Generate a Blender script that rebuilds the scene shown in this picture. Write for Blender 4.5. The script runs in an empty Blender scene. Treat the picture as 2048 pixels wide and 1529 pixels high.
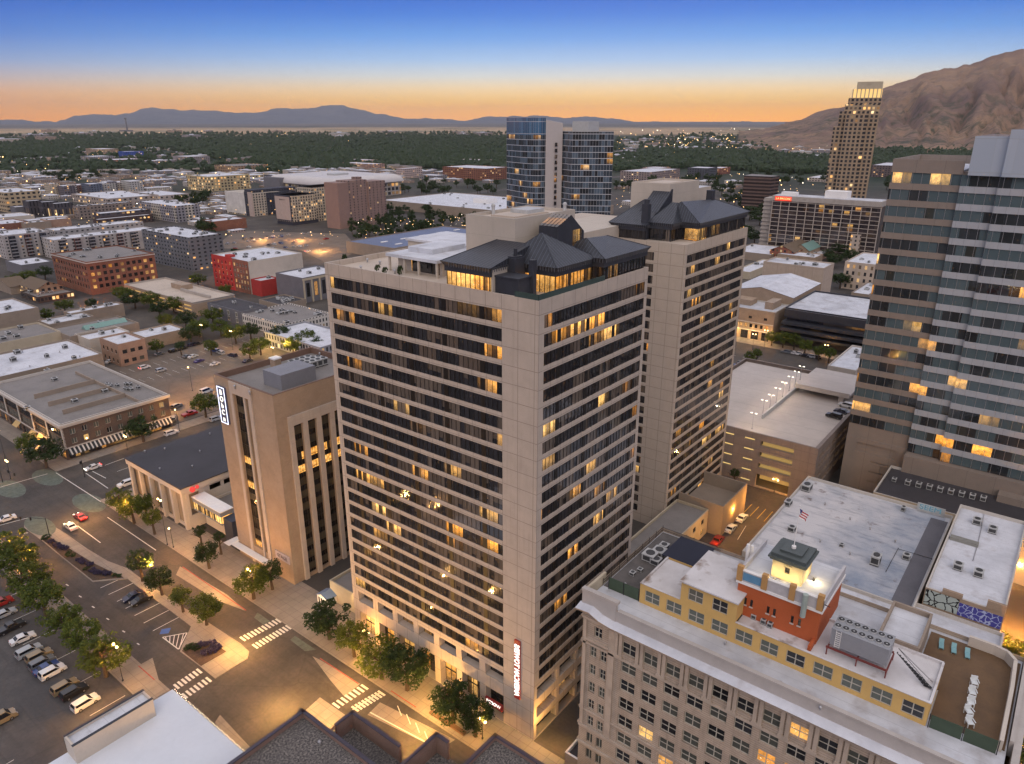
EXPOSURE = 0.3; SKY_STRENGTH = 1.0; HAZE = 1.8e-5
import bpy, math, random
import numpy as np
from mathutils import Vector, Matrix
random.seed(7)
SC = bpy.context.scene
COL = SC.collection
# ------------------------------------------------------------------ camera geometry (survey of the photograph)
FPX, PITCH, YAW, CH = 1460.16, math.radians(19.773), math.radians(38.241), 122.0
_fw = np.array([math.cos(YAW)*math.cos(PITCH), math.sin(YAW)*math.cos(PITCH), -math.sin(PITCH)])
_rt = np.array([math.sin(YAW), -math.cos(YAW), 0.0])
_up = np.cross(_rt, _fw)
def ray(x, y): return _fw + _rt*(x-1024)/FPX + _up*(764.5-y)/FPX
def at(x, y, z=0.0):
    d = ray(x, y); t = (z-CH)/d[2]; return (d[0]*t, d[1]*t, z)
def atu(x, y, u):
    d = ray(x, y); t = u/d[0]; return (u, d[1]*t, CH+d[2]*t)
def atv(x, y, v):
    d = ray(x, y); t = v/d[1]; return (d[0]*t, v, CH+d[2]*t)
def zat(x, y, P):
    d = ray(x, y); t = math.hypot(P[0], P[1])/math.hypot(d[0], d[1]); return CH+d[2]*t
def atd(x, y, D):
    d = ray(x, y); t = D/math.hypot(d[0], d[1]); return (d[0]*t, d[1]*t, CH+d[2]*t)
# ------------------------------------------------------------------ mesh builder
class MB:
    def __init__(s): s.v = []; s.f = []; s.m = []
    def quad(s, a, b, c, d, m=0):
        i = len(s.v); s.v += [a, b, c, d]; s.f.append((i, i+1, i+2, i+3)); s.m.append(m)
    def poly(s, pts, m=0):
        i = len(s.v); s.v += list(pts); s.f.append(tuple(range(i, i+len(pts)))); s.m.append(m)
    def box(s, x0, y0, z0, x1, y1, z1, m=0, mt=None, skip=''):
        if x0 > x1: x0, x1 = x1, x0
        if y0 > y1: y0, y1 = y1, y0
        if z0 > z1: z0, z1 = z1, z0
        i = len(s.v)
        s.v += [(x0,y0,z0),(x1,y0,z0),(x1,y1,z0),(x0,y1,z0),(x0,y0,z1),(x1,y0,z1),(x1,y1,z1),(x0,y1,z1)]
        mt = m if mt is None else mt
        for k, q, mm in (('b',(3,2,1,0),m),('t',(4,5,6,7),mt),('v',(0,1,5,4),m),('U',(1,2,6,5),m),('V',(2,3,7,6),m),('u',(3,0,4,7),m)):
            if k not in skip: s.f.append(tuple(i+j for j in q)); s.m.append(mm)
    def prism(s, pts, z0, z1, m=0, mt=None, bottom=True):
        n = len(pts); i = len(s.v)
        s.v += [(p[0], p[1], z0) for p in pts] + [(p[0], p[1], z1) for p in pts]
        for k in range(n):
            j = (k+1) % n; s.f.append((i+k, i+j, i+n+j, i+n+k)); s.m.append(m)
        s.f.append(tuple(i+n+k for k in range(n))); s.m.append(m if mt is None else mt)
        if bottom: s.f.append(tuple(i+n-1-k for k in range(n))); s.m.append(m)
    def cyl(s, x, y, z0, z1, r0, r1=None, n=10, m=0, cap=True):
        r1 = r0 if r1 is None else r1
        i = len(s.v)
        for r, z in ((r0, z0), (r1, z1)):
            s.v += [(x+r*math.cos(2*math.pi*k/n), y+r*math.sin(2*math.pi*k/n), z) for k in range(n)]
        for k in range(n):
            j = (k+1) % n; s.f.append((i+k, i+j, i+n+j, i+n+k)); s.m.append(m)
        if cap:
            s.f.append(tuple(i+n+k for k in range(n))); s.m.append(m)
            s.f.append(tuple(i+n-1-k for k in range(n))); s.m.append(m)
    def tube(s, p, q, r, n=6, m=0, r2=None):
        p, q = Vector(p), Vector(q); d = q-p
        if d.length < 1e-6: return
        a = d.orthogonal().normalized(); b = d.normalized().cross(a); i = len(s.v); r2 = r if r2 is None else r2
        for c, rr in ((p, r), (q, r2)):
            s.v += [tuple(c + a*rr*math.cos(2*math.pi*k/n) + b*rr*math.sin(2*math.pi*k/n)) for k in range(n)]
        for k in range(n):
            j = (k+1) % n; s.f.append((i+k, i+j, i+n+j, i+n+k)); s.m.append(m)
        s.f.append(tuple(i+n+k for k in range(n))); s.m.append(m)
        s.f.append(tuple(i+n-1-k for k in range(n))); s.m.append(m)
    def ball(s, c, r, m=0, nu=10, nv=6, sz=1.0):
        i = len(s.v)
        for a in range(nv+1):
            t = math.pi*a/nv
            for b in range(nu):
                p = 2*math.pi*b/nu
                s.v.append((c[0]+r*math.sin(t)*math.cos(p), c[1]+r*math.sin(t)*math.sin(p), c[2]-r*sz*math.cos(t)))
        for a in range(nv):
            for b in range(nu):
                b2 = (b+1) % nu
                s.f.append((i+a*nu+b, i+a*nu+b2, i+(a+1)*nu+b2, i+(a+1)*nu+b)); s.m.append(m)
    # wall plane with rectangular openings: axis 'u' faces -u, 'v' faces -v ; rects (h0,h1,z0,z1)
    def wall(s, axis, pl, h0, h1, z0, z1, rects=(), depth=0.3, m=0, mr=None):
        mr = m if mr is None else mr
        hs = sorted({h0, h1, *[r[0] for r in rects], *[r[1] for r in rects]})
        zs = sorted({z0, z1, *[r[2] for r in rects], *[r[3] for r in rects]})
        hs = [h for h in hs if h0-1e-6 <= h <= h1+1e-6]; zs = [z for z in zs if z0-1e-6 <= z <= z1+1e-6]
        P = (lambda h, z, d=0: (pl+d, h, z)) if axis == 'u' else (lambda h, z, d=0: (h, pl+d, z))
        fl = axis == 'u'
        def q(a, b, c, d, mm):
            s.quad(*((d, c, b, a) if fl else (a, b, c, d)), mm)
        for zi in range(len(zs)-1):
            zc = (zs[zi]+zs[zi+1])/2
            run = None
            row = [r for r in rects if r[2] < zc < r[3]]
            for hi in range(len(hs)-1):
                hc = (hs[hi]+hs[hi+1])/2
                op = any(r[0] < hc < r[1] for r in row)
                if not op and run is None: run = hs[hi]
                if op and run is not None:
                    q(P(run, zs[zi]), P(hs[hi], zs[zi]), P(hs[hi], zs[zi+1]), P(run, zs[zi+1]), m); run = None
            if run is not None:
                q(P(run, zs[zi]), P(hs[-1], zs[zi]), P(hs[-1], zs[zi+1]), P(run, zs[zi+1]), m)
        for a, b, c, d in rects:
            q(P(a,c), P(a,d), P(a,d,depth), P(a,c,depth), mr); q(P(b,d), P(b,c), P(b,c,depth), P(b,d,depth), mr)
            q(P(b,c), P(a,c), P(a,c,depth), P(b,c,depth), mr); q(P(a,d), P(b,d), P(b,d,depth), P(a,d,depth), mr)
    def build(s, name, mats, parent=None, origin=None, smooth=False):
        me = bpy.data.meshes.new(name)
        o = origin
        if o is None and parent is not None: o = ORG.get(parent.name, (0,0,0))
        if o is None: o = (0,0,0)
        if not isinstance(mats, (list, tuple)): mats = [mats]
        if s.v:
            vv = np.array(s.v, dtype=np.float64) - np.array(o)
            me.from_pydata(vv.tolist(), [], s.f)
        for mt in mats: me.materials.append(mt)
        if len(mats) > 1: me.polygons.foreach_set('material_index', s.m)
        if smooth: me.polygons.foreach_set('use_smooth', [True]*len(me.polygons))
        me.update()
        ob = bpy.data.objects.new(name, me); COL.objects.link(ob)
        if parent is not None:
            ob.parent = parent; ORG[ob.name] = ORG.get(parent.name, (0,0,0))
            if origin is not None:
                po = ORG.get(parent.name, (0,0,0)); ob.location = (o[0]-po[0], o[1]-po[1], o[2]-po[2]); ORG[ob.name] = o
        else:
            ob.location = o; ORG[ob.name] = o
        return ob
ORG = {}
def tag(o, label=None, cat=None, group=None, kind=None):
    if label: o['label'] = label
    if cat: o['category'] = cat
    if group: o['group'] = group
    if kind: o['kind'] = kind
    return o
def thing(name, label, cat, loc=(0,0,0), group=None, rz=0):
    o = bpy.data.objects.new(name, None); COL.objects.link(o); o.location = loc; o.rotation_euler = (0,0,rz)
    o.empty_display_size = 0.5
    ORG[o.name] = tuple(loc)
    return tag(o, label, cat, group)
def place(mesh, name, parent, loc, rz=0, scale=None):          # one more object on a shared mesh
    o = bpy.data.objects.new(name, mesh); COL.objects.link(o)
    if parent is not None:
        o.parent = parent; po = ORG.get(parent.name, (0,0,0)); loc = (loc[0]-po[0], loc[1]-po[1], loc[2]-po[2])
    o.location = loc; o.rotation_euler = (0,0,rz)
    if scale: o.scale = scale
    return o
def copy_thing(root, loc, rz=None, label=None, group=None, scale=None):
    r = root.copy(); COL.objects.link(r); r.location = loc; ORG[r.name] = tuple(loc)
    if rz is not None: r.rotation_euler = (0,0,rz)
    if label: r['label'] = label
    if group: r['group'] = group
    if scale: r.scale = (scale,)*3
    for ch in root.children:
        c = ch.copy(); COL.objects.link(c); c.parent = r
        for g in ch.children:
            d = g.copy(); COL.objects.link(d); d.parent = c
    return r
# ------------------------------------------------------------------ materials
class NT:
    def __init__(s, name):
        s.mat = bpy.data.materials.new(name); s.mat.use_nodes = True
        s.t = s.mat.node_tree; s.b = s.t.nodes['Principled BSDF']; s.out = s.t.nodes['Material Output']
    def n(s, typ, **kw):
        nd = s.t.nodes.new('ShaderNode'+typ)
        for k, v in kw.items():
            if k.startswith('i_'): nd.inputs[int(k[2:]) if k[2:].isdigit() else k[2:]].default_value = v
            else: setattr(nd, k, v)
        return nd
    def L(s, a, b): s.t.links.new(a, b)
    def setin(s, sock, v):
        if isinstance(v, (int, float)): sock.default_value = v
        elif isinstance(v, tuple): sock.default_value = v if len(v) == 4 or sock.type == 'VECTOR' else (*v, 1)
        else: s.L(v, sock)
    def m(s, op, a, b=0.0, c=None):
        nd = s.n('Math', operation=op); s.setin(nd.inputs[0], a); s.setin(nd.inputs[1], b)
        if c is not None: s.setin(nd.inputs[2], c)
        return nd.outputs[0]
    def mix(s, f, a, b, mode='MIX'):
        nd = s.n('Mix', data_type='RGBA', blend_type=mode, clamp_factor=True)
        s.setin(nd.inputs[0], f); s.setin(nd.inputs[6], a); s.setin(nd.inputs[7], b)
        return nd.outputs[2]
    def noise(s, vec, scale, detail=3, rough=0.55):
        nd = s.n('TexNoise'); nd.inputs['Scale'].default_value = scale; nd.inputs['Detail'].default_value = detail
        nd.inputs['Roughness'].default_value = rough
        if vec is not None: s.L(vec, nd.inputs['Vector'])
        return nd.outputs[0]
    def ramp(s, f, stops):
        nd = s.n('ValToRGB'); r = nd.color_ramp
        while len(r.elements) < len(stops): r.elements.new(0.5)
        for e, (p, c) in zip(r.elements, stops): e.position = p; e.color = (*c, 1) if len(c) == 3 else c
        s.setin(nd.inputs[0], f); return nd.outputs[0]
    def map(s, f, a, b, c=0.0, d=1.0):
        nd = s.n('MapRange'); s.setin(nd.inputs[0], f)
        for k, v in zip((1,2,3,4), (a,b,c,d)): s.setin(nd.inputs[k], v)
        return nd.outputs[0]
    def pos(s):
        return s.n('NewGeometry').outputs['Position']
    def obj(s): return s.n('TexCoord').outputs['Object']
    def sep(s, v):
        nd = s.n('SeparateXYZ'); s.L(v, nd.inputs[0]); return nd.outputs
    def comb(s, x, y, z):
        nd = s.n('CombineXYZ')
        for i, v in enumerate((x, y, z)): s.setin(nd.inputs[i], v)
        return nd.outputs[0]
    def white(s, v):
        nd = s.n('TexWhiteNoise', noise_dimensions='3D'); s.L(v, nd.inputs[0]); return nd.outputs
    def bump(s, h, st, dist):
        nd = s.n('Bump'); nd.inputs['Strength'].default_value = st; nd.inputs['Distance'].default_value = dist
        s.L(h, nd.inputs['Height']); s.L(nd.outputs[0], s.b.inputs['Normal'])
    def base(s, c): s.setin(s.b.inputs['Base Color'], c)
    def rough(s, r): s.setin(s.b.inputs['Roughness'], r)
    def emit(s, c, st): s.setin(s.b.inputs['Emission Color'], c); s.setin(s.b.inputs['Emission Strength'], st)
    def spec(s, v): s.setin(s.b.inputs['Specular IOR Level'], v)
def srgb(r, g, b):
    f = lambda c: (c/255/12.92) if c/255 <= 0.04045 else ((c/255+0.055)/1.055)**2.4
    return (f(r), f(g), f(b))
_mc = {}
def plain(name, col, rough=0.7, var=0.15, scale=0.6, metal=0.0, dirt=0.0, spec=0.4, bump=0.0):
    key = ('plain', name)
    if key in _mc: return _mc[key]
    t = NT(name); p = t.pos()
    n1 = t.noise(p, scale, 4); n2 = t.noise(p, scale*9, 3)
    f = t.m('ADD', t.m('MULTIPLY', n1, 0.65), t.m('MULTIPLY', n2, 0.35))
    lo = tuple(c*(1-var) for c in col); hi = tuple(min(1, c*(1+var)) for c in col)
    c = t.ramp(f, [(0.32, lo), (0.68, hi)])
    if dirt:
        d = t.map(t.noise(p, scale*0.35, 6, 0.7), 0.5, 0.72); c = t.mix(t.m('MULTIPLY', d, dirt), c, tuple(v*0.45 for v in col))
    t.base(c); t.rough(rough); t.b.inputs['Metallic'].default_value = metal; t.spec(spec)
    if bump: t.bump(n2, bump, 0.05)
    _mc[key] = t.mat; return t.mat
def glow(name, col, st):
    key = ('glow', name)
    if key in _mc: return _mc[key]
    t = NT(name); t.base((0.02,0.02,0.02)); t.emit(col, st); _mc[key] = t.mat; return t.mat
def face_h(t):      # horizontal running coordinate along a wall, whatever way it faces, and height
    g = t.n('NewGeometry'); x, y, z = t.sep(g.outputs['Position']); nx, ny, nz = t.sep(g.outputs['Normal'])
    fx = t.m('GREATER_THAN', t.m('ABSOLUTE', nx), 0.7)
    h = t.m('ADD', t.m('MULTIPLY', y, fx), t.m('MULTIPLY', x, t.m('SUBTRACT', 1.0, fx)))
    return h, z, fx
WARM = (1.0, 0.52, 0.13)
def lit_inside(t, pos, seed, scale=1.6, fz=None, r=None):    # what shows in a lit room: a bright upper wall and lamps, dark furniture low down
    nz = t.noise(pos, scale*0.55, 2, 0.5); n2 = t.noise(pos, scale*2.4, 3, 0.6)
    if fz is None: fz = 0.6
    up = t.map(fz, 0.15, 0.75, 0.28, 1.0)
    furn = t.m('MULTIPLY', t.map(n2, 0.50, 0.58), t.map(fz, 0.75, 0.35))
    lampspot = t.map(n2, 0.64, 0.70)
    v = t.m('MULTIPLY', t.m('MULTIPLY', up, t.map(nz, 0.3, 0.7, 0.45, 1.15)), t.m('SUBTRACT', 1.0, t.m('MULTIPLY', furn, 0.8)))
    c1 = t.mix(r if r is not None else t.map(nz, 0.35, 0.65), (1.0,0.36,0.035), (1.0,0.56,0.16))
    c = t.mix(v, (0.02,0.008,0.002), c1); return t.mix(t.m('MULTIPLY', lampspot, 0.8), c, (1.3,0.95,0.55))
def band_glass(name, pw, fh, p_lit, room=4, strength=1.3, dark=(0.012,0.012,0.014), curtain=(0.16,0.13,0.105), curt_p=0.35, rough=0.06, tint=None, z0=0.0, hoff=0.0, blueish=0.0):
    t = NT(name); h, z, fx = face_h(t); g = t.n('NewGeometry').outputs['Position']
    h = t.m('ADD', h, hoff)
    ci = t.m('FLOOR', t.m('DIVIDE', h, pw)); fl = t.m('FLOOR', t.m('DIVIDE', t.m('SUBTRACT', z, z0), fh)); ri = t.m('FLOOR', t.m('DIVIDE', h, pw*room))
    wr = t.white(t.comb(ri, fl, fx)); wp = t.white(t.comb(ci, fl, t.m('ADD', fx, 7.3)))
    litroom = t.m('GREATER_THAN', wr[0], 1-p_lit); some = t.map(wp[0], 0.2, 0.6, 0.06, 1.0)
    lit = t.m('MULTIPLY', litroom, some)
    curt = t.m('GREATER_THAN', t.m('ADD', t.m('MULTIPLY', t.sep(wr[1])[1], 0.7), t.m('MULTIPLY', t.sep(wp[1])[1], 0.3)), 1-curt_p)
    fzz = t.m('FRACT', t.m('DIVIDE', t.m('SUBTRACT', z, z0), fh))
    curt = t.m('MULTIPLY', curt, t.m('GREATER_THAN', fzz, t.m('MULTIPLY', t.m('GREATER_THAN', wp[0], 0.6), t.map(t.sep(wr[1])[0],0,1,0.1,0.75))))
    dk = t.mix(t.sep(wp[1])[2], dark, tuple(c*2.6 for c in dark))
    if blueish: dk = t.mix(t.m('MULTIPLY', t.m('GREATER_THAN', t.sep(wr[1])[2], 1-blueish), 0.85), dk, tint)
    cu = t.mix(t.m('MULTIPLY', t.sep(wp[1])[0], 0.6), curtain, tuple(c*0.35 for c in curtain))
    t.base(t.mix(curt, dk, cu)); t.rough(rough); t.spec(0.85)
    t.bump(t.noise(g, 0.45, 2), 0.12, 0.3)
    dim = t.map(wr[0], 1-p_lit, 1.0, 0.25, 1.0)
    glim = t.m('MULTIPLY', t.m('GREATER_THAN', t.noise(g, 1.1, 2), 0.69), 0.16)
    fzz = t.m('FRACT', t.m('DIVIDE', t.m('SUBTRACT', z, z0), fh))
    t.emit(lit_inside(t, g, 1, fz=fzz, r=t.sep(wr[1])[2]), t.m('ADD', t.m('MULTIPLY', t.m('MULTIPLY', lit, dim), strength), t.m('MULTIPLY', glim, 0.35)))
    return t.mat
def pane_glass(name, p_lit=0.15, strength=1.2, dark=(0.012,0.013,0.015), shade=(0.12,0.12,0.10), shade_p=0.4, rough=0.07):
    """one window: every window object is lit, curtained or dark by itself"""
    t = NT(name); r = t.n('ObjectInfo').outputs['Random']; p = t.pos()
    w = t.white(t.comb(r, 1.7, 0.3)); w2 = t.sep(w[1])
    lit = t.m('GREATER_THAN', w[0], 1-p_lit)
    t.base(t.mix(t.m('GREATER_THAN', w2[0], 1-shade_p), t.mix(w2[1], dark, tuple(c*3 for c in dark)), shade))
    t.rough(rough); t.spec(0.55)
    t.emit(lit_inside(t, p, 2, 1.3, r=w2[1]), t.m('MULTIPLY', lit, t.m('MULTIPLY', t.map(w2[2], 0, 1, 0.3, 1.0), strength)))
    return t.mat
def facade(name, wall, cw, ch, ww=0.55, wh=0.55, p_lit=0.2, glass=(0.02,0.022,0.026), strength=1.3, zo=0.0, var=0.12, strips=None, rough=0.8, lo=0.0):
    """wall with a regular window pattern, for buildings whose windows are a pixel or two"""
    t = NT(name); h, z, fx = face_h(t); p = t.pos()
    hc = t.m('DIVIDE', h, cw); zc = t.m('DIVIDE', t.m('SUBTRACT', z, zo), ch)
    fh_, fz = t.m('FRACT', hc), t.m('FRACT', zc)
    inh = t.m('LESS_THAN', t.m('ABSOLUTE', t.m('SUBTRACT', fh_, 0.5)), ww/2)
    inz = t.m('LESS_THAN', t.m('ABSOLUTE', t.m('SUBTRACT', fz, 0.5)), wh/2)
    nz = t.sep(t.n('NewGeometry').outputs['Normal'])[2]
    side = t.m('LESS_THAN', t.m('ABSOLUTE', nz), 0.5)
    win = t.m('MULTIPLY', t.m('MULTIPLY', inh, inz), side)
    w = t.white(t.comb(t.m('FLOOR', hc), t.m('FLOOR', zc), fx))
    lit = t.m('MULTIPLY', t.m('GREATER_THAN', w[0], 1-p_lit), win)
    n1 = t.noise(p, 0.15, 4)
    wl = t.ramp(n1, [(0.3, tuple(c*(1-var) for c in wall)), (0.7, tuple(min(1,c*(1+var)) for c in wall))])
    if strips:
        sw = t.m('GREATER_THAN', t.white(t.comb(t.m('FLOOR', t.m('DIVIDE', h, strips[0])), fx, 3.0))[0], 0.55)
        wl = t.mix(sw, wl, strips[1])
    t.base(t.mix(win, wl, t.mix(t.sep(w[1])[0], glass, tuple(c*2.5 for c in glass))))
    t.rough(t.mix(win, (rough,)*3, (0.12,)*3)); t.spec(0.4)
    t.emit(t.mix(t.sep(w[1])[1], (1.0,0.45,0.11), (1.0,0.70,0.34)), t.m('MULTIPLY', lit, t.m('MULTIPLY', t.m('POWER', t.sep(w[1])[2], 1.8), strength)))
    t.bump(t.m('SUBTRACT', 1.0, win), 0.35, 0.3)
    return t.mat
def brick(name, c1, c2, mortar, scale=1.0, rough=0.85):
    t = NT(name); h, z, fx = face_h(t)
    b = t.n('TexBrick'); b.inputs['Scale'].default_value = 1.0
    b.inputs['Brick Width'].default_value = 0.44*scale; b.inputs['Row Height'].default_value = 0.15*scale; b.inputs['Mortar Size'].default_value = 0.02*scale
    b.inputs['Color1'].default_value = (*c1,1); b.inputs['Color2'].default_value = (*c2,1); b.inputs['Mortar'].default_value = (*mortar,1)
    t.L(t.comb(h, z, 0.0), b.inputs['Vector'])
    n = t.noise(t.pos(), 0.25, 5, 0.65)
    t.base(t.mix(t.map(n, 0.35, 0.75, 0.0, 0.5), b.outputs[0], tuple(c*0.6 for c in c1))); t.rough(rough); t.spec(0.25)
    return t.mat
def panel(name, col, pw, ph, groove=0.04, dark=0.6, z0=0.0, h0=0.0, rough=0.75, var=0.07, stain=0.25):
    """precast or stone with real joint lines"""
    t = NT(name); h, z, fx = face_h(t); p = t.pos()
    a = t.m('ABSOLUTE', t.m('SUBTRACT', t.m('FRACT', t.m('DIVIDE', t.m('SUBTRACT', h, h0), pw)), 0.5))
    b = t.m('ABSOLUTE', t.m('SUBTRACT', t.m('FRACT', t.m('DIVIDE', t.m('SUBTRACT', z, z0), ph)), 0.5))
    j = t.m('MAXIMUM', t.m('GREATER_THAN', a, 0.5-groove/pw/2), t.m('GREATER_THAN', b, 0.5-groove/ph/2))
    n = t.noise(p, 0.35, 5, 0.6); s2 = t.noise(t.comb(t.m('MULTIPLY', h, 1.3), t.m('MULTIPLY', z, 0.07), fx), 1.0, 3)
    c = t.ramp(n, [(0.3, tuple(v*(1-var) for v in col)), (0.7, tuple(min(1,v*(1+var)) for v in col))])
    c = t.mix(t.map(s2, 0.52, 0.75, 0.0, stain), c, tuple(v*0.55 for v in col))
    t.base(t.mix(j, c, tuple(v*dark for v in col))); t.rough(rough); t.spec(0.3)
    return t.mat
def roofing(name, col, stain=(0.2,0.2,0.22), amount=0.35, scale=0.12, seam=0.0, rough=0.75, brown=0.0):
    t = NT(name); p = t.pos()
    n = t.noise(p, scale, 6, 0.62); n2 = t.noise(p, scale*7, 4); n3 = t.noise(p, 3.0, 2)
    c = t.mix(t.map(n, 0.42, 0.72, 0.0, amount), col, stain)
    c = t.mix(t.map(n2, 0.45, 0.75, 0.0, amount*0.6), c, tuple(v*0.7 for v in col))
    if brown: c = t.mix(t.map(t.noise(p, scale*2.3, 5), 0.56, 0.7, 0.0, brown), c, (0.16,0.10,0.06))
    c = t.mix(t.map(n3, 0.3, 0.7, 0.0, 0.12), c, tuple(v*0.75 for v in col))
    if seam:
        x, y, z = t.sep(p)
        s = t.m('LESS_THAN', t.m('FRACT', t.m('DIVIDE', x, seam)), 0.03); c = t.mix(t.m('MULTIPLY', s, 0.5), c, tuple(v*0.55 for v in col))
    t.base(c); t.rough(rough); t.spec(0.3)
    return t.mat
def standing_seam(name, col, step=0.55):
    t = NT(name); h, z, fx = face_h(t); g = t.n('NewGeometry'); nx, ny, nz = t.sep(g.outputs['Normal']); x, y, zz = t.sep(g.outputs['Position'])
    ux = t.m('GREATER_THAN', t.m('ABSOLUTE', nx), t.m('ABSOLUTE', ny))
    hh = t.m('ADD', t.m('MULTIPLY', y, ux), t.m('MULTIPLY', x, t.m('SUBTRACT', 1.0, ux)))
    f = t.m('ABSOLUTE', t.m('SUBTRACT', t.m('FRACT', t.m('DIVIDE', hh, step)), 0.5))
    s = t.m('GREATER_THAN', f, 0.42)
    n = t.noise(t.pos(), 0.6, 4)
    c = t.ramp(n, [(0.3, tuple(v*0.8 for v in col)), (0.7, tuple(v*1.25 for v in col))])
    t.base(t.mix(s, c, tuple(v*2.6 for v in col))); t.rough(0.42); t.b.inputs['Metallic'].default_value = 0.35
    t.bump(s, 0.8, 0.08)
    return t.mat
# ------------------------------------------------------------------ camera, sky, light
cam = bpy.data.cameras.new('camera'); cob = bpy.data.objects.new('camera', cam); COL.objects.link(cob)
cam.sensor_width = 36; cam.lens = FPX/2048*36; cam.clip_start = 1; cam.clip_end = 200000
cob.location = (0, 0, CH)
cob.matrix_world = Matrix((( _rt[0], _up[0], -_fw[0], 0), (_rt[1], _up[1], -_fw[1], 0), (_rt[2], _up[2], -_fw[2], CH), (0,0,0,1)))
SC.camera = cob
SC.view_settings.view_transform = 'Standard'; SC.view_settings.look = 'None'; SC.view_settings.exposure = EXPOSURE; SC.view_settings.gamma = 1
SC.view_settings.use_curve_mapping = False
SC.render.engine = 'CYCLES'
cy = SC.cycles
cy.use_denoising = True; cy.use_adaptive_sampling = True; cy.adaptive_threshold = 0.02; cy.adaptive_min_samples = 16
try: cy.denoiser = 'OPENIMAGEDENOISE'
except Exception: pass
cy.max_bounces = 6; cy.diffuse_bounces = 3; cy.glossy_bounces = 3; cy.transmission_bounces = 3; cy.transparent_max_bounces = 6; cy.volume_bounces = 0
cy.sample_clamp_indirect = 4.0; cy.use_light_tree = True; cy.caustics_reflective = False; cy.caustics_refractive = False
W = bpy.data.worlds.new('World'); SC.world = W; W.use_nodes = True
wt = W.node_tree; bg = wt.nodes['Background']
def wn(t, **k):
    nd = wt.nodes.new('ShaderNode'+t)
    for a, b in k.items(): setattr(nd, a, b)
    return nd
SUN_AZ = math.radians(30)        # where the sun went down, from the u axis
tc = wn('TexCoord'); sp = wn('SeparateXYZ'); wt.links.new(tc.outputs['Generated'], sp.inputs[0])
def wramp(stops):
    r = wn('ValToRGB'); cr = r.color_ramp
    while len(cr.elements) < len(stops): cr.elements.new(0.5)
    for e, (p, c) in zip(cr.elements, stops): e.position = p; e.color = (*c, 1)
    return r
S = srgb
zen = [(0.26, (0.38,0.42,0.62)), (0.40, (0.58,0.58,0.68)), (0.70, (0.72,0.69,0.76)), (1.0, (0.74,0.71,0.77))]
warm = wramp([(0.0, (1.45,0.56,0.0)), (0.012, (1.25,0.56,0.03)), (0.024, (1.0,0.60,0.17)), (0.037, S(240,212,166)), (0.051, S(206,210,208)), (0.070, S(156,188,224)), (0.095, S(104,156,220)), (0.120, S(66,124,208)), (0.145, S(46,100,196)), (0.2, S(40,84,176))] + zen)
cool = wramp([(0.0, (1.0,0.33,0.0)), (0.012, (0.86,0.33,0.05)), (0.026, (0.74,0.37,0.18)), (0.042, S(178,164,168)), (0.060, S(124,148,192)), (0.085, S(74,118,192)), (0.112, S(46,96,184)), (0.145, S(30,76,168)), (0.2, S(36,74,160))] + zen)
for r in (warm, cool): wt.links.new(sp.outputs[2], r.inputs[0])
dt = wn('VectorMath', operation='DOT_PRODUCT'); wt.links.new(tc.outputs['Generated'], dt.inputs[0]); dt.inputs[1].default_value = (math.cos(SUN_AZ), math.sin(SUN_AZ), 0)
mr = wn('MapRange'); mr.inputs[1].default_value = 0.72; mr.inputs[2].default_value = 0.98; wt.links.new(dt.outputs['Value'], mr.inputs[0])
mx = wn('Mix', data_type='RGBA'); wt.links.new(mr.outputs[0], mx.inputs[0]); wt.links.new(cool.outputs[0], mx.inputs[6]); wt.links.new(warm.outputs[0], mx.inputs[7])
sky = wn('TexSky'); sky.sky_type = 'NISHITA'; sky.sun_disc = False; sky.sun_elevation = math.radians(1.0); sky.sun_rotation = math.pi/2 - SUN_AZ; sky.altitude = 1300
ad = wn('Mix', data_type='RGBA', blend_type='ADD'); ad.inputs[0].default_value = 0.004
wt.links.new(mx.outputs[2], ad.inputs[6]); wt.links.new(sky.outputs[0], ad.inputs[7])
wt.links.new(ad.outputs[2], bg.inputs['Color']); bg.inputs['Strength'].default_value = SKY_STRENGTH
W.cycles.sampling_method = 'AUTOMATIC'
# added fill from behind the camera to brighten the facades: a soft sun lamp
sl = bpy.data.lights.new('sun', 'SUN'); so = bpy.data.objects.new('sun', sl); COL.objects.link(so)
sl.energy = 1.0; sl.angle = math.radians(55); sl.color = (1.0, 0.80, 0.62)
so.rotation_euler = Vector((-0.72, -0.55, 0.55)).to_track_quat('Z', 'Y').to_euler()
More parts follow.
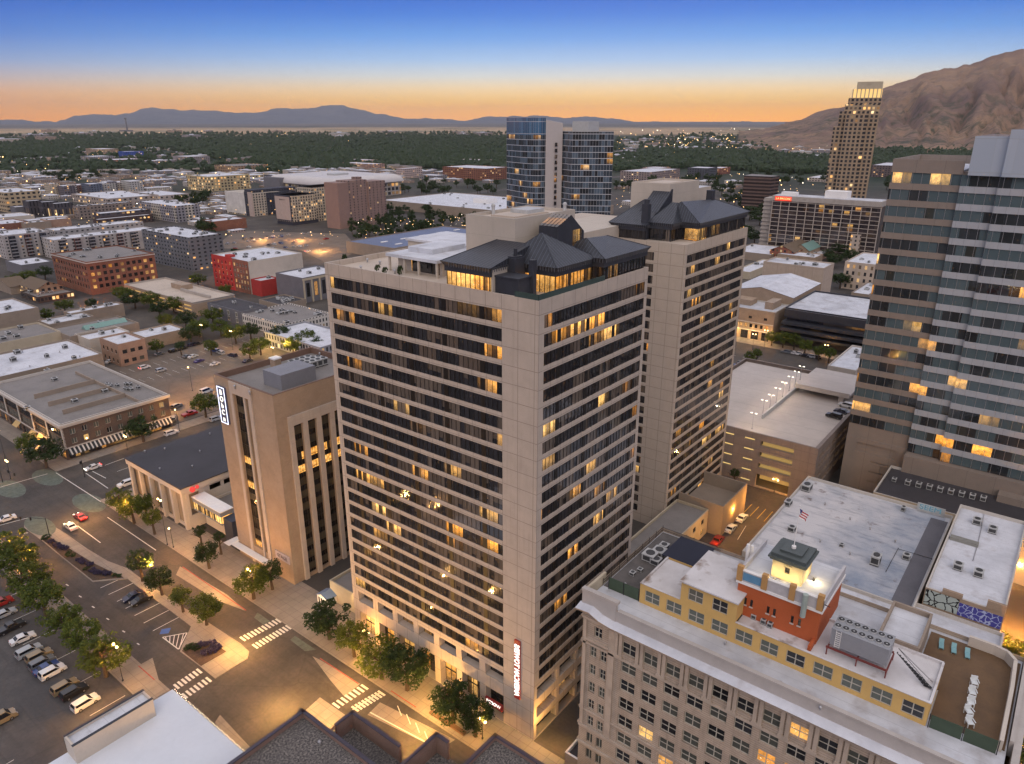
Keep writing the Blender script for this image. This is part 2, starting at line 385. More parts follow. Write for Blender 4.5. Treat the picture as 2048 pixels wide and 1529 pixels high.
# ------------------------------------------------------------------ ground sheet
def ground_mat():
    t = NT('ground'); p = t.pos(); x, y, z = t.sep(p)
    r = t.m('SQRT', t.m('ADD', t.m('MULTIPLY', x, x), t.m('MULTIPLY', y, y)))
    n = t.noise(p, 0.02, 6, 0.6); nf = t.noise(p, 0.0009, 6, 0.65); n3 = t.noise(p, 0.9, 4)
    city = t.ramp(n, [(0.3, (0.045,0.042,0.042)), (0.5, (0.075,0.068,0.062)), (0.7, (0.13,0.115,0.10))])
    city = t.mix(t.map(n3, 0.3, 0.7, 0, 0.3), city, (0.05,0.046,0.044))
    grove = t.ramp(t.noise(p, 0.006, 6, 0.7), [(0.35, (0.012,0.024,0.014)), (0.6, (0.03,0.045,0.025)), (0.72, (0.10,0.09,0.07))])
    field = t.ramp(nf, [(0.35, (0.30,0.20,0.115)), (0.5, (0.40,0.29,0.18)), (0.62, (0.10,0.11,0.07))])
    far = t.ramp(t.noise(p, 0.0003, 5), [(0.35, (0.06,0.07,0.075)), (0.65, (0.13,0.12,0.11))])
    rr = t.m('ADD', r, t.m('MULTIPLY', t.m('SUBTRACT', nf, 0.5), 1800.0))
    c = t.mix(t.map(rr, 1300, 1900), city, grove)
    c = t.mix(t.map(rr, 6200, 7000), c, field)
    c = t.mix(t.map(rr, 11500, 14500), c, far)
    t.base(c); t.rough(0.9); t.spec(0.2)
    return t.mat
g = MB()
R0 = 48000; nseg = 96
rings = [0, 300, 900, 2500, 7000, 20000, R0]
for i in range(len(rings)-1):
    for k in range(nseg):
        a0, a1 = 2*math.pi*k/nseg, 2*math.pi*(k+1)/nseg
        q = lambda r, a: (r*math.cos(a), r*math.sin(a), 0.0)
        if rings[i] == 0: g.poly([q(0,0), q(rings[1],a0), q(rings[1],a1)])
        else: g.quad(q(rings[i],a0), q(rings[i+1],a0), q(rings[i+1],a1), q(rings[i],a1))
tag(g.build('ground', ground_mat()), kind='structure')
# ------------------------------------------------------------------ mountains and the grassy foothill
def prof(pts, x): return float(np.interp(x, [p[0] for p in pts], [p[1] for p in pts]))
def fbm(x, y, o=5, seed=0.0):
    from mathutils import noise as mn
    return mn.fractal(Vector((x, y, seed)), 0.9, 2.1, o)
def ridge_mesh(pts, x0, x1, step, r_base, r_top, r_back, rough, nr, gul, seed):
    b = MB(); xs = np.arange(x0, x1+0.1, step); idx = {}
    n_back = max(3, nr//4)
    for i, x in enumerate(xs):
        yr = prof(pts, x) - rough*24*fbm(x*0.05, seed, 5, seed)
        zr = max(2.0, zat(x, yr, atd(x, 240, r_top)))
        d = atd(x, 240, 1.0); dx, dy = d[0], d[1]
        for j in range(nr+n_back+1):
            if j <= nr:
                t = j/nr; r = r_base+(r_top-r_base)*t
                w = math.sin(math.pi*min(1,t))
                s = fbm(x*gul, t*2.4+seed, 5, seed)
                wx = x + 60*fbm(x*0.004, t*3, 3, seed+9)
                gv = abs(fbm(wx*gul*1.7, t*0.7, 4, seed+3))
                z = zr*(t**1.15)*(1 + 0.0) + zr*w*(rough*s - rough*1.9*(0.32-gv if gv < 0.32 else 0))
                z = max(z, -4)
            else:
                t = (j-nr)/n_back; r = r_top+(r_back-r_top)*t; z = zr*(1-t)**1.2*(1-0.03) - 6*t
            b.v.append((dx*r, dy*r, z)); idx[i, j] = len(b.v)-1
    for i in range(len(xs)-1):
        for j in range(nr+n_back):
            b.f.append((idx[i,j], idx[i+1,j], idx[i+1,j+1], idx[i,j+1])[::-1]); b.m.append(0)
    return b
def hill_mat(name, base, base2, shrub, shr):
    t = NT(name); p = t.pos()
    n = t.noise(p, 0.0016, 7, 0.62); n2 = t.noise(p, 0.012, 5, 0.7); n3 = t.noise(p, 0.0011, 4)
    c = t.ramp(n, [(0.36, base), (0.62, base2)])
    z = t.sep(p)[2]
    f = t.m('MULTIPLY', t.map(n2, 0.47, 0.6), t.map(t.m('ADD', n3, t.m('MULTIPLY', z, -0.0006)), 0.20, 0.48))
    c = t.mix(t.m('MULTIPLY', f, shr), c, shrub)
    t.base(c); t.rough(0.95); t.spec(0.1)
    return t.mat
H1 = [(1480,262),(1530,258),(1560,250),(1590,243),(1620,239),(1640,232),(1660,224),(1690,211),(1720,197),(1760,176),(1790,165),(1815,157),(1830,148),(1860,141),(1890,136),(1920,129),(1945,120),(1965,111),(1985,106),(2005,102),(2020,101),(2035,103),(2060,104),(2110,98),(2200,92),(2400,80)]
hb = ridge_mesh(H1, 1480, 2400, 6, 3300, 6600, 9500, 0.16, 64, 0.012, 2.0)
tag(hb.build('hills', hill_mat('hill_grass', (0.15,0.10,0.088), (0.27,0.18,0.12), (0.045,0.055,0.04), 0.9), smooth=True), kind='structure')
H2 = [(1570,246),(1600,240),(1630,226),(1650,219),(1670,216),(1700,214),(1740,214),(1800,225),(1900,244)]
hb = ridge_mesh(H2, 1570, 1900, 8, 9000, 12000, 15000, 0.1, 20, 0.012, 5.0)
tag(hb.build('hills', hill_mat('hill_far', (0.17,0.105,0.08), (0.24,0.16,0.11), (0.05,0.05,0.04), 0.5), smooth=True), kind='structure')
H3 = [(-200,242),(0,240),(30,239),(70,243),(110,244),(125,240),(150,233),(190,228),(212,230),(235,230),(262,227),(285,219),(305,216),(322,217),(352,220),(395,221),(430,222),(480,226),(520,225),(545,220),(565,217),(590,217),(612,218),(640,214),(660,211),(675,210),(692,213),(718,220),(755,227),(790,234),(820,238),(860,237),(900,239),(930,243),(950,238),(975,233),(1000,234),(1040,233),(1075,231),(1105,234),(1140,236),(1175,233),(1205,236),(1240,239),(1265,243),(1285,245),(1310,243),(1340,245),(1420,245),(1480,243),(1560,246),(1600,247)]
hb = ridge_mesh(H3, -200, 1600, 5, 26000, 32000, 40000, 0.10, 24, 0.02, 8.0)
tag(hb.build('mountains', hill_mat('mountain_hazy_rock', (0.06,0.085,0.135), (0.11,0.13,0.165), (0.045,0.065,0.09), 0.5), smooth=True), kind='structure')  # bluish tint of distance haze is put into the rock colour
# ------------------------------------------------------------------ evening haze: one closed box of thin air
hz = MB(); hz.box(-46000, -46000, -6, 46000, 46000, 1000)
ht = bpy.data.materials.new('haze'); ht.use_nodes = True; nt = ht.node_tree; nt.nodes.clear()
ho = nt.nodes.new('ShaderNodeOutputMaterial'); hv = nt.nodes.new('ShaderNodeVolumePrincipled')
hv.inputs['Color'].default_value = (0.84, 0.81, 0.80, 1); hv.inputs['Density'].default_value = HAZE; hv.inputs['Anisotropy'].default_value = 0.25
nt.links.new(hv.outputs[0], ho.inputs['Volume'])
if HAZE > 0: tag(hz.build('haze', ht), kind='stuff')
# ------------------------------------------------------------------ shared materials
M = {}
M['precast'] = panel('precast_concrete', (0.45,0.385,0.325), 3.6, 3.362, groove=0.12, dark=0.60, z0=14.0, h0=70.3, var=0.08, stain=0.28)
M['precast_flat'] = plain('precast_smooth', (0.44,0.385,0.335), 0.75, 0.06, 0.3, dirt=0.15)
M['core'] = panel('core_concrete', (0.46,0.41,0.35), 60, 3.6, groove=0.06, dark=0.8, z0=0.3, var=0.05, stain=0.12)
M['black'] = plain('black_metal', (0.02,0.02,0.022), 0.45, 0.2, 1.0)
M['dark_frame'] = plain('dark_bronze_frame', (0.02,0.018,0.017), 0.4, 0.2, 1.0, metal=0.3)
M['seam'] = standing_seam('standing_seam_roof', (0.032,0.036,0.046), 0.8)
M['fascia'] = plain('dark_slate_fascia', (0.035,0.038,0.048), 0.5, 0.2, 0.8)
M['rib'] = plain('slate_rib', (0.10,0.105,0.12), 0.5, 0.1)
M['white_roof'] = roofing('white_roof_membrane', (0.60,0.62,0.67), (0.30,0.32,0.36), 0.55, 0.13, seam=3.2, brown=0.25)
M['white_roof2'] = roofing('white_roof_worn', (0.56,0.58,0.62), (0.24,0.24,0.26), 0.7, 0.09, seam=4.0, brown=0.35)
M['grey_roof'] = roofing('grey_roof_gravel', (0.22,0.205,0.195), (0.11,0.105,0.10), 0.5, 0.12)
M['dark_roof'] = roofing('dark_roof_felt', (0.055,0.053,0.06), (0.03,0.03,0.033), 0.5, 0.1)
M['tan_deck'] = roofing('tan_deck_coating', (0.50,0.43,0.36), (0.33,0.28,0.24), 0.5, 0.08)
M['hvac'] = plain('grey_hvac_paint', (0.42,0.43,0.43), 0.5, 0.12, 1.5, dirt=0.3)
M['hvac_dark'] = plain('dark_grille', (0.05,0.052,0.055), 0.6, 0.3, 3)
M['white'] = plain('white_paint', (0.75,0.74,0.72), 0.55, 0.06, 1.0)
M['glass_rail'] = plain('green_glass_rail', (0.05,0.075,0.07), 0.08, 0.1, 1.0)
M['steel'] = plain('galvanised_steel', (0.38,0.38,0.39), 0.4, 0.15, 2.0, metal=0.6)
M['rust_steel'] = plain('rust_red_steel', (0.16,0.035,0.03), 0.6, 0.2, 2.0)
M['concrete'] = plain('concrete', (0.36,0.325,0.29), 0.85, 0.14, 0.3, dirt=0.3)
M['band'] = band_glass('tower_window_band', 1.16, 3.362, 0.10, room=4, strength=1.7, z0=13.9, hoff=-69.5, curt_p=0.42, curtain=(0.135,0.11,0.09))
M['band_top'] = band_glass('tower_window_band_upper', 1.16, 3.362, 0.30, room=5, strength=1.8, z0=13.9, hoff=-70.5, curt_p=0.3, curtain=(0.13,0.10,0.08))
M['shop'] = band_glass('shopfront_glass', 1.6, 6.0, 0.55, room=3, strength=2.2, z0=0.0, curt_p=0.1)
M['pav_glass'] = band_glass('pavilion_glass', 1.1, 8.0, 0.9, room=7, strength=2.0, z0=90.0, curt_p=0.1)
M['pav_dark'] = band_glass('pavilion_glass_dark', 1.1, 8.0, 0.18, room=3, strength=0.9, z0=90.0, curt_p=0.2)
M['warm_lamp'] = glow('warm_lamp', (1.0,0.66,0.28), 9)
M['white_lamp'] = glow('white_lamp', (1.0,0.9,0.75), 3.5)
M['sign_white'] = glow('sign_white', (1.0,0.90,0.80), 1.5)
M['red_paint'] = plain('red_paint', (0.32,0.03,0.025), 0.5, 0.1)
def text_mesh(body, size, depth, mats, name, parent, loc, rot, align='CENTER', font_scale=(1,1), spacing=1.0, bold=0.0):
    cu = bpy.data.curves.new(name, 'FONT'); cu.body = body; cu.size = size; cu.extrude = depth; cu.align_x = align; cu.align_y = 'CENTER'
    cu.space_character = spacing; cu.offset = bold
    tmp = bpy.data.objects.new('tmp', cu); COL.objects.link(tmp)
    bpy.context.view_layer.update()
    me = bpy.data.meshes.new_from_object(tmp.evaluated_get(bpy.context.evaluated_depsgraph_get()))
    bpy.data.objects.remove(tmp); me.name = name
    me.materials.clear()
    for m_ in (mats if isinstance(mats, list) else [mats]): me.materials.append(m_)
    o = bpy.data.objects.new(name, me); COL.objects.link(o)
    o.scale = (font_scale[0], font_scale[1], 1)
    if parent is not None:
        po = ORG.get(parent.name, (0,0,0)); o.parent = parent; loc = tuple(loc[i]-po[i] for i in range(3))
    o.location = loc; o.rotation_euler = rot
    return o
def mullions(b, axis, pl, h0, h1, z0, z1, step, w=0.07, d=0.1, m=0, phase=0.0):
    n = max(1, int(round((h1-h0)/step)))
    for k in range(n+1):
        h = h0+(h1-h0)*k/n
        if axis == 'u': b.box(pl-d, h-w/2, z0, pl, h+w/2, z1, m)
        else: b.box(h-w/2, pl-d, z0, h+w/2, pl, z1, m)
# rooftop kit: each call makes one thing -----------------------------------------------------------------
def hvac_mesh():
    b = MB(); b.box(-0.5,-0.5,0.12,0.5,0.5,0.9,0); b.box(-0.53,-0.53,0.9,0.53,0.53,0.96,0)
    b.cyl(0.0,0.0,0.96,1.04,0.36,n=12,m=1); b.box(-0.505,-0.4,0.25,-0.5,0.4,0.8,1); b.box(-0.4,-0.505,0.25,0.4,-0.5,0.8,1)
    for sx in (-0.42,0.42): b.box(sx-0.06,-0.5,0,sx+0.06,0.5,0.12,1)
    o = b.build('rooftop_unit', [M['hvac'], M['hvac_dark']]); me = o.data; bpy.data.objects.remove(o); return me
HVAC = hvac_mesh()
def hvac(loc, sx, sy, sz, label, group=None, rz=0):
    o = place(HVAC, 'rooftop_unit', None, loc, rz, (sx, sy, sz)); tag(o, label, 'rooftop unit', group); return o
def vent_mesh():
    b = MB(); b.cyl(0,0,0,0.5,0.14,n=8); b.cyl(0,0,0.5,0.62,0.26,0.2,n=8); b.cyl(0,0,0.62,0.72,0.2,0.05,n=8)
    o = b.build('roof_vent', M['steel']); me = o.data; bpy.data.objects.remove(o); return me
VENT = vent_mesh()
# ------------------------------------------------------------------ FRONT APARTMENT TOWER
U0, V0, U1, V1, TH = 95.4, 69.5, 133.0, 125.3, 93.8
FL = 3.362; BZ = 14.72; BH = 2.36
tw = thing('apartment_tower', 'tall beige concrete tower with ribbon windows and dark roof pavilions, in front of its twin', 'tower', (U0, V0, 0))
rows = [(BZ+FL*k, BZ+FL*k+BH) for k in range(23)]
b = MB()
ra = [(77.45, 123.85, a, c) for a, c in rows]
rb = [(97.0, 131.9, a, c) for a, c in rows]
ops_a = [(82.4,84.1),(89.2,90.85),(95.9,97.6),(102.45,104.1),(109.4,111.0),(116.2,117.9)]
piers = [77.45]+[x for p in ops_a for x in p]+[123.2]
bays = [(piers[2*i], piers[2*i+1]) for i in range(len(piers)//2)]
opA = [(a, c, 10.3, 13.2) for a, c in bays]; gA = [(a, c, 0.25, 7.2) for a, c in bays]
bayB = [(96.4+i*7.15+0.9*(i>0), 96.4+(i+1)*7.15) for i in range(5)]
opB = [(a, c, 10.3, 13.2) for a, c in bayB]; opB2 = [(a, c, 5.4, 8.2) for a, c in bayB]; gB = [(a, c, 0.5, 3.6) for a, c in bayB]
b.wall('u', U0, V0, V1, 0, TH, ra, 0.2, 0); b.wall('v', V0, U0, U1, 0, TH, rb, 0.2, 0)
# lower openings are cut through a second, deeper skin
b2 = MB(); b2.wall('u', U0, V0, V1, 0, TH, ra, 0.55, 0); 
b = MB()
b.wall('u', U0, V0, V1, BZ-1.4, TH, ra, 0.2, 0); b.wall('u', U0, V0, V1, 0, BZ-1.4, opA+gA, 1.9, 0)
b.wall('v', V0, U0, U1, BZ-1.4, TH, rb, 0.2, 0); b.wall('v', V0, U0, U1, 0, BZ-1.4, opB+opB2+gB, 1.6, 0)
b.quad((U1,V0,0),(U1,V1,0),(U1,V1,TH),(U1,V0,TH)); b.quad((U1,V1,0),(U0,V1,0),(U0,V1,TH),(U1,V1,TH))
# parapet
t_ = 0.45
b.quad((U0,V0,TH),(U1,V0,TH),(U1-t_,V0+t_,TH),(U0+t_,V0+t_,TH)); b.quad((U0,V1,TH),(U0,V0,TH),(U0+t_,V0+t_,TH),(U0+t_,V1-t_,TH))
b.quad((U1,V0,TH),(U1,V1,TH),(U1-t_,V1-t_,TH),(U1-t_,V0+t_,TH)); b.quad((U1,V1,TH),(U0,V1,TH),(U0+t_,V1-t_,TH),(U1-t_,V1-t_,TH))
DK = TH-1.1
for p, q in (((U0+t_,V0+t_),(U1-t_,V0+t_)),((U1-t_,V0+t_),(U1-t_,V1-t_)),((U1-t_,V1-t_),(U0+t_,V1-t_)),((U0+t_,V1-t_),(U0+t_,V0+t_))):
    b.quad((p[0],p[1],TH),(q[0],q[1],TH),(q[0],q[1],DK),(p[0],p[1],DK))
b.build('wall', M['precast'], tw)
d = MB(); d.box(U0+t_, V0+t_, DK-0.3, U1-t_, V1-t_, DK); d.build('roof_deck', M['tan_deck'], tw)
for k, (a, c) in enumerate(rows):
    mt = M['band_top'] if k > 18 else M['band']
    g = MB(); g.quad((U0+0.15,123.85,a),(U0+0.15,77.45,a),(U0+0.15,77.45,c),(U0+0.15,123.85,c),0)
    mullions(g, 'u', U0+0.15, 77.45, 123.85, a, c, 1.16, 0.06, 0.08, 1)
    for h in np.arange(77.45+4.64, 123, 4.64*2): g.box(U0+0.06, h-0.55, a, U0+0.15, h+0.55, c, 1)
    g.build('window_band', [mt, M['dark_frame']], tw)
    g = MB(); g.quad((97.0,V0+0.15,a),(131.9,V0+0.15,a),(131.9,V0+0.15,c),(97.0,V0+0.15,c),0)
    mullions(g, 'v', V0+0.15, 97.0, 131.9, a, c, 1.16, 0.06, 0.08, 1)
    for h in np.arange(97.0+4.64, 131, 4.64*2): g.box(h-0.5, V0+0.06, a, h+0.5, V0+0.15, c, 1)
    g.build('window_band', [mt, M['dark_frame']], tw)
for a, c in bays:
    g = MB(); g.box(U0+1.8, a, 10.3, U0+1.85, c, 13.2, 0); mullions(g, 'u', U0+1.8, a, c, 10.3, 13.2, 1.4, 0.07, 0.08, 1); g.build('window', [M['pav_dark'], M['dark_frame']], tw)
    g = MB(); g.box(U0+1.8, a, 0.25, U0+1.85, c, 7.2, 0); mullions(g, 'u', U0+1.8, a, c, 0.25, 7.2, 1.6, 0.09, 0.1, 1); g.box(U0+1.7,a,3.6,U0+1.8,c,3.9,1); g.build('shop_window', [M['shop'], M['dark_frame']], tw)
for a, c in bayB:
    for z0, z1 in ((10.3,13.2),(5.4,8.2),(0.5,3.6)):
        g = MB(); g.box(a, V0+1.5, z0, c, V0+1.55, z1, 0); mullions(g, 'v', V0+1.5, a, c, z0, z1, 1.4, 0.07, 0.08, 1); g.build('window', [M['pav_dark'], M['dark_frame']], tw)
# vertical sign, letters read bottom to top
sg = MB(); sg.box(U0-0.35, 72.95, 9.0, U0-0.02, 74.35, 23.6); s_o = sg.build('sign_backing', M['red_paint'], tw)
text_mesh('AMERICAN TOWERS', 1.75, 0.06, M['sign_white'], 'sign_lettering', tw, (U0-0.45, 73.65, 16.3), (0, -math.pi/2, math.pi), font_scale=(0.80,1.0), bold=0.03)
# shop sign low at the corner bay
sg = MB(); sg.box(U0-0.3, 77.6, 3.0, U0+0.1, 82.3, 4.6); sg.build('sign_board', M['red_paint'], tw)
text_mesh('FCBOW', 1.1, 0.05, M['sign_white'], 'sign_lettering', tw, (U0-0.36, 80.0, 3.85), (math.pi/2, 0, -math.pi/2))
# ---- rooftop: core block, pavilions
def hip_pav(parent, u0, v0, u1, v1, zb, ze, zt, ridge, over=0.9, glassm='pav_glass', glass_u=True, glass_v=True):
    """glass box under a dark mansard fascia and a standing-seam hip roof with ridge from ridge[0] to ridge[1]"""
    g = MB(); g.box(u0, v0, zb, u1, v1, ze-1.3, 0); mullions(g, 'u', u0, v0, v1, zb, ze-1.3, 1.15, 0.12, 0.1, 1); mullions(g, 'v', v0, u0, u1, zb, ze-1.3, 1.15, 0.12, 0.1, 1)
    g.build('pavilion_glazing', [M[glassm], M['dark_frame']], parent)
    f = MB(); a0, b0, a1, b1 = u0-over*0.4, v0-over*0.4, u1+over*0.4, v1+over*0.4; c0, d0, c1, d1 = u0-over, v0-over, u1+over, v1+over
    f.box(a0,b0,ze-1.7,a1,b1,ze-0.75)
    lo = [(a0,b0),(a1,b0),(a1,b1),(a0,b1)]; hi = [(c0,d0),(c1,d0),(c1,d1),(c0,d1)]
    for k in range(4):
        j = (k+1)%4; f.quad((*lo[k],ze-0.75),(*lo[j],ze-0.75),(*hi[j],ze),(*hi[k],ze))
    for k in range(int((v1-v0)/0.62)): f.box(c0-0.1, d0+0.4+k*0.62, ze-0.75, c0+0.02, d0+0.5+k*0.62, ze+0.06, 1)
    for k in range(int((u1-u0)/0.62)): f.box(c0+0.4+k*0.62, d0-0.1, ze-0.75, c0+0.5+k*0.62, d0+0.02, ze+0.06, 1)
    f.build('fascia', [M['fascia'], M['rib']], parent)
    r = MB(); A, B = ridge
    P0,P1,P2,P3 = (c0,d0,ze+.02),(c1,d0,ze+.02),(c1,d1,ze+.02),(c0,d1,ze+.02)
    if A == B:
        for p, q in ((P0,P1),(P1,P2),(P2,P3),(P3,P0)): r.poly([p,q,A])
    elif abs(A[0]-B[0]) > abs(A[1]-B[1]):
        r.quad(P0,P1,B,A); r.poly([P1,P2,B]); r.quad(P2,P3,A,B); r.poly([P3,P0,A])
    else:
        r.poly([P0,P1,A]); r.quad(P1,P2,B,A); r.poly([P2,P3,B]); r.quad(P3,P0,A,B)
    for e in (P0,P1,P2,P3):
        tgt = A if (Vector(e)-Vector(A)).length < (Vector(e)-Vector(B)).length else B
        r.tube(e, tgt, 0.1, 4)
    r.build('roof', M['seam'], parent)
c = MB(); c.box(108, 84.4, DK, 128, 96.6, 104.1); 
c.build('roof_core', M['core'], tw)
c = MB(); c.box(108.6,85,104.1,127.4,96,104.12); 
for x0,y0,x1,y1 in ((108,84.4,128,84.9),(108,96.1,128,96.6),(108,84.9,108.5,96.1),(127.5,84.9,128,96.1)): c.box(x0,y0,104.1,x1,y1,104.7,1)
c.box(112,87.5,104.12,123,93.5,104.5,0); c.box(117,88.2,104.5,122.5,92.6,105.2,2)
for p in ((126,85.6),(115,95.4)): c.cyl(p[0],p[1],104.1,105.6,0.35,n=10,m=2); c.ball((p[0],p[1],105.8),0.45,2,8,5)
c.build('core_roof', [M['tan_deck'], M['core'], M['hvac']], tw)
hip_pav(tw, 96.4, 80.9, 107.6, 91.0, TH-0.3, 97.9, 99.9, ((107.9,80.2,100.6),(107.9,88.6,100.6)))
c = MB(); c.prism([(96.6,80.35),(107.9,80.35),(107.9,80.8),(96.6,80.8)],TH-0.3,97.4); c.poly([(96.6,80.3,97.4),(107.9,80.3,97.4),(107.9,80.3,100.3),(96.6,80.3,97.9)]); c.build('gable_wall', M['core'], tw)
hip_pav(tw, 105.0, 73.0, 116.6, 84.2, DK, 97.6, 103.0, ((109.0,79.0,102.6),(109.0,79.0,102.6)), glassm='pav_glass')
hip_pav(tw, 116.8, 70.4, 133.0, 82.0, TH-0.3, 97.8, 100.4, ((119.8,76.2,100.6),(127.5,76.2,100.2)), over=0.8, glassm='pav_dark')
# skylight fin with the lit end wall
c = MB()
pts = [(113.0,99.6),(113.0,103.4),(118.2,105.2),(121.4,101.4),(121.4,93)]
z0, z1 = 77.9, 82.2
c.poly([(112.5,z0,94),(121.5,z0,94),(121.5,z0,101.6),(117.0,z0,105.0),(112.5,z0,103.2)],0)
c.poly([(112.5,z1,94),(112.5,z1,103.2),(117.0,z1,105.0),(121.5,z1,101.6),(121.5,z1,94)],0)
c.quad((112.5,z1,94),(112.5,z0,94),(112.5,z0,103.2),(112.5,z1,103.2),0)
c.quad((121.5,z0,94),(121.5,z1,94),(121.5,z1,101.6),(121.5,z0,101.6),0)
c.build('skylight_base', M['fascia'], tw)
c = MB(); n = 5
for k in range(n):
    a, e = z0+(z1-z0)*k/n+0.08, z0+(z1-z0)*(k+1)/n-0.08
    c.quad((112.5,e,103.3),(112.5,a,103.3),(117.0,a,105.1),(117.0,e,105.1),0)
    c.quad((117.0,e,105.1),(117.0,a,105.1),(121.5,a,101.7),(121.5,e,101.7),0)
c.box(117.6,z0-0.06,97.2,120.6,z0-0.01,102.2,1); c.box(119.05,z0-0.12,97.2,119.15,z0-0.05,102.2,2); c.box(117.6,z0-0.12,99.7,120.6,z0-0.05,99.8,2)
c.build('skylight', [M['pav_dark'], M['pav_glass'], M['dark_frame']], tw)
c = MB(); c.box(100.6,78.6,DK,103.4,80.6,99.0); c.box(100.8,78.8,99.0,103.2,80.4,99.3); c.cyl(102,79.6,99.3,100.6,0.35,n=10); c.build('chimney', M['fascia'], tw)
c = MB(); c.box(100.6,74.6,DK,101.6,75.6,99.2); c.build('chimney', M['fascia'], tw)
c = MB(); c.box(97.2,75.2,DK,101.0,80.4,96.2); c.box(97.0,75.0,96.2,101.2,80.4,96.5); c.build('stair_hut', M['fascia'], tw)
c = MB(); c.box(104.2,70.6,DK,104.3,72.6,DK+2.5,0)
c = MB(); c.box(U0+0.12, V0+0.15, TH, U0+0.16, V0+5.2, TH+1.0); c.box(U0+0.12, V0+0.15, TH, U0+21, V0+0.19, TH+1.0); c.build('glass_railing', M['glass_rail'], tw)
# lounge on the terrace behind
c = MB(); c.box(104,99.5,DK,116,112,DK+3.0,1); c.box(101.5,98.5,DK+3.0,117,113,DK+3.6,0); c.box(106,104,DK+3.6,116,111,DK+4.6,0); c.box(103.9,100.2,DK+0.2,104.0,108,DK+2.6,2)
for y in (99,104,108,112.4): c.box(101.8,y-0.2,DK,102.2,y+0.2,DK+3.0,1)
c.build('terrace_lounge', [M['white_roof'], M['core'], M['pav_glass']], tw)
c = MB(); c.box(118,99,DK,131,123.5,DK+3.2,1); c.box(117.6,98.6,DK+3.2,131.4,123.9,DK+3.7,0); c.build('terrace_wing', [M['white_roof'], M['core']], tw)
# ------------------------------------------------------------------ REAR APARTMENT TOWER
A0, B0, A1, B1, TH2 = 187.5, 86.9, 232.0, 150.0, 89.6
t2 = thing('apartment_tower', 'tall beige concrete tower with blank panelled end wall, standing behind the front twin', 'tower', (A0, B0, 0))
rows2 = [(TH2-3.0-2.32-FL*k, TH2-3.0-FL*k) for k in range(25)]
b = MB()
rb = [(A0+1.1, A1-1.6, a, c_) for a, c_ in rows2 if a > 0.5]; ra = [(B0+9.6, B1-1.0, a, c_) for a, c_ in rows2 if a > 0.5]
M['precast2'] = panel('precast_concrete_rear', (0.45,0.385,0.32), 3.9, 3.362, groove=0.13, dark=0.62, z0=TH2-3.0-2.17-0.9, h0=B0+0.5, var=0.05, stain=0.12)
b.wall('v', B0, A0, A1, 0, TH2, rb, 0.2); b.wall('u', A0, B0, B1, 0, TH2, ra, 0.2)
b.quad((A1,B0,0),(A1,B1,0),(A1,B1,TH2),(A1,B0,TH2)); b.quad((A1,B1,0),(A0,B1,0),(A0,B1,TH2),(A1,B1,TH2))
b.quad((A0,B0,TH2),(A1,B0,TH2),(A1,B1,TH2),(A0,B1,TH2))
b.build('wall', M['precast2'], t2)
M['band2'] = band_glass('rear_window_band', 1.16, 3.362, 0.08, room=3, strength=1.6, z0=TH2-3.0-2.17-0.6, hoff=0.4, curt_p=0.5, curtain=(0.13,0.105,0.085))
for a, c_, z0, z1 in rb:
    g = MB(); g.quad((a,B0+0.15,z0),(c_,B0+0.15,z0),(c_,B0+0.15,z1),(a,B0+0.15,z1)); mullions(g,'v',B0+0.15,a,c_,z0,z1,1.16,0.06,0.08,1); g.build('window_band', [M['band2'], M['dark_frame']], t2)
for a, c_, z0, z1 in ra:
    g = MB(); g.quad((A0+0.15,c_,z0),(A0+0.15,a,z0),(A0+0.15,a,z1),(A0+0.15,c_,z1)); mullions(g,'u',A0+0.15,a,c_,z0,z1,1.16,0.06,0.08,1); g.build('window_band', [M['band2'], M['dark_frame']], t2)
c = MB(); c.box(A0+16, B0+14, TH2, A0+36, B0+27, 103.5); c.box(A0+36, B0+16, TH2, A0+50, B0+27, 101.2); c.box(A0-28,B0+22,TH2-2,A0+16,B0+40,TH2+3.4)
c.build('roof_core', M['core'], t2)
c = MB()
for x0,y0,x1,y1 in ((16,14,36,14.5),(16,26.5,36,27),(16,14.5,16.5,26.5),(35.5,14.5,36,26.5)): c.box(A0+x0,B0+y0,103.5,A0+x1,B0+y1,104.1,1)
c.box(A0+16.5,B0+14.5,103.5,A0+35.5,B0+26.5,103.52); c.box(A0+36.2,B0+16.2,101.2,A0+49.8,B0+26.8,101.25,2); c.box(A0+20,B0+17,103.52,A0+31,B0+24,103.9,0)
c.build('core_roof', [M['tan_deck'], M['core'], M['white_roof']], t2)
hip_pav(t2, 195.8, B0+0.9, A1-1.0, B0+13.6, TH2, 94.7, 99.8, ((198.2, 94.4, 99.9),(223, 95.4, 98.6)), over=1.1, glassm='pav_dark')
hip_pav(t2, 190.2, 93.0, 197.5, 99.6, TH2, 94.6, 99.4, ((198.4,95.6,99.5),(198.4,97.4,99.5)), over=0.8, glassm='pav_dark')
hip_pav(t2, A0+1.2, 100.4, A0+15.6, 111.0, TH2, 93.8, 98.6, ((A0+15.6,102.4,99.2),(A0+15.6,109,99.2)), over=1.0, glassm='pav_dark')
c = MB(); c.quad((A0+8,B0+13.5,96.6),(A0+8,B0+19.5,96.6),(A0+17,B0+19.5,102.6),(A0+17,B0+13.5,102.6)); c.quad((A0+8,B0+13.5,96.6),(A0+17,B0+13.5,102.6),(A0+17,B0+13.5,92),(A0+8,B0+13.5,92)); c.build('roof', M['seam'], t2)
c = MB(); c.box(A0+1.6,B0+13.2,TH2,A0+3.4,B0+15.2,99.6); c.cyl(A0+2.5,B0+14.2,99.6,100.8,0.75,n=12); c.build('chimney', M['fascia'], t2)
c = MB(); c.box(A0+33,B0+8,96,A0+35,B0+10,101.4); c.build('chimney', M['fascia'], t2)
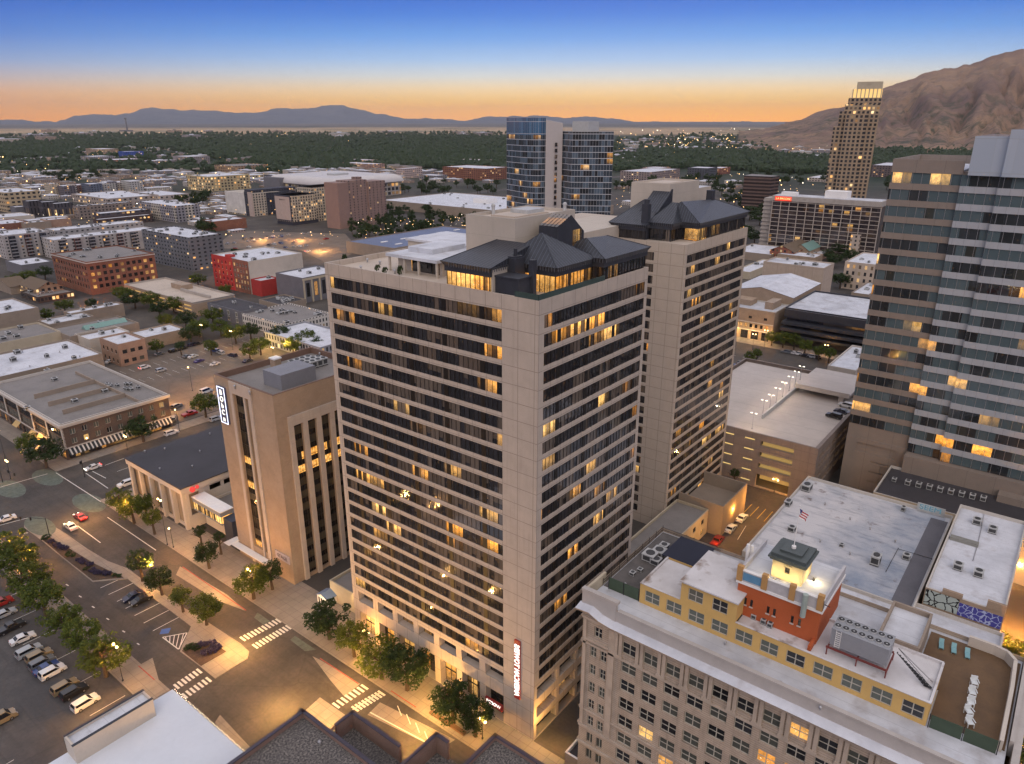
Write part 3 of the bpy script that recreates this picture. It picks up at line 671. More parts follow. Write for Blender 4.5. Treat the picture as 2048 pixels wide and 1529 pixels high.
g = MB(); g.box(195.7,B0+0.6,TH2+0.2,201.5,B0+0.75,93.0,0); mullions(g,'v',B0+0.6,195.7,201.5,TH2+0.2,93.0,1.2,0.1,0.1,1); g.box(195.6,B0+0.75,TH2+0.2,195.75,B0+4.5,93.0,0); g.build('lit_glazing', [M['pav_glass'], M['dark_frame']], t2)
# ------------------------------------------------------------------ generic flat-roofed building from surveyed roof corners
_wmesh = {}
def win_mesh(w, h, style, glass, frame):
    key = (round(w,2), round(h,2), style, glass.name, frame.name)
    if key in _wmesh: return _wmesh[key]
    b = MB(); f = min(0.12, w*0.08)
    b.quad((-w/2,0.0,0),(w/2,0.0,0),(w/2,0.0,h),(-w/2,0.0,h),0)
    for x in (-w/2, w/2-f): b.box(x,-0.08,0,x+f,0.0,h,1)
    b.box(-w/2+f,-0.08,0,w/2-f,0,f,1); b.box(-w/2+f,-0.08,h-f,w/2-f,0,h,1)
    if style in ('two','sash','trim','six'): b.box(-f*0.6,-0.09,f,f*0.6,-0.001,h-f,1)
    if style in ('sash','six'): b.box(-w/2+f,-0.07,h*0.5-f/2,w/2-f,-0.001,h*0.5+f/2,1)
    if style == 'one': b.box(-w/2+f,-0.07,h*0.5-f/2,w/2-f,-0.001,h*0.5+f/2,1)
    if style in ('sash','one'): b.box(-w/2-0.1,-0.34,-0.16,w/2+0.1,-0.02,-0.002,2)
    if style == 'trim':
        b.box(-w/2-0.22,-0.32,-0.3,w/2+0.22,-0.2,0,2); b.box(-w/2-0.25,-0.34,h,w/2+0.25,-0.2,h+0.35,2); b.box(-0.2,-0.36,h+0.35,0.2,-0.22,h+0.6,2)
        for s in (-1,1): b.box(s*(w/2+0.1)-0.1,-0.31,0,s*(w/2+0.1)+0.1,-0.2,h,2)
    if style == 'grid':
        for k in range(1,4): b.box(-w/2+w*k/4-0.03,-0.06,f,-w/2+w*k/4+0.03,-0.001,h-f,1)
        b.box(-w/2+f,-0.06,h*0.33-.03,w/2-f,-0.001,h*0.33+.03,1); b.box(-w/2+f,-0.06,h*0.66-.03,w/2-f,-0.001,h*0.66+.03,1)
    o = b.build('window', [glass, frame, M['trim']]); me = o.data; bpy.data.objects.remove(o); _wmesh[key] = me; return me
M['trim'] = plain('limestone_trim', (0.48,0.45,0.41), 0.8, 0.08, 1.0)
M['frame_white'] = plain('cream_window_frame', (0.42,0.40,0.34), 0.6, 0.08, 1.0)
M['pane'] = pane_glass('window_pane', 0.14, 1.2)
M['pane_lit'] = pane_glass('window_pane_lit', 0.45, 1.2)
M['pane_shade'] = pane_glass('window_pane_blind', 0.03, 1.0, shade=(0.10,0.115,0.10), shade_p=0.9)
def grid(h0, h1, n, w, z0, dz, m, h):
    p = (h1-h0)/n
    return [(h0+p*(i+.5)-w/2, h0+p*(i+.5)+w/2, z0+dz*j, z0+dz*j+h) for j in range(m) for i in range(n)]
def put_windows(parent, axis, pl, rects, depth, style, glass=None, frame=None, name='window', cap=100):
    glass = glass or M['pane']; frame = frame or M['dark_frame']
    for k, (a, c, z0, z1) in enumerate(rects):
        me = win_mesh(c-a, z1-z0, style, glass, frame)
        if axis == 'u': place(me, name, parent, (pl+depth, (a+c)/2, z0), -math.pi/2)
        else: place(me, name, parent, ((a+c)/2, pl+depth, z0), 0)
def corners(N, L, R, h):
    if h[0] == 'b': z = zat(*N, at(h[1], h[2]))
    else: z = h[1]
    n, l, r = at(*N, z), at(*L, z), at(*R, z)
    return n[0], n[1], r[0], l[1], z
def roof_part(parent, u0, v0, u1, v1, z, mat, coping, ph=0.7, pt=0.35, slab=0.25):
    b = MB(); zr = z-ph
    b.box(u0+pt, v0+pt, zr-slab, u1-pt, v1-pt, zr, 0)
    for p, q in (((u0,v0),(u1,v0)),((u1,v0),(u1,v1)),((u1,v1),(u0,v1)),((u0,v1),(u0,v0))):
        x0,x1 = sorted((p[0],q[0])); y0,y1 = sorted((p[1],q[1]))
        if x0 == x1: x0, x1 = (x0-0.03, x0+pt) if x0 == u0 else (x0-pt, x0+0.03)
        else: x0 += pt; x1 -= pt
        if y0 == y1: y0, y1 = (y0-0.03, y0+pt) if y0 == v0 else (y0-pt, y0+0.03)
        b.box(x0, y0, z-0.004, x1, y1, z+0.12, 1)
    for a, c in ((((u0+pt),(v0+pt)),((u1-pt),(v0+pt))),(((u1-pt),(v0+pt)),((u1-pt),(v1-pt))),(((u1-pt),(v1-pt)),((u0+pt),(v1-pt))),(((u0+pt),(v1-pt)),((u0+pt),(v0+pt)))):
        b.quad((c[0],c[1],zr),(a[0],a[1],zr),(a[0],a[1],z),(c[0],c[1],z),1)
    return b.build('roof', [mat, coping], parent)
def bldg(name, label, cat, N=None, L=None, R=None, h=None, box=None, wall='concrete', roof='white_roof', coping=None, wu=None, wv=None, ph=0.7, pt=0.35, units=0, group=None, base=None, depth=0.28, cap=None, unit_kind=None):
    u0, v0, u1, v1, z = box if box else corners(N, L, R, h)
    if u1 < u0+4: u1 = u0+4
    if v1 < v0+4: v1 = v0+4
    wm = M[wall] if isinstance(wall, str) else wall
    t = thing(name, label, cat, (u0, v0, 0), group)
    b = MB()
    ru = wu['rects'](v0, v1, z) if wu else []; rv = wv['rects'](u0, u1, z) if wv else []
    b.wall('u', u0, v0, v1, 0, z, ru, depth); b.wall('v', v0, u0, u1, 0, z, rv, depth)
    b.quad((u1,v0,0),(u1,v1,0),(u1,v1,z),(u1,v0,z)); b.quad((u1,v1,0),(u0,v1,0),(u0,v1,z),(u1,v1,z))
    b.build('wall', wm, t)
    roof_part(t, u0, v0, u1, v1, z, M[roof] if isinstance(roof, str) else roof, M[coping] if coping else wm, ph, pt)
    if wu: put_windows(t, 'u', u0, ru, depth-0.03, wu.get('style','one'), wu.get('glass'), wu.get('frame'))
    if wv: put_windows(t, 'v', v0, rv, depth-0.03, wv.get('style','one'), wv.get('glass'), wv.get('frame'))
    if cap:
        c = MB(); o, zz, hh = cap
        for x0,y0,x1,y1 in ((u0-o,v0-o,u1+o,v0-0.002),(u0-o,v0-0.002,u0-0.002,v1+o)): c.box(x0,y0,zz if zz>0 else z+zz,x1,y1,(zz if zz>0 else z+zz)+hh)
        c.build('cornice', M['trim'], t)
    rn = random.Random(hash((round(u0),round(v0))) & 0xffff)
    for k in range(units):
        s = rn.uniform(1.6, 3.4); m_ = 3.5
        x = rn.uniform(u0+m_, max(u0+m_+.1, u1-m_)); y = rn.uniform(v0+m_, max(v0+m_+.1, v1-m_))
        hvac((x, y, z-ph), s, s*rn.uniform(0.6,1.3), rn.uniform(1.2,2.2), 'grey roof unit on the '+' '.join(label.split()[:10]), 'roof units on the '+label, rn.choice((0, math.pi/2)))
    t['_b'] = (u0, v0, u1, v1, z)
    return t
def fac(*a, **k):
    key = 'fac_'+a[0]
    if key not in M: M[key] = facade(*a, **k)
    return M[key]
# ---- BLOCK ACROSS THE STREET, LEFT: three-storey brick shops with striped awnings
M['brick_brown'] = brick('brick_brown', (0.10,0.065,0.05), (0.13,0.085,0.065), (0.16,0.14,0.12))
M['brick_red'] = brick('brick_red', (0.19,0.065,0.04), (0.24,0.085,0.05), (0.22,0.17,0.14))
M['brick_tan'] = brick('brick_tan', (0.32,0.235,0.165), (0.37,0.275,0.195), (0.36,0.29,0.23), rough=0.85)
M['brick_pink'] = brick('brick_pink', (0.34,0.20,0.14), (0.39,0.24,0.17), (0.36,0.28,0.22))
M['brick_bright'] = plain('red_painted_brick', (0.36,0.035,0.03), 0.7, 0.15, 0.6)
M['stucco_cream'] = plain('cream_stucco', (0.50,0.45,0.39), 0.85, 0.08, 0.2, dirt=0.25)
M['stucco_tan'] = plain('tan_stucco', (0.27,0.22,0.175), 0.85, 0.1, 0.2, dirt=0.3)
M['grey_wall'] = plain('grey_wall', (0.14,0.14,0.155), 0.8, 0.1, 0.25, dirt=0.2)
M['cream_wall'] = plain('cream_wall', (0.45,0.39,0.29), 0.8, 0.08, 0.3, dirt=0.35)
M['awning_tan'] = plain('tan_awning', (0.50,0.36,0.16), 0.8, 0.1)
def stripes(name, c1, c2, w):
    t = NT(name); h, z, fx = face_h(t); g = t.n('NewGeometry'); nx, ny, nz = t.sep(g.outputs['Normal']); x, y, zz = t.sep(g.outputs['Position'])
    ux = t.m('GREATER_THAN', t.m('ABSOLUTE', nx), t.m('ABSOLUTE', ny))
    hh = t.m('ADD', t.m('MULTIPLY', y, ux), t.m('MULTIPLY', x, t.m('SUBTRACT', 1.0, ux)))
    t.base(t.mix(t.m('GREATER_THAN', t.m('FRACT', t.m('DIVIDE', hh, w)), 0.62), c1, c2)); t.rough(0.8); return t.mat
M['awning_stripe'] = stripes('striped_awning', (0.02,0.025,0.03), (0.55,0.53,0.5), 1.5)
u0, v0, u1, v1, z = corners((120,850),(0,770),(332,787),('b',133,922))
v1 = v0+72
st = thing('brick_store', 'brown brick corner store with white trimmed windows and striped awnings', 'building', (u0,v0,0))
b = MB(); n = 9
rv = grid(u0+1.5, u1-1.0, n, 1.9, 5.9, 3.8, 2, 2.2)
ru = []
for k in range(5): ru += [(v0+1.2+k*14.2, v0+13.4+k*14.2, 5.4, 8.6), (v0+1.2+k*14.2, v0+13.4+k*14.2, 9.2, 12.0)]
gv = [(u0+0.8, u1-0.8, 0.3, 3.6)]; gu = [(v0+0.8+k*14.2, v0+13.6+k*14.2, 0.3, 3.6) for k in range(5)]
b.wall('v', v0, u0, u1, 0, z, rv+gv, 0.4); b.wall('u', u0, v0, v1, 0, z, ru+gu, 0.4)
b.quad((u1,v0,0),(u1,v1,0),(u1,v1,z),(u1,v0,z)); b.quad((u1,v1,0),(u0,v1,0),(u0,v1,z),(u1,v1,z)); b.build('wall', M['brick_brown'], st)
roof_part(st, u0, v0, u1, v1, z, M['grey_roof'], M['trim'], 1.0)
c = MB(); c.box(u0-0.7, v0-0.7, z-1.5, u1+0.4, v0-0.003, z-0.9); c.box(u0-0.7, v0-0.003, z-1.5, u0-0.003, v1, z-0.9); c.box(u0-0.9,v0-0.9,z-0.898,u1+0.5,v0-0.003,z-0.2); c.box(u0-0.9,v0-0.003,z-0.898,u0-0.003,v1,z-0.2)
c.box(u0-0.25,v0-0.25,4.6,u1,v0-0.003,5.0); c.box(u0-0.25,v0-0.003,4.6,u0-0.003,v1,5.0)
for k in range(6): c.box(u0-0.2, v0+k*14.2-0.45, 5.002, u0-0.003, v0+k*14.2+0.45, z-1.502)
for k in range(14): c.box(u0-0.12,v0-0.12,5.1+k*0.6,u0+0.5,v0-0.003,5.4+k*0.6)
c.build('cornice', M['trim'], st)
put_windows(st, 'v', v0, rv, 0.37, 'trim', M['pane_shade'], M['frame_white']); put_windows(st, 'u', u0, ru, 0.37, 'grid', M['pane'], M['dark_frame'])
put_windows(st, 'v', v0, gv, 0.37, 'grid', M['shop'], name='shop_window'); put_windows(st, 'u', u0, gu, 0.37, 'grid', M['shop'], name='shop_window')
for (x0,y0,x1,y1) in ((u0+0.5,v0,u1-0.5,v0),):
    a = MB(); a.quad((x0,y0-1.8,2.7),(x1,y0-1.8,2.7),(x1,y0-0.01,4.5),(x0,y0-0.01,4.5)); a.quad((x0,y0-1.8,2.3),(x1,y0-1.8,2.3),(x1,y0-1.8,2.7),(x0,y0-1.8,2.7)); a.build('awning', M['awning_stripe'], st)
a = MB(); a.quad((u0-1.8,v0+6,2.7),(u0-1.8,v0-0.3,2.7),(u0-0.01,v0-0.3,4.5),(u0-0.01,v0+6,4.5)); a.build('awning', M['awning_stripe'], st)
for y in (20, 27, 43): 
    a = MB(); a.quad((u0-2,v0+y+5,2.7),(u0-2,v0+y,2.7),(u0-0.01,v0+y,4.4),(u0-0.01,v0+y+5,4.4)); a.build('awning', M['awning_tan'], st)
w_ = MB()
for y in (12.5, 26, 40): w_.box(u0+6, v0+y, z-1.0, u0+30, v0+y+0.5, z+0.9)
w_.box(u0+30,v0+1,z-1.0,u0+30.5,v0+60,z+0.3); w_.build('roof_divider', M['stucco_tan'], st)
for k in range(20):
    rx, ry = at(232+random.uniform(-22,56), 785+random.uniform(-16,14), z-0.9)[:2]
    if u0+31 < rx < u1-1 and v0+1 < ry < v1-2: hvac((rx,ry,z-1.0), 1.3,1.5,1.4,'tan condenser in a rooftop row above the brown brick corner store','condensers on the brick store')
for px, py in ((55,820),(110,762),(210,785),(95,745),(150,805)):
    hvac(at(px,py,z-1), 2.2,1.7,1.5, 'grey cooling unit on the grey roof of the brown brick store', 'cooling units on the brick store')
# ---- buildings behind and left of it
B = bldg
B('retail_hall', 'low wide hall with a plain white roof beside the brown brick store', 'building', box=(101, 374.5, 146, 415, 12.5), wall='stucco_tan', units=5, unit_kind='hall beside the brick store')
B('retail_hall', 'cream walled shop hall with a tall plain parapet behind the white roofed hall', 'building', N=(-50,697), L=(-70,672), R=(113,660), h=('z',11), wall='cream_wall', roof='grey_roof', units=4, unit_kind='cream walled hall')
B('retail_hall', 'tall tan windowless hall with white roof at the edge of the view', 'building', N=(-60,639), L=(-110,618), R=(73,614), h=('z',15), wall='stucco_tan', units=4, unit_kind='tall tan hall')
B('brick_office', 'small pink brick office block with white roof by the car park', 'building', N=(235,690), L=(198,676), R=(290,678), h=('b',240,735), wall='brick_pink', units=1,
  wu=dict(rects=lambda a,b_,z: grid(a+1,b_-1,4,1.6,z*0.55,z,1,2.0)+grid(a+1,b_-1,4,1.6,1.5,z,1,2.0), style='sash'), wv=dict(rects=lambda a,b_,z: grid(a+1,b_-1,3,2.4,z*0.55,z,1,2.0)+grid(a+1,b_-1,3,2.4,1.5,z,1,2.0), style='grid'))
B('warehouse', 'long low tan brick warehouse wing behind the pink brick office', 'building', N=(290,676), L=(262,664), R=(353,652), h=('z',7), wall='brick_tan', units=2)
B('warehouse', 'beige stucco block attached behind the pink brick office', 'building', N=(178,680), L=(152,668), R=(245,658), h=('z',10), wall='stucco_cream', units=2)
B('warehouse', 'brown walled hall with a long teal skylight on its roof', 'building', N=(140,674), L=(112,655), R=(260,640), h=('z',10), wall='stucco_tan', roof='grey_roof', units=2)
B('warehouse', 'low hall with cluttered pale roof behind the teal skylight', 'building', N=(98,650), L=(78,640), R=(180,630), h=('z',9), wall='stucco_tan', roof='white_roof2', units=4)
B('warehouse', 'long narrow hall with white roof along the side street trees', 'building', N=(140,628), L=(127,623), R=(252,610), h=('z',8), wall='stucco_tan', roof='white_roof', units=4)
sk = thing('skylight', 'long teal glazed skylight on a brown hall roof', 'skylight', at(172,656,9.4))
p0, p1 = at(172,661,9.4), at(252,643,9.4); c = MB()
c.poly([(p0[0],p0[1]-0,9.4),(p1[0],p0[1],9.4),(p1[0],p0[1]+3,11.6),(p0[0],p0[1]+3,11.6)]); c.poly([(p1[0],p0[1]+6,9.4),(p0[0],p0[1]+6,9.4),(p0[0],p0[1]+3,11.6),(p1[0],p0[1]+3,11.6)])
c.poly([(p0[0],p0[1],9.4),(p0[0],p0[1]+3,11.6),(p0[0],p0[1]+6,9.4)]); c.poly([(p1[0],p0[1],9.4),(p1[0],p0[1]+6,9.4),(p1[0],p0[1]+3,11.6)])
M['teal'] = plain('teal_glazing', (0.17,0.30,0.27), 0.3, 0.1, 0.5); c.build('glazing', M['teal'], sk)
# gable-roofed restaurants, far left
def gable(name, label, N, L, R, h, wall, roofm, rise=4.0, axis='u', cat='building'):
    u0, v0, u1, v1, z = corners(N, L, R, h); t = thing(name, label, cat, (u0,v0,0))
    b = MB(); b.box(u0,v0,0,u1,v1,z,0,skip='tb')
    o = 0.8
    r = MB()
    if axis == 'u':
        m_ = (v0+v1)/2
        b.poly([(u0,v1,z),(u0,v0,z),(u0,m_,z+rise)]); b.poly([(u1,v0,z),(u1,v1,z),(u1,m_,z+rise)])
        r.quad((u0-o,v0-o,z-0.3),(u1+o,v0-o,z-0.3),(u1+o,m_,z+rise+.05),(u0-o,m_,z+rise+.05)); r.quad((u1+o,v1+o,z-0.3),(u0-o,v1+o,z-0.3),(u0-o,m_,z+rise+.05),(u1+o,m_,z+rise+.05))
    else:
        m_ = (u0+u1)/2
        b.poly([(u0,v0,z),(u1,v0,z),(m_,v0,z+rise)]); b.poly([(u1,v1,z),(u0,v1,z),(m_,v1,z+rise)])
        r.quad((u0-o,v1+o,z-0.3),(u0-o,v0-o,z-0.3),(m_,v0-o,z+rise+.05),(m_,v1+o,z+rise+.05)); r.quad((u1+o,v0-o,z-0.3),(u1+o,v1+o,z-0.3),(m_,v1+o,z+rise+.05),(m_,v0-o,z+rise+.05))
    b.build('wall', wall, t); r.build('roof', roofm, t); return t
M['shingle'] = plain('brown_shingle', (0.13,0.095,0.065), 0.9, 0.2, 0.8)
gable('restaurant', 'brown gabled restaurant near the red brick warehouse corner', (72,580),(42,568),(126,572),('z',7), fac('rest',(0.26,0.19,0.13),4,4,0.5,0.5,0.4), M['shingle'], 4.5, 'v')
gable('restaurant', 'brown gabled restaurant with low eaves at the edge of the view', (20,574),(-15,562),(50,566),('z',6), M['stucco_tan'], M['shingle'], 4, 'u')
B('restaurant', 'dark flat restaurant with lit veranda below the gabled roofs', 'building', N=(75,595), L=(28,585), R=(138,580), h=('z',4.5), wall=fac('verand',(0.07,0.05,0.04),2.5,4.5,0.7,0.5,0.5), roof='grey_roof', units=5, unit_kind='veranda restaurant')
B('warehouse', 'low grey shed with white roof left of the brick warehouse', 'building', N=(42,531), L=(0,523), R=(96,520), h=('b',47,552), wall='grey_wall', units=2)
# ---- parking deck with lit open floors
u0,v0,u1,v1,z = corners((384,607),(237,571),(470,590),('b',384,635))
pk = thing('parking_deck', 'low tan parking deck with empty pale top level and glowing open floors', 'parking deck', (u0,v0,0))
c = MB(); ru = [(v0+2+k*11.2, v0+12.4+k*11.2, zz, zz+1.3) for k in range(int((v1-v0-3)/11.2)) for zz in (1.0,3.6,6.2)]
c.wall('u',u0,v0,v1,0,z,ru,1.0); c.box(u0+0.01,v0,0,u1,v1,z-1.2,0,skip='ub'); c.build('wall', M['brick_tan'], pk)
roof_part(pk,u0,v0,u1,v1,z+0.2,M['tan_deck'],M['concrete'],1.0)
M['garage_glow'] = band_glass('garage_interior', 3, 2.6, 1.0, room=2, strength=0.55, curt_p=0.0)
c = MB(); c.box(u0+0.95,v0+2,1,u0+1.0,v1-2,z-1.5); c.build('lit_floor', glow('garage_light', (1.0,0.6,0.2), 0.5), pk)
c = MB(); c.box(u0+18,v0+45,z-0.8,u0+26,v0+60,z+2.6); c.build('stair_tower', M['brick_tan'], pk); c = MB(); c.box(u0+16,v0+6,z-0.8,u0+17,v0+44,z+1.2); c.build('ramp_wall', M['concrete'], pk)
# ---- red brick warehouse, grey and coloured apartment blocks
def wr(n, w, m, z0, dz, h, ma=1.0): return lambda a,b_,z: grid(a+ma,b_-ma,n,w,z0,dz,m,h)
B('brick_warehouse', 'long five storey red brick warehouse with lit arcade at street level', 'building', N=(172,525), L=(95,508), R=(311,507), h=('b',175,592), wall='brick_red', roof='grey_roof', units=9, unit_kind='red brick warehouse',
  wu=dict(rects=wr(13,2.0,4,4.5,4.6,2.6), style='two'), wv=dict(rects=wr(11,2.6,4,4.5,4.6,2.6), style='grid', glass=M['pane_lit']), cap=(0.5,-1.2,0.6))
B('apartment_block', 'dark grey modern apartment block with white roof between coloured flats and car park', 'apartment block', N=(377,476), L=(302,457), R=(434,466), h=('b',381,544), wall=fac('gapt',(0.13,0.135,0.15),5.2,3.3,0.4,0.42,0.12), roof='white_roof', units=12, unit_kind='dark grey apartment block')
def balcony_block(label, N, L, R, h, cols):
    t = B('apartment_block', label, 'apartment block', N=N, L=L, R=R, h=h, wall=fac('lapt',(0.36,0.34,0.33),6.0,3.0,0.28,0.45,0.12), roof='white_roof', units=10, unit_kind='flats with balconies')
    u0,v0,u1,v1,z = t['_b']; n = int((u1-u0)/13)
    for k in range(n):
        x = u0+4+k*13; m_ = cols[k % len(cols)]
        c = MB(); c.box(x,v0-1.4,1,x+5.5,v0-0.01,z-1,0)
        c.build('bay', fac('bay%d'%cols.index(m_), m_, 2.75, 3.0, 0.75, 0.62, 0.15), t)
        d = MB()
        for q in range(int((z-2)/3.0)): d.box(x,v0-2.3,2.4+q*3,x+5.5,v0-1.41,2.5+q*3); d.box(x,v0-2.3,2.5+q*3,x+5.5,v0-2.26,3.4+q*3)
        d.build('balcony', M['steel'], t)
    return t
balcony_block('long light grey apartment block with stacked dark and red balcony bays', (107,481),(87,475),(309,457),('z',18), [(0.05,0.05,0.07),(0.13,0.05,0.045),(0.06,0.06,0.08)])
balcony_block('beige grey apartment block with balconies at the edge of the view', (5,472),(-30,465),(87,460),('b',15,520), [(0.07,0.07,0.08),(0.10,0.09,0.09)])
B('apartment_block', 'grey apartment wing seen over the roof of the balcony flats', 'apartment block', N=(110,462), L=(95,457), R=(300,446), h=('z',19), wall=fac('lapt2',(0.33,0.32,0.32),5,3,0.4,0.45,0.08), units=8, unit_kind='grey apartment wing')
# red loft building
t = B('loft_building', 'red painted loft building with cream plaster flank by the car park', 'building', N=(496,524), L=(406,512), R=(607,507), h=('b',497,590), wall='stucco_cream', roof='white_roof', units=8, unit_kind='red loft building')
u0,v0,u1,v1,z = t['_b']; c = MB(); vm = v0+(v1-v0)*0.42
ra_ = grid(v0+1,vm-0.5,5,2.0,3,4.1,5,2.4); rb_ = grid(vm+1,v1-1,5,1.3,3,4.1,5,2.2)
c.wall('u',u0-0.35,v0,vm,0,z+0.3,ra_,0.3,0); c.build('brick_front', M['brick_red'], t); put_windows(t,'u',u0-0.35,ra_,0.27,'six',M['pane_lit'],M['frame_white'])
c = MB(); c.wall('u',u0-0.3,vm,v1,0,z+0.6,rb_,0.28,0); c.box(u0-0.29,vm+2,z+0.6,u0+4,vm+9,z+2.2); c.build('red_front', M['brick_bright'], t); put_windows(t,'u',u0-0.3,rb_,0.25,'one',M['pane'],M['dark_frame'])
B('annex', 'low bright red brick annex in front of the cream plaster flank', 'building', box=(u0+0.5,v0-12,u0+16,v0-0.02,11.5), wall='brick_bright', roof='white_roof', units=1)
B('annex', 'low rust red annex beside the bright red one', 'building', box=(u0+16.2,v0-13,u0+34,v0-0.02,9.0), wall='brick_pink', roof='white_roof')
# grey pilaster building, mansard house, white row
t = B('corner_building', 'grey building with tall cream pilasters next to the front tower', 'building', N=(604,557), L=(557,545), R=(690,542), h=('z',18), wall='grey_wall', roof='white_roof', units=3, unit_kind='grey pilaster building',
  wv=dict(rects=lambda a,b_,z: grid(a+1,b_-1,5,3.0,4,z,1,z-8), style='grid'))
u0,v0,u1,v1,z = t['_b']; c = MB()
for k in range(6): x = u0+0.9+(u1-u0-2)*k/5; c.box(x-0.6,v0-0.5,0,x+0.6,v0-0.01,z-2)
c.box(u0,v0-0.6,z-2,u1,v0-0.01,z-0.6); c.build('pilaster_frame', M['cream_wall'], t)
t = B('mansard_house', 'charcoal mansard house with white framed windows behind lit trees', 'building', N=(482,624), L=(433,602), R=(532,612), h=('z',9), wall='grey_wall', roof='dark_roof', units=3, unit_kind='charcoal mansard house',
  wu=dict(rects=wr(4,2.2,2,1.2,3.8,2.4), style='trim', frame=M['frame_white']))
B('row_building', 'white fronted row of small shops with a peaked gable end', 'building', N=(569,650), L=(486,626), R=(655,625), h=('z',8), wall=fac('wrow',(0.55,0.53,0.5),2.4,3.4,0.45,0.6,0.1), roof='grey_roof', units=10, unit_kind='white fronted row')
B('row_building', 'low blue grey shop hall with broad white roof beside the white fronted row', 'building', N=(640,696), L=(570,653), R=(690,664), h=('z',8), wall=fac('brow',(0.24,0.25,0.28),2.6,4,0.5,0.6,0.1), roof='white_roof')
B('shed', 'cluttered low kitchen shed with steel ducts behind the mansard house', 'building', N=(560,610), L=(515,600), R=(600,596), h=('z',7), wall='stucco_tan', roof='dark_roof', units=9, unit_kind='kitchen shed')
# ---- hotels, brown tower, arena and the convention halls
M['blank_light'] = panel('hotel_blank_panel', (0.42,0.34,0.30), 30, 30)
M['hotel_dark'] = plain('hotel_charcoal', (0.035,0.038,0.055), 0.6, 0.15)
u0,v0,u1,v1,z = corners((502,387),(447,382),(556,382),('b',503,434))
t = thing('hotel', 'cream and charcoal hotel with a tall dark framed blank end, the one behind', 'hotel', (u0,v0,0))
c = MB(); c.box(u0+1,v0,0,u1,v1,z-0.5,0,skip='b'); c.build('wall', fac('hotA',(0.40,0.36,0.30),4.2,3.3,0.5,0.6,0.18), t)
c = MB(); c.box(u0,v0-0.3,0,u0+1.4,v0+9,z+1); c.build('blank_wall', M['blank_light'], t)
c = MB(); c.box(u0-0.4,v0+9,0,u0+2,v0+16,z+1.4); c.box(u0+22,v0-0.4,0,u1+26,v0+14,z-1); c.box(u0+3,v0+5,z-0.5,u1+30,v0+20,z+3.5); c.build('dark_wing', fac('hotD',(0.035,0.038,0.055),4.0,3.3,0.5,0.6,0.1), t)
c = MB(); c.box(u0-0.2,v0+16,2,u0+1,v1,z-0.5); c.box(u0-0.5,v1,0,u0+2,v1+1,z); c.build('glass_front', fac('hotG',(0.55,0.53,0.5),30,3.3,0.02,0.1,0.0), t)
u0,v0,u1,v1,z = corners((579,393),(556,389),(622,388),('b',580,452))
t = thing('hotel', 'cream hotel with a blank signed end wall in a dark frame facing the car park', 'hotel', (u0,v0,0))
c = MB(); c.box(u0+0.9,v0,4,u1+2,v1,z,0,skip='b'); c.box(u1+2,v0+6,0,u1+60,v1+4,z+7,0,skip='b'); c.build('wall', fac('hotB',(0.42,0.37,0.29),3.8,3.4,0.45,0.62,0.22), t)
c = MB(); c.box(u0+0.2,v0+1.2,6,u0+0.88,v1-1.2,z-1); c.build('blank_wall', M['blank_light'], t)
c = MB(); c.box(u0,v0,5,u0+0.9,v0+1.2,z+0.4); c.box(u0,v1-1.2,5,u0+0.9,v1,z+0.4); c.box(u0,v0+1.2,z-1,u0+0.9,v1-1.2,z+0.4); c.box(u0,v0+1.2,5,u0+0.9,v1-1.2,6); c.box(u0+1.5,v0+0.5,0,u1+4,v1,4); c.build('dark_frame', M['hotel_dark'], t)
roof_part(t,u0+0.9,v0,u1+2,v1,z+0.5,M['white_roof'],M['hotel_dark'],0.5); roof_part(t,u1+2,v0+6,u1+60,v1+4,z+7.5,M['white_roof'],M['hotel_dark'],0.5)
text_mesh('BARRINGTON', 1.9, 0.03, M['hotel_dark'], 'sign_lettering', t, (u0+0.1,(v0+v1)/2,z-5), (math.pi/2,0,-math.pi/2))
u0,v0,u1,v1,z = corners((674,367),(660,366),(733,362),('b',680,459))
t = thing('apartment_slab', 'plain brown tower slab with small slot windows beside the hotel', 'tower', (u0,v0,0))
M['brown_slab'] = plain('brown_render', (0.235,0.16,0.14), 0.85, 0.06, 0.2)
c = MB(); c.box(u0,v0,0,u0+16,v0+24,z); c.build('blank_wall', M['brown_slab'], t)
c = MB(); c.box(u0+16.01,v0+1.5,0,u0+46,v0+22,z+1.5); c.box(u0+46.01,v0,0,u0+74,v0+22,z-1); c.box(u0+35,v0+8,z+1.5,u0+44,v0+16,z+4.5); c.build('wall', fac('brs',(0.225,0.155,0.135),6.0,3.05,0.22,0.5,0.1,glass=(0.03,0.03,0.04)), t)
B('hall', 'low brick hall with white roof in front of the hotels', 'building', N=(425,444), L=(416,439), R=(503,438), h=('b',426,464), wall='brick_red', units=4, unit_kind='low brick hall')
# arena
P = at(668,364,30); l_ = at(562,352,30); r_ = at(776,351,30); u0,v0,u1,v1 = P[0],P[1],r_[0],l_[1]
t = thing('arena', 'wide arena with curved glowing white roof edge and dark grey corner block', 'arena', (u0,v0,0))
c = MB(); c.box(u0+4,v0+4,0,u1-4,v1-4,26,0); c.build('wall', fac('aren',(0.30,0.28,0.26),9,7,0.7,0.7,0.5,strength=0.8), t)
c = MB(); nn = 10
for k in range(nn):
    a0, a1 = k/nn*math.pi/2, (k+1)/nn*math.pi/2
    q = lambda a: (14*(1-math.cos(a)), 22+12*math.sin(a))
    (o0,z0),(o1,z1) = q(a0), q(a1)
    for (x0,y0,x1,y1) in ((u0,v0,u1,v0),(u1,v0,u1,v1),(u1,v1,u0,v1),(u0,v1,u0,v0)):
        def ins(x,y,o): return (x+(o if x==u0 else -o), y+(o if y==v0 else -o))
        c.quad((*ins(x0,y0,o0),z0),(*ins(x1,y1,o0),z0),(*ins(x1,y1,o1),z1),(*ins(x0,y0,o1),z1))
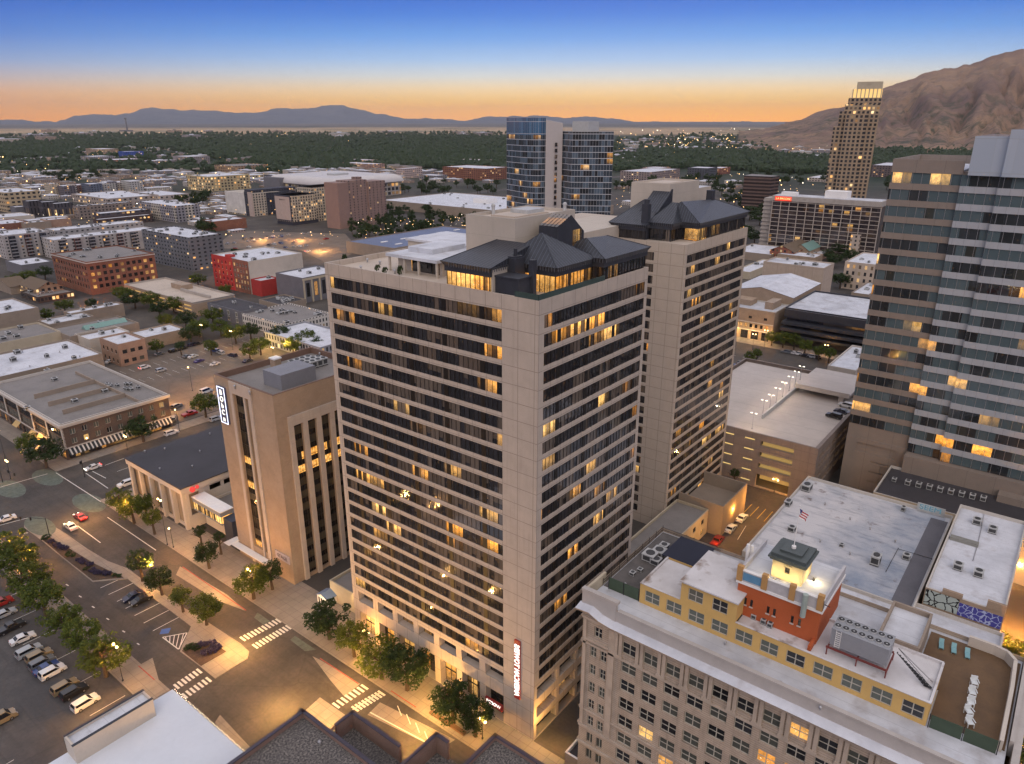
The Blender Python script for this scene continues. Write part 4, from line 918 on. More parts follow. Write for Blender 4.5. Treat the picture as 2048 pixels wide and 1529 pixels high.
c.quad((u0+14,v0+14,34),(u1-14,v0+14,34),(u1-14,v1-14,34),(u0+14,v1-14,34)); c.build('roof', plain('arena_white', (0.50,0.48,0.47),0.5,0.06,0.05), t, smooth=False)
c = MB(); c.box(u0-6,v1-42,0,u0+6,v1+4,30); c.build('corner_block', M['grey_wall'], t)
c = MB(); c.box(u0+50,v0+60,34,u0+80,v0+80,37); c.build('roof_plant', M['hvac'], t)
u0,v0,_,v1,z = corners((1100,432),(790,397),(1150,420),('z',12))
t = B('convention_hall', 'huge flat white roofed convention hall behind the park trees', 'convention hall', box=(u0,v0,u0+150,v1,12), wall='stucco_tan', roof='white_roof', units=22, unit_kind='convention hall')
for k,(a,c_) in enumerate(((40,70),(95,60),(130,35),(60,150))): 
    B('roof_block', ('tall white plant block on the convention roof nearest the glass hotel','wide white plant block in the middle of the convention roof','small white plant block at the back of the convention roof','long white plant block at the far end of the convention roof')[k], 'roof block', box=(u0+a,v0+c_,u0+a+16+6*(k%2),v0+c_+26,17+(k%3)), wall='white', roof='white_roof')
u0,v0,u1,v1,z = corners((788,497),(703,481),(990,464),('z',11))
t = B('exhibition_hall', 'broad low hall with blue panelled roof and white skylights', 'hall', box=(u0,v0,u1,v1,z), wall='stucco_tan', roof=plain('blue_roof_panel', (0.10,0.13,0.22),0.5,0.12,0.05), units=0)
for i in range(5):
    for j in range(2):
        c = MB(); x = u0+18+i*26; y = v0+16+j*20
        if x+8 < u1 and y+3 < v1: c.box(x,y,z-0.7,x+8,y+2.4,z-0.1); tag(c.build('skylight', M['white']), 'white strip skylight on the blue panelled hall roof', 'skylight', 'skylights of the blue roofed hall')
B('hall', 'white roofed plant wing with a row of fans beside the blue panelled roof', 'hall', N=(880,530), L=(800,510), R=(960,500), h=('z',11), wall='stucco_cream', units=14, unit_kind='plant wing')
# office and condo blocks farther left
B('office_block', 'tan office block with regular grid windows and lit top floor', 'office block', N=(416,354), L=(377,350), R=(475,347), h=('b',417,384), wall=fac('tri',(0.42,0.34,0.20),6.5,5.0,0.5,0.55,0.45), units=4, unit_kind='tan grid office')
B('office_block', 'brown stepped office block behind the tan grid office', 'office block', N=(470,333), L=(433,330), R=(510,328), h=('b',475,346), wall=fac('tri2',(0.30,0.20,0.13),8,6,0.4,0.5,0.2), roof='grey_roof')
B('office_block', 'low tan wing beside the tan grid office', 'office block', N=(490,352), L=(478,349), R=(521,348), h=('b',490,362), wall=fac('tri3',(0.38,0.32,0.22),7,5,0.4,0.5,0.3))
B('office_block', 'tan office block with square windows at the far edge of the view', 'office block', N=(9,386), L=(-40,380), R=(82,382), h=('z',27), wall=fac('tan7',(0.42,0.33,0.21),7.0,5.4,0.55,0.5,0.1), units=5, unit_kind='square windowed office')
B('condo_block', 'grey condo block with cream grid front and purple flank', 'condo block', N=(350,413), L=(286,402), R=(394,408), h=('b',352,446), wall=fac('sg',(0.24,0.23,0.25),4.6,3.6,0.5,0.6,0.15,strips=(11,(0.40,0.37,0.32))), units=8, unit_kind='grey condo block')
B('condo_block', 'grey brown four storey block with dark top edge near the library roof', 'condo block', N=(155,413), L=(150,411), R=(265,404), h=('z',17), wall=fac('b610',(0.22,0.18,0.16),4.6,3.8,0.45,0.5,0.2), units=3, unit_kind='grey brown block')
B('transit_hall', 'dark two tiered hall with broad white roofs', 'hall', N=(200,428), L=(190,425), R=(308,420), h=('z',14), wall=fac('th',(0.07,0.055,0.06),6,5,0.6,0.4,0.15), units=2)
B('transit_hall', 'low dark skirt building below the two tiered white roof', 'hall', N=(195,440), L=(188,438), R=(317,431), h=('z',9), wall=fac('th2',(0.07,0.045,0.04),5,4,0.5,0.4,0.3))
for i,(n_,l_,r_,hb_) in enumerate((((54,403),(49,401),(80,400),(58,434)),((84,405),(80,403),(105,401),(88,435)),((108,408),(103,406),(139,404),(112,437)))):
    B('condo_block', ('dark condo block with lit vertical slots, first of three','narrow dark condo block, middle of three','dark condo block with bright lobby, last of three')[i], 'condo block', N=n_, L=l_, R=r_, h=('b',*hb_), wall=fac('dm',(0.06,0.055,0.065),4.2,12,0.35,0.8,0.4,strength=0.8))
B('office_block', 'low pale blue grey block beside the three dark condos', 'office block', N=(30,415), L=(20,413), R=(53,413), h=('b',31,432), wall='grey_wall')
for i,(lab,n_,l_,r_,hb_,wl) in enumerate((('low brick shed with white roof behind the beige flats',(2,449),(-30,443),(47,442),(4,464),'brick_red'),('low beige shed between brick and brown sheds',(50,447),(44,444),(90,440),(52,462),'stucco_tan'),('low brown shed right of the beige shed',(92,441),(87,438),(139,436),(94,457),'brick_pink'),('flat white roofed store behind the low brick shed',(0,436),(-30,431),(68,430),(2,446),'stucco_cream'))):
    B('shed', lab, 'building', N=n_, L=l_, R=r_, h=('b',*hb_), wall=wl, units=2, unit_kind='low sheds')
B('mall', 'sprawling shopping mall with wide white roofs', 'mall', N=(215,398), L=(158,387), R=(300,388), h=('z',12), wall=fac('mall',(0.34,0.29,0.26),8,6,0.4,0.4,0.3), units=9, unit_kind='mall')
B('mall', 'long white roofed mall wing ending at the dark trees', 'mall', N=(320,392), L=(285,383), R=(374,387), h=('z',12), wall=fac('mall2',(0.36,0.31,0.28),8,6,0.4,0.4,0.2), units=5, unit_kind='mall wing')
cc = [(0.40,0.38,0.36),(0.12,0.11,0.13),(0.45,0.40,0.36),(0.18,0.10,0.09),(0.42,0.41,0.40),(0.10,0.12,0.17),(0.40,0.34,0.30)]
wn_ = ['pale grey','charcoal','beige','rust red','off white','slate blue','tan']
for k in range(13):
    x = 112+k*13.5; y = 372-k*0.95
    B('townhouse', f'{wn_[k%7]} condo house in the staggered row, {["first","second","third","fourth","fifth","sixth","seventh","eighth","ninth","tenth","eleventh","twelfth","last"][k]} along it', 'townhouse', N=(x,y+(k%2)*2), L=(x-3,y-1), R=(x+12.5,y-0.9), h=('z',17+ (k%3)*1.5), wall=fac(f'th_{k%7}', cc[k%7], 4.5,3.3,0.45,0.5,0.12), roof='white_roof')
B('condo_block', 'cream condo block at the start of the staggered row', 'condo block', N=(100,368), L=(94,366), R=(118,367), h=('z',22), wall=fac('cb',(0.42,0.36,0.28),4.5,3.3,0.4,0.5,0.1))
for i,(lab,n_,l_,r_,hb_,wl,pr) in enumerate((
  ('deep blue clad building standing beyond the viaduct',(249,304),(246,303),(291,303),(249,318),(0.04,0.09,0.36),0.05),
  ('tan stepped block left of the deep blue building',(200,299),(188,297),(238,298),(201,312),(0.34,0.25,0.19),0.2),
  ('grey flats below the tan stepped block',(185,314),(172,312),(235,313),(186,328),(0.25,0.24,0.25),0.15),
  ('red brick flats in front of the deep blue building',(215,321),(195,319),(300,319),(216,331),(0.22,0.09,0.07),0.2),
  ('grey and red flats standing alone before the forest',(375,314),(353,312),(414,312),(376,330),(0.26,0.23,0.23),0.15),
  ('wide brick and white hotel beyond the arena',(745,329),(678,326),(779,328),(746,342),(0.34,0.22,0.18),0.3),
  ('upper tier of the brick and white hotel',(735,321),(696,319),(756,320),(735,330),(0.38,0.27,0.22),0.2),
  ('long red brown brick block behind the convention trees',(972,338),(864,335),(1012,334),(972,362),(0.22,0.09,0.055),0.15),
  ('pale pink flats left of the red brown brick block',(806,338),(795,337),(836,335),(806,358),(0.42,0.34,0.32),0.15),
  ('low grey hall in front of the red brown brick block',(872,352),(835,350),(892,350),(872,364),(0.2,0.19,0.2),0.2),
  ('long white topped school beyond the red brown block',(960,322),(885,321),(1012,321),(960,332),(0.36,0.27,0.22),0.3),
  ('dark glass office beside the arena trees',(560,352),(520,350),(572,350),(560,362),(0.1,0.1,0.12),0.2),
  ('slim tan tower at the end of the arena',(780,352),(776,350),(790,351),(780,372),(0.35,0.27,0.17),0.5))):
    B('far_building', lab, 'building', N=n_, L=l_, R=r_, h=('b',*hb_), wall=fac(f'far{i}', wl, 6,4.2,0.45,0.5,pr))
vd = thing('viaduct', 'long grey highway viaduct on piers crossing behind the mall', 'viaduct', at(200,340,0))
p, q = Vector(at(-120,345,7)), Vector(at(620,334,7)); c = MB(); d_ = (q-p).normalized(); nrm = Vector((-d_.y,d_.x,0))
c.poly([tuple(p-nrm*9),tuple(q-nrm*9),tuple(q+nrm*9),tuple(p+nrm*9)]); 
c.poly([tuple(q-nrm*9+Vector((0,0,1.2))),tuple(p-nrm*9+Vector((0,0,1.2))),tuple(p-nrm*9-Vector((0,0,1.8))),tuple(q-nrm*9-Vector((0,0,1.8)))][::-1])
c.poly([tuple(p+nrm*9+Vector((0,0,1.2))),tuple(q+nrm*9+Vector((0,0,1.2))),tuple(q+nrm*9-Vector((0,0,1.8))),tuple(p+nrm*9-Vector((0,0,1.8)))]); c.build('deck', M['concrete'], vd)
for k in range(24):
    w_ = p+(q-p)*((k+.5)/24); c = MB(); c.box(w_.x-1.5,w_.y-1.5,0,w_.x+1.5,w_.y+1.5,5.2); c.build('pier', M['concrete'], vd)
# ------------------------------------------------------------------ curtain-wall material
def curtain(name, fh, cw, line=(0.42,0.44,0.48), glass=((0.035,0.05,0.068),(0.08,0.115,0.155),(0.016,0.02,0.026)), p_lit=0.05, band=0.12, strength=1.0, z0=0.0, vline=0.05):
    t = NT(name); h, z, fx = face_h(t); g = t.n('NewGeometry').outputs['Position']
    zc = t.m('DIVIDE', t.m('SUBTRACT', z, z0), fh); hc = t.m('DIVIDE', h, cw)
    fl, ci = t.m('FLOOR', zc), t.m('FLOOR', hc)
    w = t.white(t.comb(ci, fl, 1.0)); w2 = t.white(t.comb(t.m('FLOOR', t.m('DIVIDE', hc, 3.0)), fl, 2.0))
    gl = t.mix(t.m('GREATER_THAN', w2[0], 0.6), glass[0], glass[2]); gl = t.mix(t.m('GREATER_THAN', w[0], 0.75), gl, glass[1])
    ln = t.m('MAXIMUM', t.m('LESS_THAN', t.m('FRACT', zc), band), t.m('LESS_THAN', t.m('FRACT', hc), vline))
    t.base(t.mix(ln, gl, line)); t.rough(t.mix(ln, (0.08,)*3, (0.5,)*3)); t.spec(0.6)
    lit = t.m('MULTIPLY', t.m('GREATER_THAN', w2[0], 1-p_lit), t.m('SUBTRACT', 1.0, ln))
    t.emit(lit_inside(t, g, 1, 0.9, fz=t.m('FRACT', zc), r=w[0]), t.m('MULTIPLY', lit, t.m('MULTIPLY', t.map(w[0], 0, 1, 0.05, 1.0), strength)))
    return t.mat
# ---- glass hotel with the curved corner and the pale fin
hy = thing('glass_hotel', 'blue glass hotel tower with curved corner and a pale vertical fin', 'tower', atd(1060,240,488)[:2]+(0,))
M['hy_glass'] = curtain('hotel_glass', 3.55, 1.5, p_lit=0.07, band=0.1)
M['hy_top'] = curtain('hotel_glass_top', 7.1, 1.5, glass=((0.05,0.13,0.24),(0.07,0.17,0.29),(0.04,0.10,0.19)), p_lit=0.0, band=0.04)
M['hy_fin'] = plain('hotel_pale_panel', (0.44,0.41,0.40), 0.6, 0.04, 0.1)
arc = []
for k in range(9):
    f = k/8; px = 1013+f*(1092-1013); D = 500-26*math.sin(f*math.pi*0.62)
    arc.append(atd(px, 240, D)[:2])
bk = [atd(1092,240,520)[:2], atd(1020,240,525)[:2]]
pts = arc+bk
ccw = lambda P: P if sum((P[(i+1)%len(P)][0]-P[i][0])*(P[(i+1)%len(P)][1]+P[i][1]) for i in range(len(P))) < 0 else P[::-1]
pts = ccw(pts); zt = zat(1050,236,atd(1050,240,485)); zs = zat(1050,270,atd(1050,240,485))
c = MB(); c.prism(pts, 0, zs, 0); c.build('curved_glass_wall', M['hy_glass'], hy)
c = MB(); c.prism(pts, zs+0.01, zt, 0); c.build('glass_crown', M['hy_top'], hy)
c = MB(); f0, f1 = atd(1092,240,474), atd(1126,240,478); f2, f3 = atd(1126,240,520), atd(1092,240,520)
z0_, z1_ = zat(1092,240,f0), zat(1126,247,f1)
q = [(f0[0],f0[1]),(f1[0],f1[1]),(f2[0],f2[1]),(f3[0],f3[1])]
zz = [z0_,z1_,z1_,z0_]
for k in range(4):
    j = (k+1)%4; c.quad((*q[j],0),(*q[k],0),(*q[k],zz[k]),(*q[j],zz[j]))
c.quad(*[(*q[k],zz[k]) for k in range(4)]); c.build('fin', M['hy_fin'], hy)
c = MB(); w0 = Vector(atd(1111,240,475.5)); w1 = Vector(atd(1116,240,476))
dd = (Vector((f1[0],f1[1],0))-Vector((f0[0],f0[1],0))).normalized(); nn = Vector((-w0.x,-w0.y,0)).normalized()*0.4
for k in range(27):
    z = 14+k*3.55; c.poly([tuple(Vector((w0.x,w0.y,z))+nn),tuple(Vector((w0.x,w0.y,z+2.3))+nn),tuple(Vector((w1.x,w1.y,z+2.3))+nn),tuple(Vector((w1.x,w1.y,z))+nn)])
c.build('fin_window', band_glass('fin_glass', 3, 3.55, 0.25, room=1, strength=0.9), hy)
g0, g1 = atd(1126,240,480), atd(1229,240,470); g2, g3 = atd(1229,240,500), atd(1126,240,512); zr = zat(1180,264,atd(1180,240,475))
pts = ccw([p[:2] for p in (g0, atd(1145,240,470), g1, g2, g3)])
c = MB(); c.prism(pts, 0, zr, 0, 1); c.build('slab_glass_wall', [M['hy_glass'], M['grey_roof']], hy)
c = MB(); a_ = atd(1172,240,488); c.box(a_[0]-6,a_[1]-6,zr,a_[0]+6,a_[1]+6,zr+6); c.build('roof_plant', M['hvac'], hy)
# ---- lit stepped tower
zi = thing('stepped_tower', 'slender tan stepped tower with glowing crown below the hill', 'tower', atd(1700,240,900)[:2]+(0,))
M['zi'] = facade('stepped_tower_wall', (0.30,0.225,0.15), 4.2, 4.1, 0.55, 0.62, 0.12, strength=1.5)
M['zi_top'] = facade('stepped_tower_lit', (0.34,0.26,0.17), 4.2, 4.1, 0.55, 0.62, 0.55, strength=2.0)
def ypt(px, D=900): return atd(px, 240, D)
def slab(px0, px1, D0, D1, z0, z1, mat, nm, par, mt=None):
    c = MB(); pts = ccw([atd(px0,240,D0)[:2], atd(px1,240,D0)[:2], atd(px1,240,D1)[:2], atd(px0,240,D1)[:2]]); c.prism(pts, z0, z1, 0, 1 if mt else 0)
    return c.build(nm, [mat]+([mt] if mt else []), par)
zy = lambda y, D=900: CH+(240-y)/1546*D
slab(1669,1757,896,940,0,zy(252),M['zi'],'shaft',zi); slab(1690,1733,893,944,0,zy(232),M['zi'],'center_bay',zi)
slab(1677,1757,898,938,zy(252)+.01,zy(226),M['zi'],'tier',zi); slab(1686,1756,900,936,zy(226)+.01,zy(214),M['zi_top'],'tier',zi); slab(1691,1757,902,934,zy(214)+.01,zy(203),M['zi'],'tier',zi)
slab(1698,1756,906,930,zy(203)+.01,zy(188),glow('crown_glow',(1.0,0.62,0.22),0.9),'lit_crown',zi); slab(1704,1755,904,931,zy(188)+.01,zy(176),M['cream_wall'],'cap',zi)
for k in range(8): slab(1697+k*8,1699+k*8,904.5,905.9,zy(203)+.02,zy(188),M['cream_wall'],'crown_fin',zi)
# ---- wide hotel with red sign
rh = thing('hotel', 'wide dark banded hotel slab with a red sign on its parapet', 'hotel', atd(1565,240,770)[:2]+(0,))
z1 = zy(379,770); hu = atd(1565,240,770)[0]; hv0, hv1 = atd(1790,240,770)[1]*0.96, atd(1565,240,770)[1]
M['rh'] = band_glass('hotel_balcony_band', 4.6, 3.9, 0.08, room=1, strength=0.9, dark=(0.02,0.016,0.018), curtain=(0.08,0.06,0.055))
c = MB(); c.box(hu,hv0,0,hu+22,hv1,z1-4.5,0,skip='b'); c.build('window_wall', M['rh'], rh)
c = MB()
for k in range(13): c.box(hu-0.9,hv0,z1-5.6-k*3.85,hu-0.01,hv1,z1-5.2-k*3.85)
for k in range(13): c.box(hu-1.0,hv0+(hv1-hv0)*k/12-0.25,4,hu-0.02,hv0+(hv1-hv0)*k/12+0.25,z1-5)
c.build('balcony_band', M['precast_flat'], rh)
c = MB(); c.box(hu-1.4,hv0,z1-4.49,hu+23,hv1+0.5,z1); c.box(hu+4,hv1,0,hu+22,hv1+10,z1-3)
for k in range(13): c.box(hu+2.8,hv1-0.2,z1-6.0-k*3.85,hu+3.99,hv1+10.3,z1-4.6-k*3.85)
c.build('parapet', M['concrete'], rh)
c = MB(); c.box(hu,hv0+1,z1+0.01,hu+22,hv1,z1+0.3); c.build('roof', M['white_roof2'], rh)
c = MB(); c.box(hu+6,hv0+32,z1+.3,hu+20,hv0+52,z1+6.5); c.box(hu+4,hv1-20,z1+.3,hu+12,hv1-6,z1+3.5); c.build('roof_plant', M['white'], rh)
c = MB(); sy = atd(1590,240,770)[1]; c.box(hu-1.9,sy-7.5,z1-4.2,hu-1.41,sy+8,z1-0.4); c.build('sign_board', glow('red_sign',(1.0,0.045,0.02),1.1), rh)
text_mesh('LA BROOKE', 2.6, 0.05, glow('sign_amber',(1.0,0.45,0.15),2.2), 'sign_lettering', rh, (hu-2.0,sy,z1-2.3), (math.pi/2,0,-math.pi/2))
# ---- dark banded office
do = thing('office_tower', 'dark brown banded office tower among trees left of the red signed hotel', 'tower', atd(1505,240,1100)[:2]+(0,))
a_ = atd(1503,240,1100); zt = zy(343,1100)
c = MB(); pts = ccw([atd(1500,240,1100)[:2],atd(1556,240,1090)[:2],atd(1573,240,1110)[:2],atd(1515,240,1140)[:2]]); c.prism(pts,0,zt,0,1); c.build('wall', [facade('dark_office',(0.13,0.085,0.07),40,4.6,0.99,0.55,0.0,glass=(0.02,0.015,0.015)), M['grey_roof']], do)
c = MB(); p_, q_ = Vector(atd(1516,240,1097)), Vector(atd(1536,240,1095))
for z in (zt-8, zt-32): c.poly([(p_.x,p_.y,z),(p_.x,p_.y,z+2.6),(q_.x,q_.y,z+2.6),(q_.x,q_.y,z)])
c.build('lit_window', glow('office_lit',(1.0,0.55,0.16),1.4), do)
# ------------------------------------------------------------------ big glass office tower at the right edge
GU = 250.0
gt = thing('glass_office_tower', 'teal glass office tower with tan and pale grey spandrel bands at the right edge', 'tower', (GU,50,0))
E_ = lambda x, y: atu(1536+x/4, 440+y/4, GU)
zA = E_(885,222)[2]; zB = E_(720,1060)[2]; GF = (zA-zB)/7.0; zA -= GF*0.38
sec = [(E_(1338-4,760)[1], E_(795,760)[1], 0.0), (E_(1625,760)[1], E_(1338-4,760)[1], 1.2), (-62.0, E_(1625,760)[1], 2.6)]
M['sp_tan'] = panel('tan_spandrel', (0.235,0.195,0.165), 7.5, 200, groove=0.08, var=0.05, stain=0.1)
M['sp_grey'] = panel('pale_spandrel', (0.36,0.375,0.40), 2.9, 200, groove=0.08, var=0.05, stain=0.1)
M['gt_glass'] = band_glass('office_glass', 2.55, GF, 0.09, room=2, strength=1.9, dark=(0.014,0.017,0.020), curtain=(0.05,0.055,0.05), curt_p=0.15, tint=(0.085,0.125,0.14), blueish=0.6, z0=zA-20*GF, rough=0.05)
ztop = atu(1788,318,GU)[2]; nb = int((ztop-6-20)/GF)
zbase = E_(600,1640)[2]
for si, (a, c_, off) in enumerate(sec):
    u = GU-off; sp = M['sp_tan'] if si == 0 else M['sp_grey']
    k = 0; ztop_s = ztop if si == 0 else ztop
    zk = [zA+GF*j for j in range(-16, 6)]
    for z in zk:
        if z > ztop-3.6 or z < (zbase if si == 0 else 22): continue
        g = MB(); g.box(u-0.05, a+0.05, z-GF*0.62, u+0.1, c_-0.05, z, 0); 
        for q in range(int((c_-a)/2.55)+1): g.box(u-0.16, a+0.05+q*2.55, z-GF*0.62, u-0.051, a+0.14+q*2.55, z, 1)
        g.build('window_band', [M['gt_glass'], M['steel']], gt)
        if z+GF*0.38 > ztop-3.2: continue
        g = MB(); g.box(u-0.35, a, z+0.01, u+0.1, c_, z+GF*0.38-0.01); g.build('spandrel', sp, gt)
c = MB(); c.box(GU+0.11,-62,0,GU+38,sec[0][1],ztop-3,0,skip='b'); c.build('core_wall', M['sp_tan'], gt)
zpar = zA+GF*(math.floor((ztop-3.6-zA)/GF))
c = MB(); c.box(GU-0.4,sec[0][0],zpar+0.02,GU+0.1,sec[0][1],ztop); c.box(GU+0.1,sec[0][1]-0.5,ztop-4.6,GU+38,sec[0][1],ztop); c.box(GU+37,sec[0][0],ztop-4.6,GU+38,sec[0][1]-0.5,ztop); c.build('parapet', M['sp_tan'], gt)
c = MB(); c.box(GU+0.1,sec[0][0],ztop-2.9,GU+37,sec[0][1]-0.5,ztop-2.5); c.build('roof', M['white_roof'], gt)
zp = atu(1930,272,GU+1)[2]
M['gt_crown'] = curtain('office_crown_glass', 9.0, 5.2, line=(0.30,0.33,0.36), glass=((0.36,0.41,0.48),(0.38,0.43,0.50),(0.34,0.39,0.46)), p_lit=0.0, band=0.02, vline=0.012)
c = MB(); c.box(GU-2.7,-62,zpar+0.03,GU+30,sec[0][0]-1.5,zp); c.build('crown', M['gt_crown'], gt)
c = MB(); c.box(GU-4.2,-62,zpar+0.04,GU+20,atu(2026,262,GU)[1],zp+1.8); c.build('crown_step', M['gt_crown'], gt)
# stone base with slots
c = MB(); zl = zbase-GF*0.7
slots = [(46-12.5,46-3,zl-7.4-3.6*k,zl-7.0-3.6*k) for k in range(4)]
c.wall('u', GU-0.3, sec[0][0], sec[0][1], 0, zl, [(sec[0][0]+3,sec[0][1]-3.5,zl-4.6,zl-1.3)]+slots+[(sec[0][0]+4,sec[0][0]+7,zl-11,zl-8.2),(sec[0][0]+4,sec[0][0]+7,zl-15,zl-12.4)], 2.5)
c.box(GU-0.3,sec[0][0],zl,GU+0.1,sec[0][1],zbase-GF*0.62,0); c.build('stone_base', M['sp_tan'], gt)
c = MB(); c.box(GU+1.9,sec[0][0]+3.5,zl-11,GU+2.0,sec[0][0]+7,zl-8.2); c.build('lit_window', M['pav_glass'], gt)
c = MB(); c.box(GU-5,-62,0,GU+0.09,sec[0][0]-0.01,20.5); c.build('podium', M['sp_tan'], gt)
c = MB(); c.box(GU-9,-14,14,GU-3,6,17); c.build('canopy_lintel', M['sp_tan'], gt)
# curved neighbour just entering the picture on the right
nb_ = thing('curved_office', 'curved tan office front with warm reflections entering at the right edge', 'building', (206,-27,0))
c = MB()
for k in range(10):
    a0, a1 = k/10*1.5, (k+1)/10*1.5
    q = lambda a: (236-14*math.sin(a), -14.5-14*(1-math.cos(a))-2*a)
    for j in range(9):
        c.poly([(*q(a1),8+j*4.2),(*q(a0),8+j*4.2),(*q(a0),10+j*4.2),(*q(a1),10+j*4.2)],0); c.poly([(*q(a1),10+j*4.2),(*q(a0),10+j*4.2),(*q(a0),12.2+j*4.2),(*q(a1),12.2+j*4.2)],1)
c.build('curved_wall', [M['sp_tan'], M['pav_dark']], nb_)
# ------------------------------------------------------------------ parking garage behind
GA, GB0, GB1, GZ = 233.6, 56.0, 112.0, 20.0
ga = thing('parking_garage', 'large concrete parking garage with pale empty roof deck and glowing openings', 'parking deck', (GA,GB0,0))
op = [(63.6,75.0,zz,zz+1.9) for zz in (15.9,11.7,7.5)]+[(63.7,75.2,0.3,5.3)]+[(77.1,80.8,zz,zz+0.9) for zz in (17.0,13.1,9.2,5.2,1.3)]+[(84.5,87.9,zz,zz+0.9) for zz in (16.9,13.0,9.1,5.3)]
ov = [(GA+3+7*k,GA+8.5+7*k,zz,zz+1.6) for k in range(10) for zz in (15.2,11.6,8.0,4.4)]
c = MB(); c.wall('u',GA,GB0,GB1,0,GZ,op,1.2); c.wall('v',GB0,GA,GA+80,0,GZ,ov,1.2)
c.quad((GA+80,GB0,0),(GA+80,GB1,0),(GA+80,GB1,GZ),(GA+80,GB0,GZ)); c.quad((GA+80,GB1,0),(GA,GB1,0),(GA,GB1,GZ),(GA+80,GB1,GZ))
M['garage_wall'] = panel('garage_concrete', (0.235,0.195,0.175), 6.5, 3.6, groove=0.08, var=0.08, stain=0.3); c.build('wall', M['garage_wall'], ga)
M['deck'] = roofing('parking_deck_coating', (0.52,0.47,0.43), (0.36,0.31,0.28), 0.5, 0.05, seam=9)
c = MB(); c.box(GA+1.3,GB0+1.3,GZ-1.4,GA+78.6,GB1-1,GZ-1.0,0)
c.build('roof_deck', M['deck'], ga)
c = MB()
for x0,y0,x1,y1 in ((GA-.02,GB0-.02,GA+0.5,GB1),(GA+0.5,GB0-.02,GA+80,GB0+0.5),(GA+79.5,GB0+0.5,GA+80,GB1),(GA+0.5,GB1-0.5,GA+79.5,GB1)): c.box(x0,y0,GZ,x1,y1,GZ+0.25)
for x0,y0,x1,y1 in ((GA+.51,GB0+.51,GA+1.29,GB1-.5),(GA+1.3,GB0+.51,GA+79.5,GB0+1.29)): c.box(x0,y0,GZ-1.39,x1,y1,GZ-0.05)
c.build('parapet', M['garage_wall'], ga)
rp0, rp1 = at(1524,838,GZ-1), at(1598,768,GZ-1)
c = MB(); yy = rp0[1]; c.box(rp0[0],yy-0.25,GZ-1.01,rp1[0]+2,yy+0.25,GZ+0.6); c.build('ramp_wall', M['hvac'], ga)
bx0 = at(1602,776,GZ+2)[0]; c = MB(); c.box(bx0,GB0+4,GZ+1.6,GA+78,yy-0.3,GZ+2.6); c.box(bx0+1,GB0+6,GZ-1.0,bx0+1.6,GB0+8,GZ+1.6); c.box(bx0-0.02,GB0+4,GZ+2.6,bx0+0.4,yy-0.3,GZ+3.4); c.box(GA+60,GB0+3,GZ-1,GA+61,yy-1,GZ+1.6); c.build('upper_deck', M['deck'], ga)
for zz in (15.9,11.7,7.5): c = MB(); c.box(GA+6,63.0,zz-1.6,GA+6.1,76,zz+1.9); c.box(GA+1.21,63.0,zz-1.7,GA+6,76,zz-1.6); c.box(GA+1.21,63,zz+1.95,GA+6,76,zz+2.05); c.build('lit_floor', glow('garage_tube_light',(1.0,0.62,0.20),0.30), ga)
c = MB(); c.box(GA+1.1,76.5,1.2,GA+1.19,91,18.5); c.build('lit_floor', glow('garage_slit_light',(1.0,0.68,0.25),0.75), ga)
c = MB(); c.box(GA+7,63.0,0.3,GA+7.1,76,5.3); c.build('lit_entrance', glow('garage_entry_light',(1.0,0.55,0.15),0.35), ga)
c = MB(); c.box(GA+2,GB0+1.1,4.4,GA+76,GB0+1.19,17); c.build('lit_floor', glow('garage_side_light',(1.0,0.6,0.2),0.22), ga)
# deck lamps: each a thing
def lamp_pole(name, label, loc, h, arms=2, group=None, head='box', energy=0, col=(1,0.72,0.4), mat=None, parts=True):
    t = thing(name, label, 'street lamp', loc, group); x, y, z = loc; mat = mat or M['steel']
    c = MB(); c.cyl(x,y,z,z+0.3,0.22,n=8); c.cyl(x,y,z+0.3,z+h,0.09,0.06,n=6); 
    for k in range(arms): s = 1 if k == 0 else -1; c.tube((x,y,z+h-0.1),(x,y+s*0.8,z+h),0.05,5)
    c.build('pole', mat, t)
    for k in range(arms):
        s = 1 if k == 0 else -1; c = MB()
        if head == 'ball': c.ball((x,y+s*0.8,z+h-0.15),0.28,0,8,6)
        else: c.box(x-0.2,y+s*0.8-0.35,z+h-0.1,x+0.2,y+s*0.8+0.35,z+h+0.02)
        c.build('lamp_head', M['warm_lamp'] if head == 'ball' else M['white_lamp'], t)
    if energy: light(name, (x,y,z+h+ (0.5 if head!='ball' else 0.9)-1.1), energy, col)
    return t
NL = [0]
def light(name, loc, e, col=(1.0,0.56,0.2), r=0.2):
    l = bpy.data.lights.new('lamp_light', 'POINT'); l.energy = e; l.color = col; l.shadow_soft_size = min(r, 0.2)
    o = bpy.data.objects.new('lamp_light', l); o.location = loc; COL.objects.link(o); NL[0] += 1; return o
for k,(bx,by) in enumerate(((1504,858),(1525,831),(1539,820),(1552,806),(1565,794),(1578,782),(1590,771),(1600,760))):
    p = at(bx,by,GZ-1.0); lamp_pole('deck_lamp', ('first','second','third','fourth','fifth','sixth','seventh','last')[k]+' lamp pole in the row along the garage roof ramp, counted from the open front', p, 6.0, 2, 'lamps along the garage roof ramp', energy=900 if k%2==0 else 0, col=(1.0,0.74,0.45))
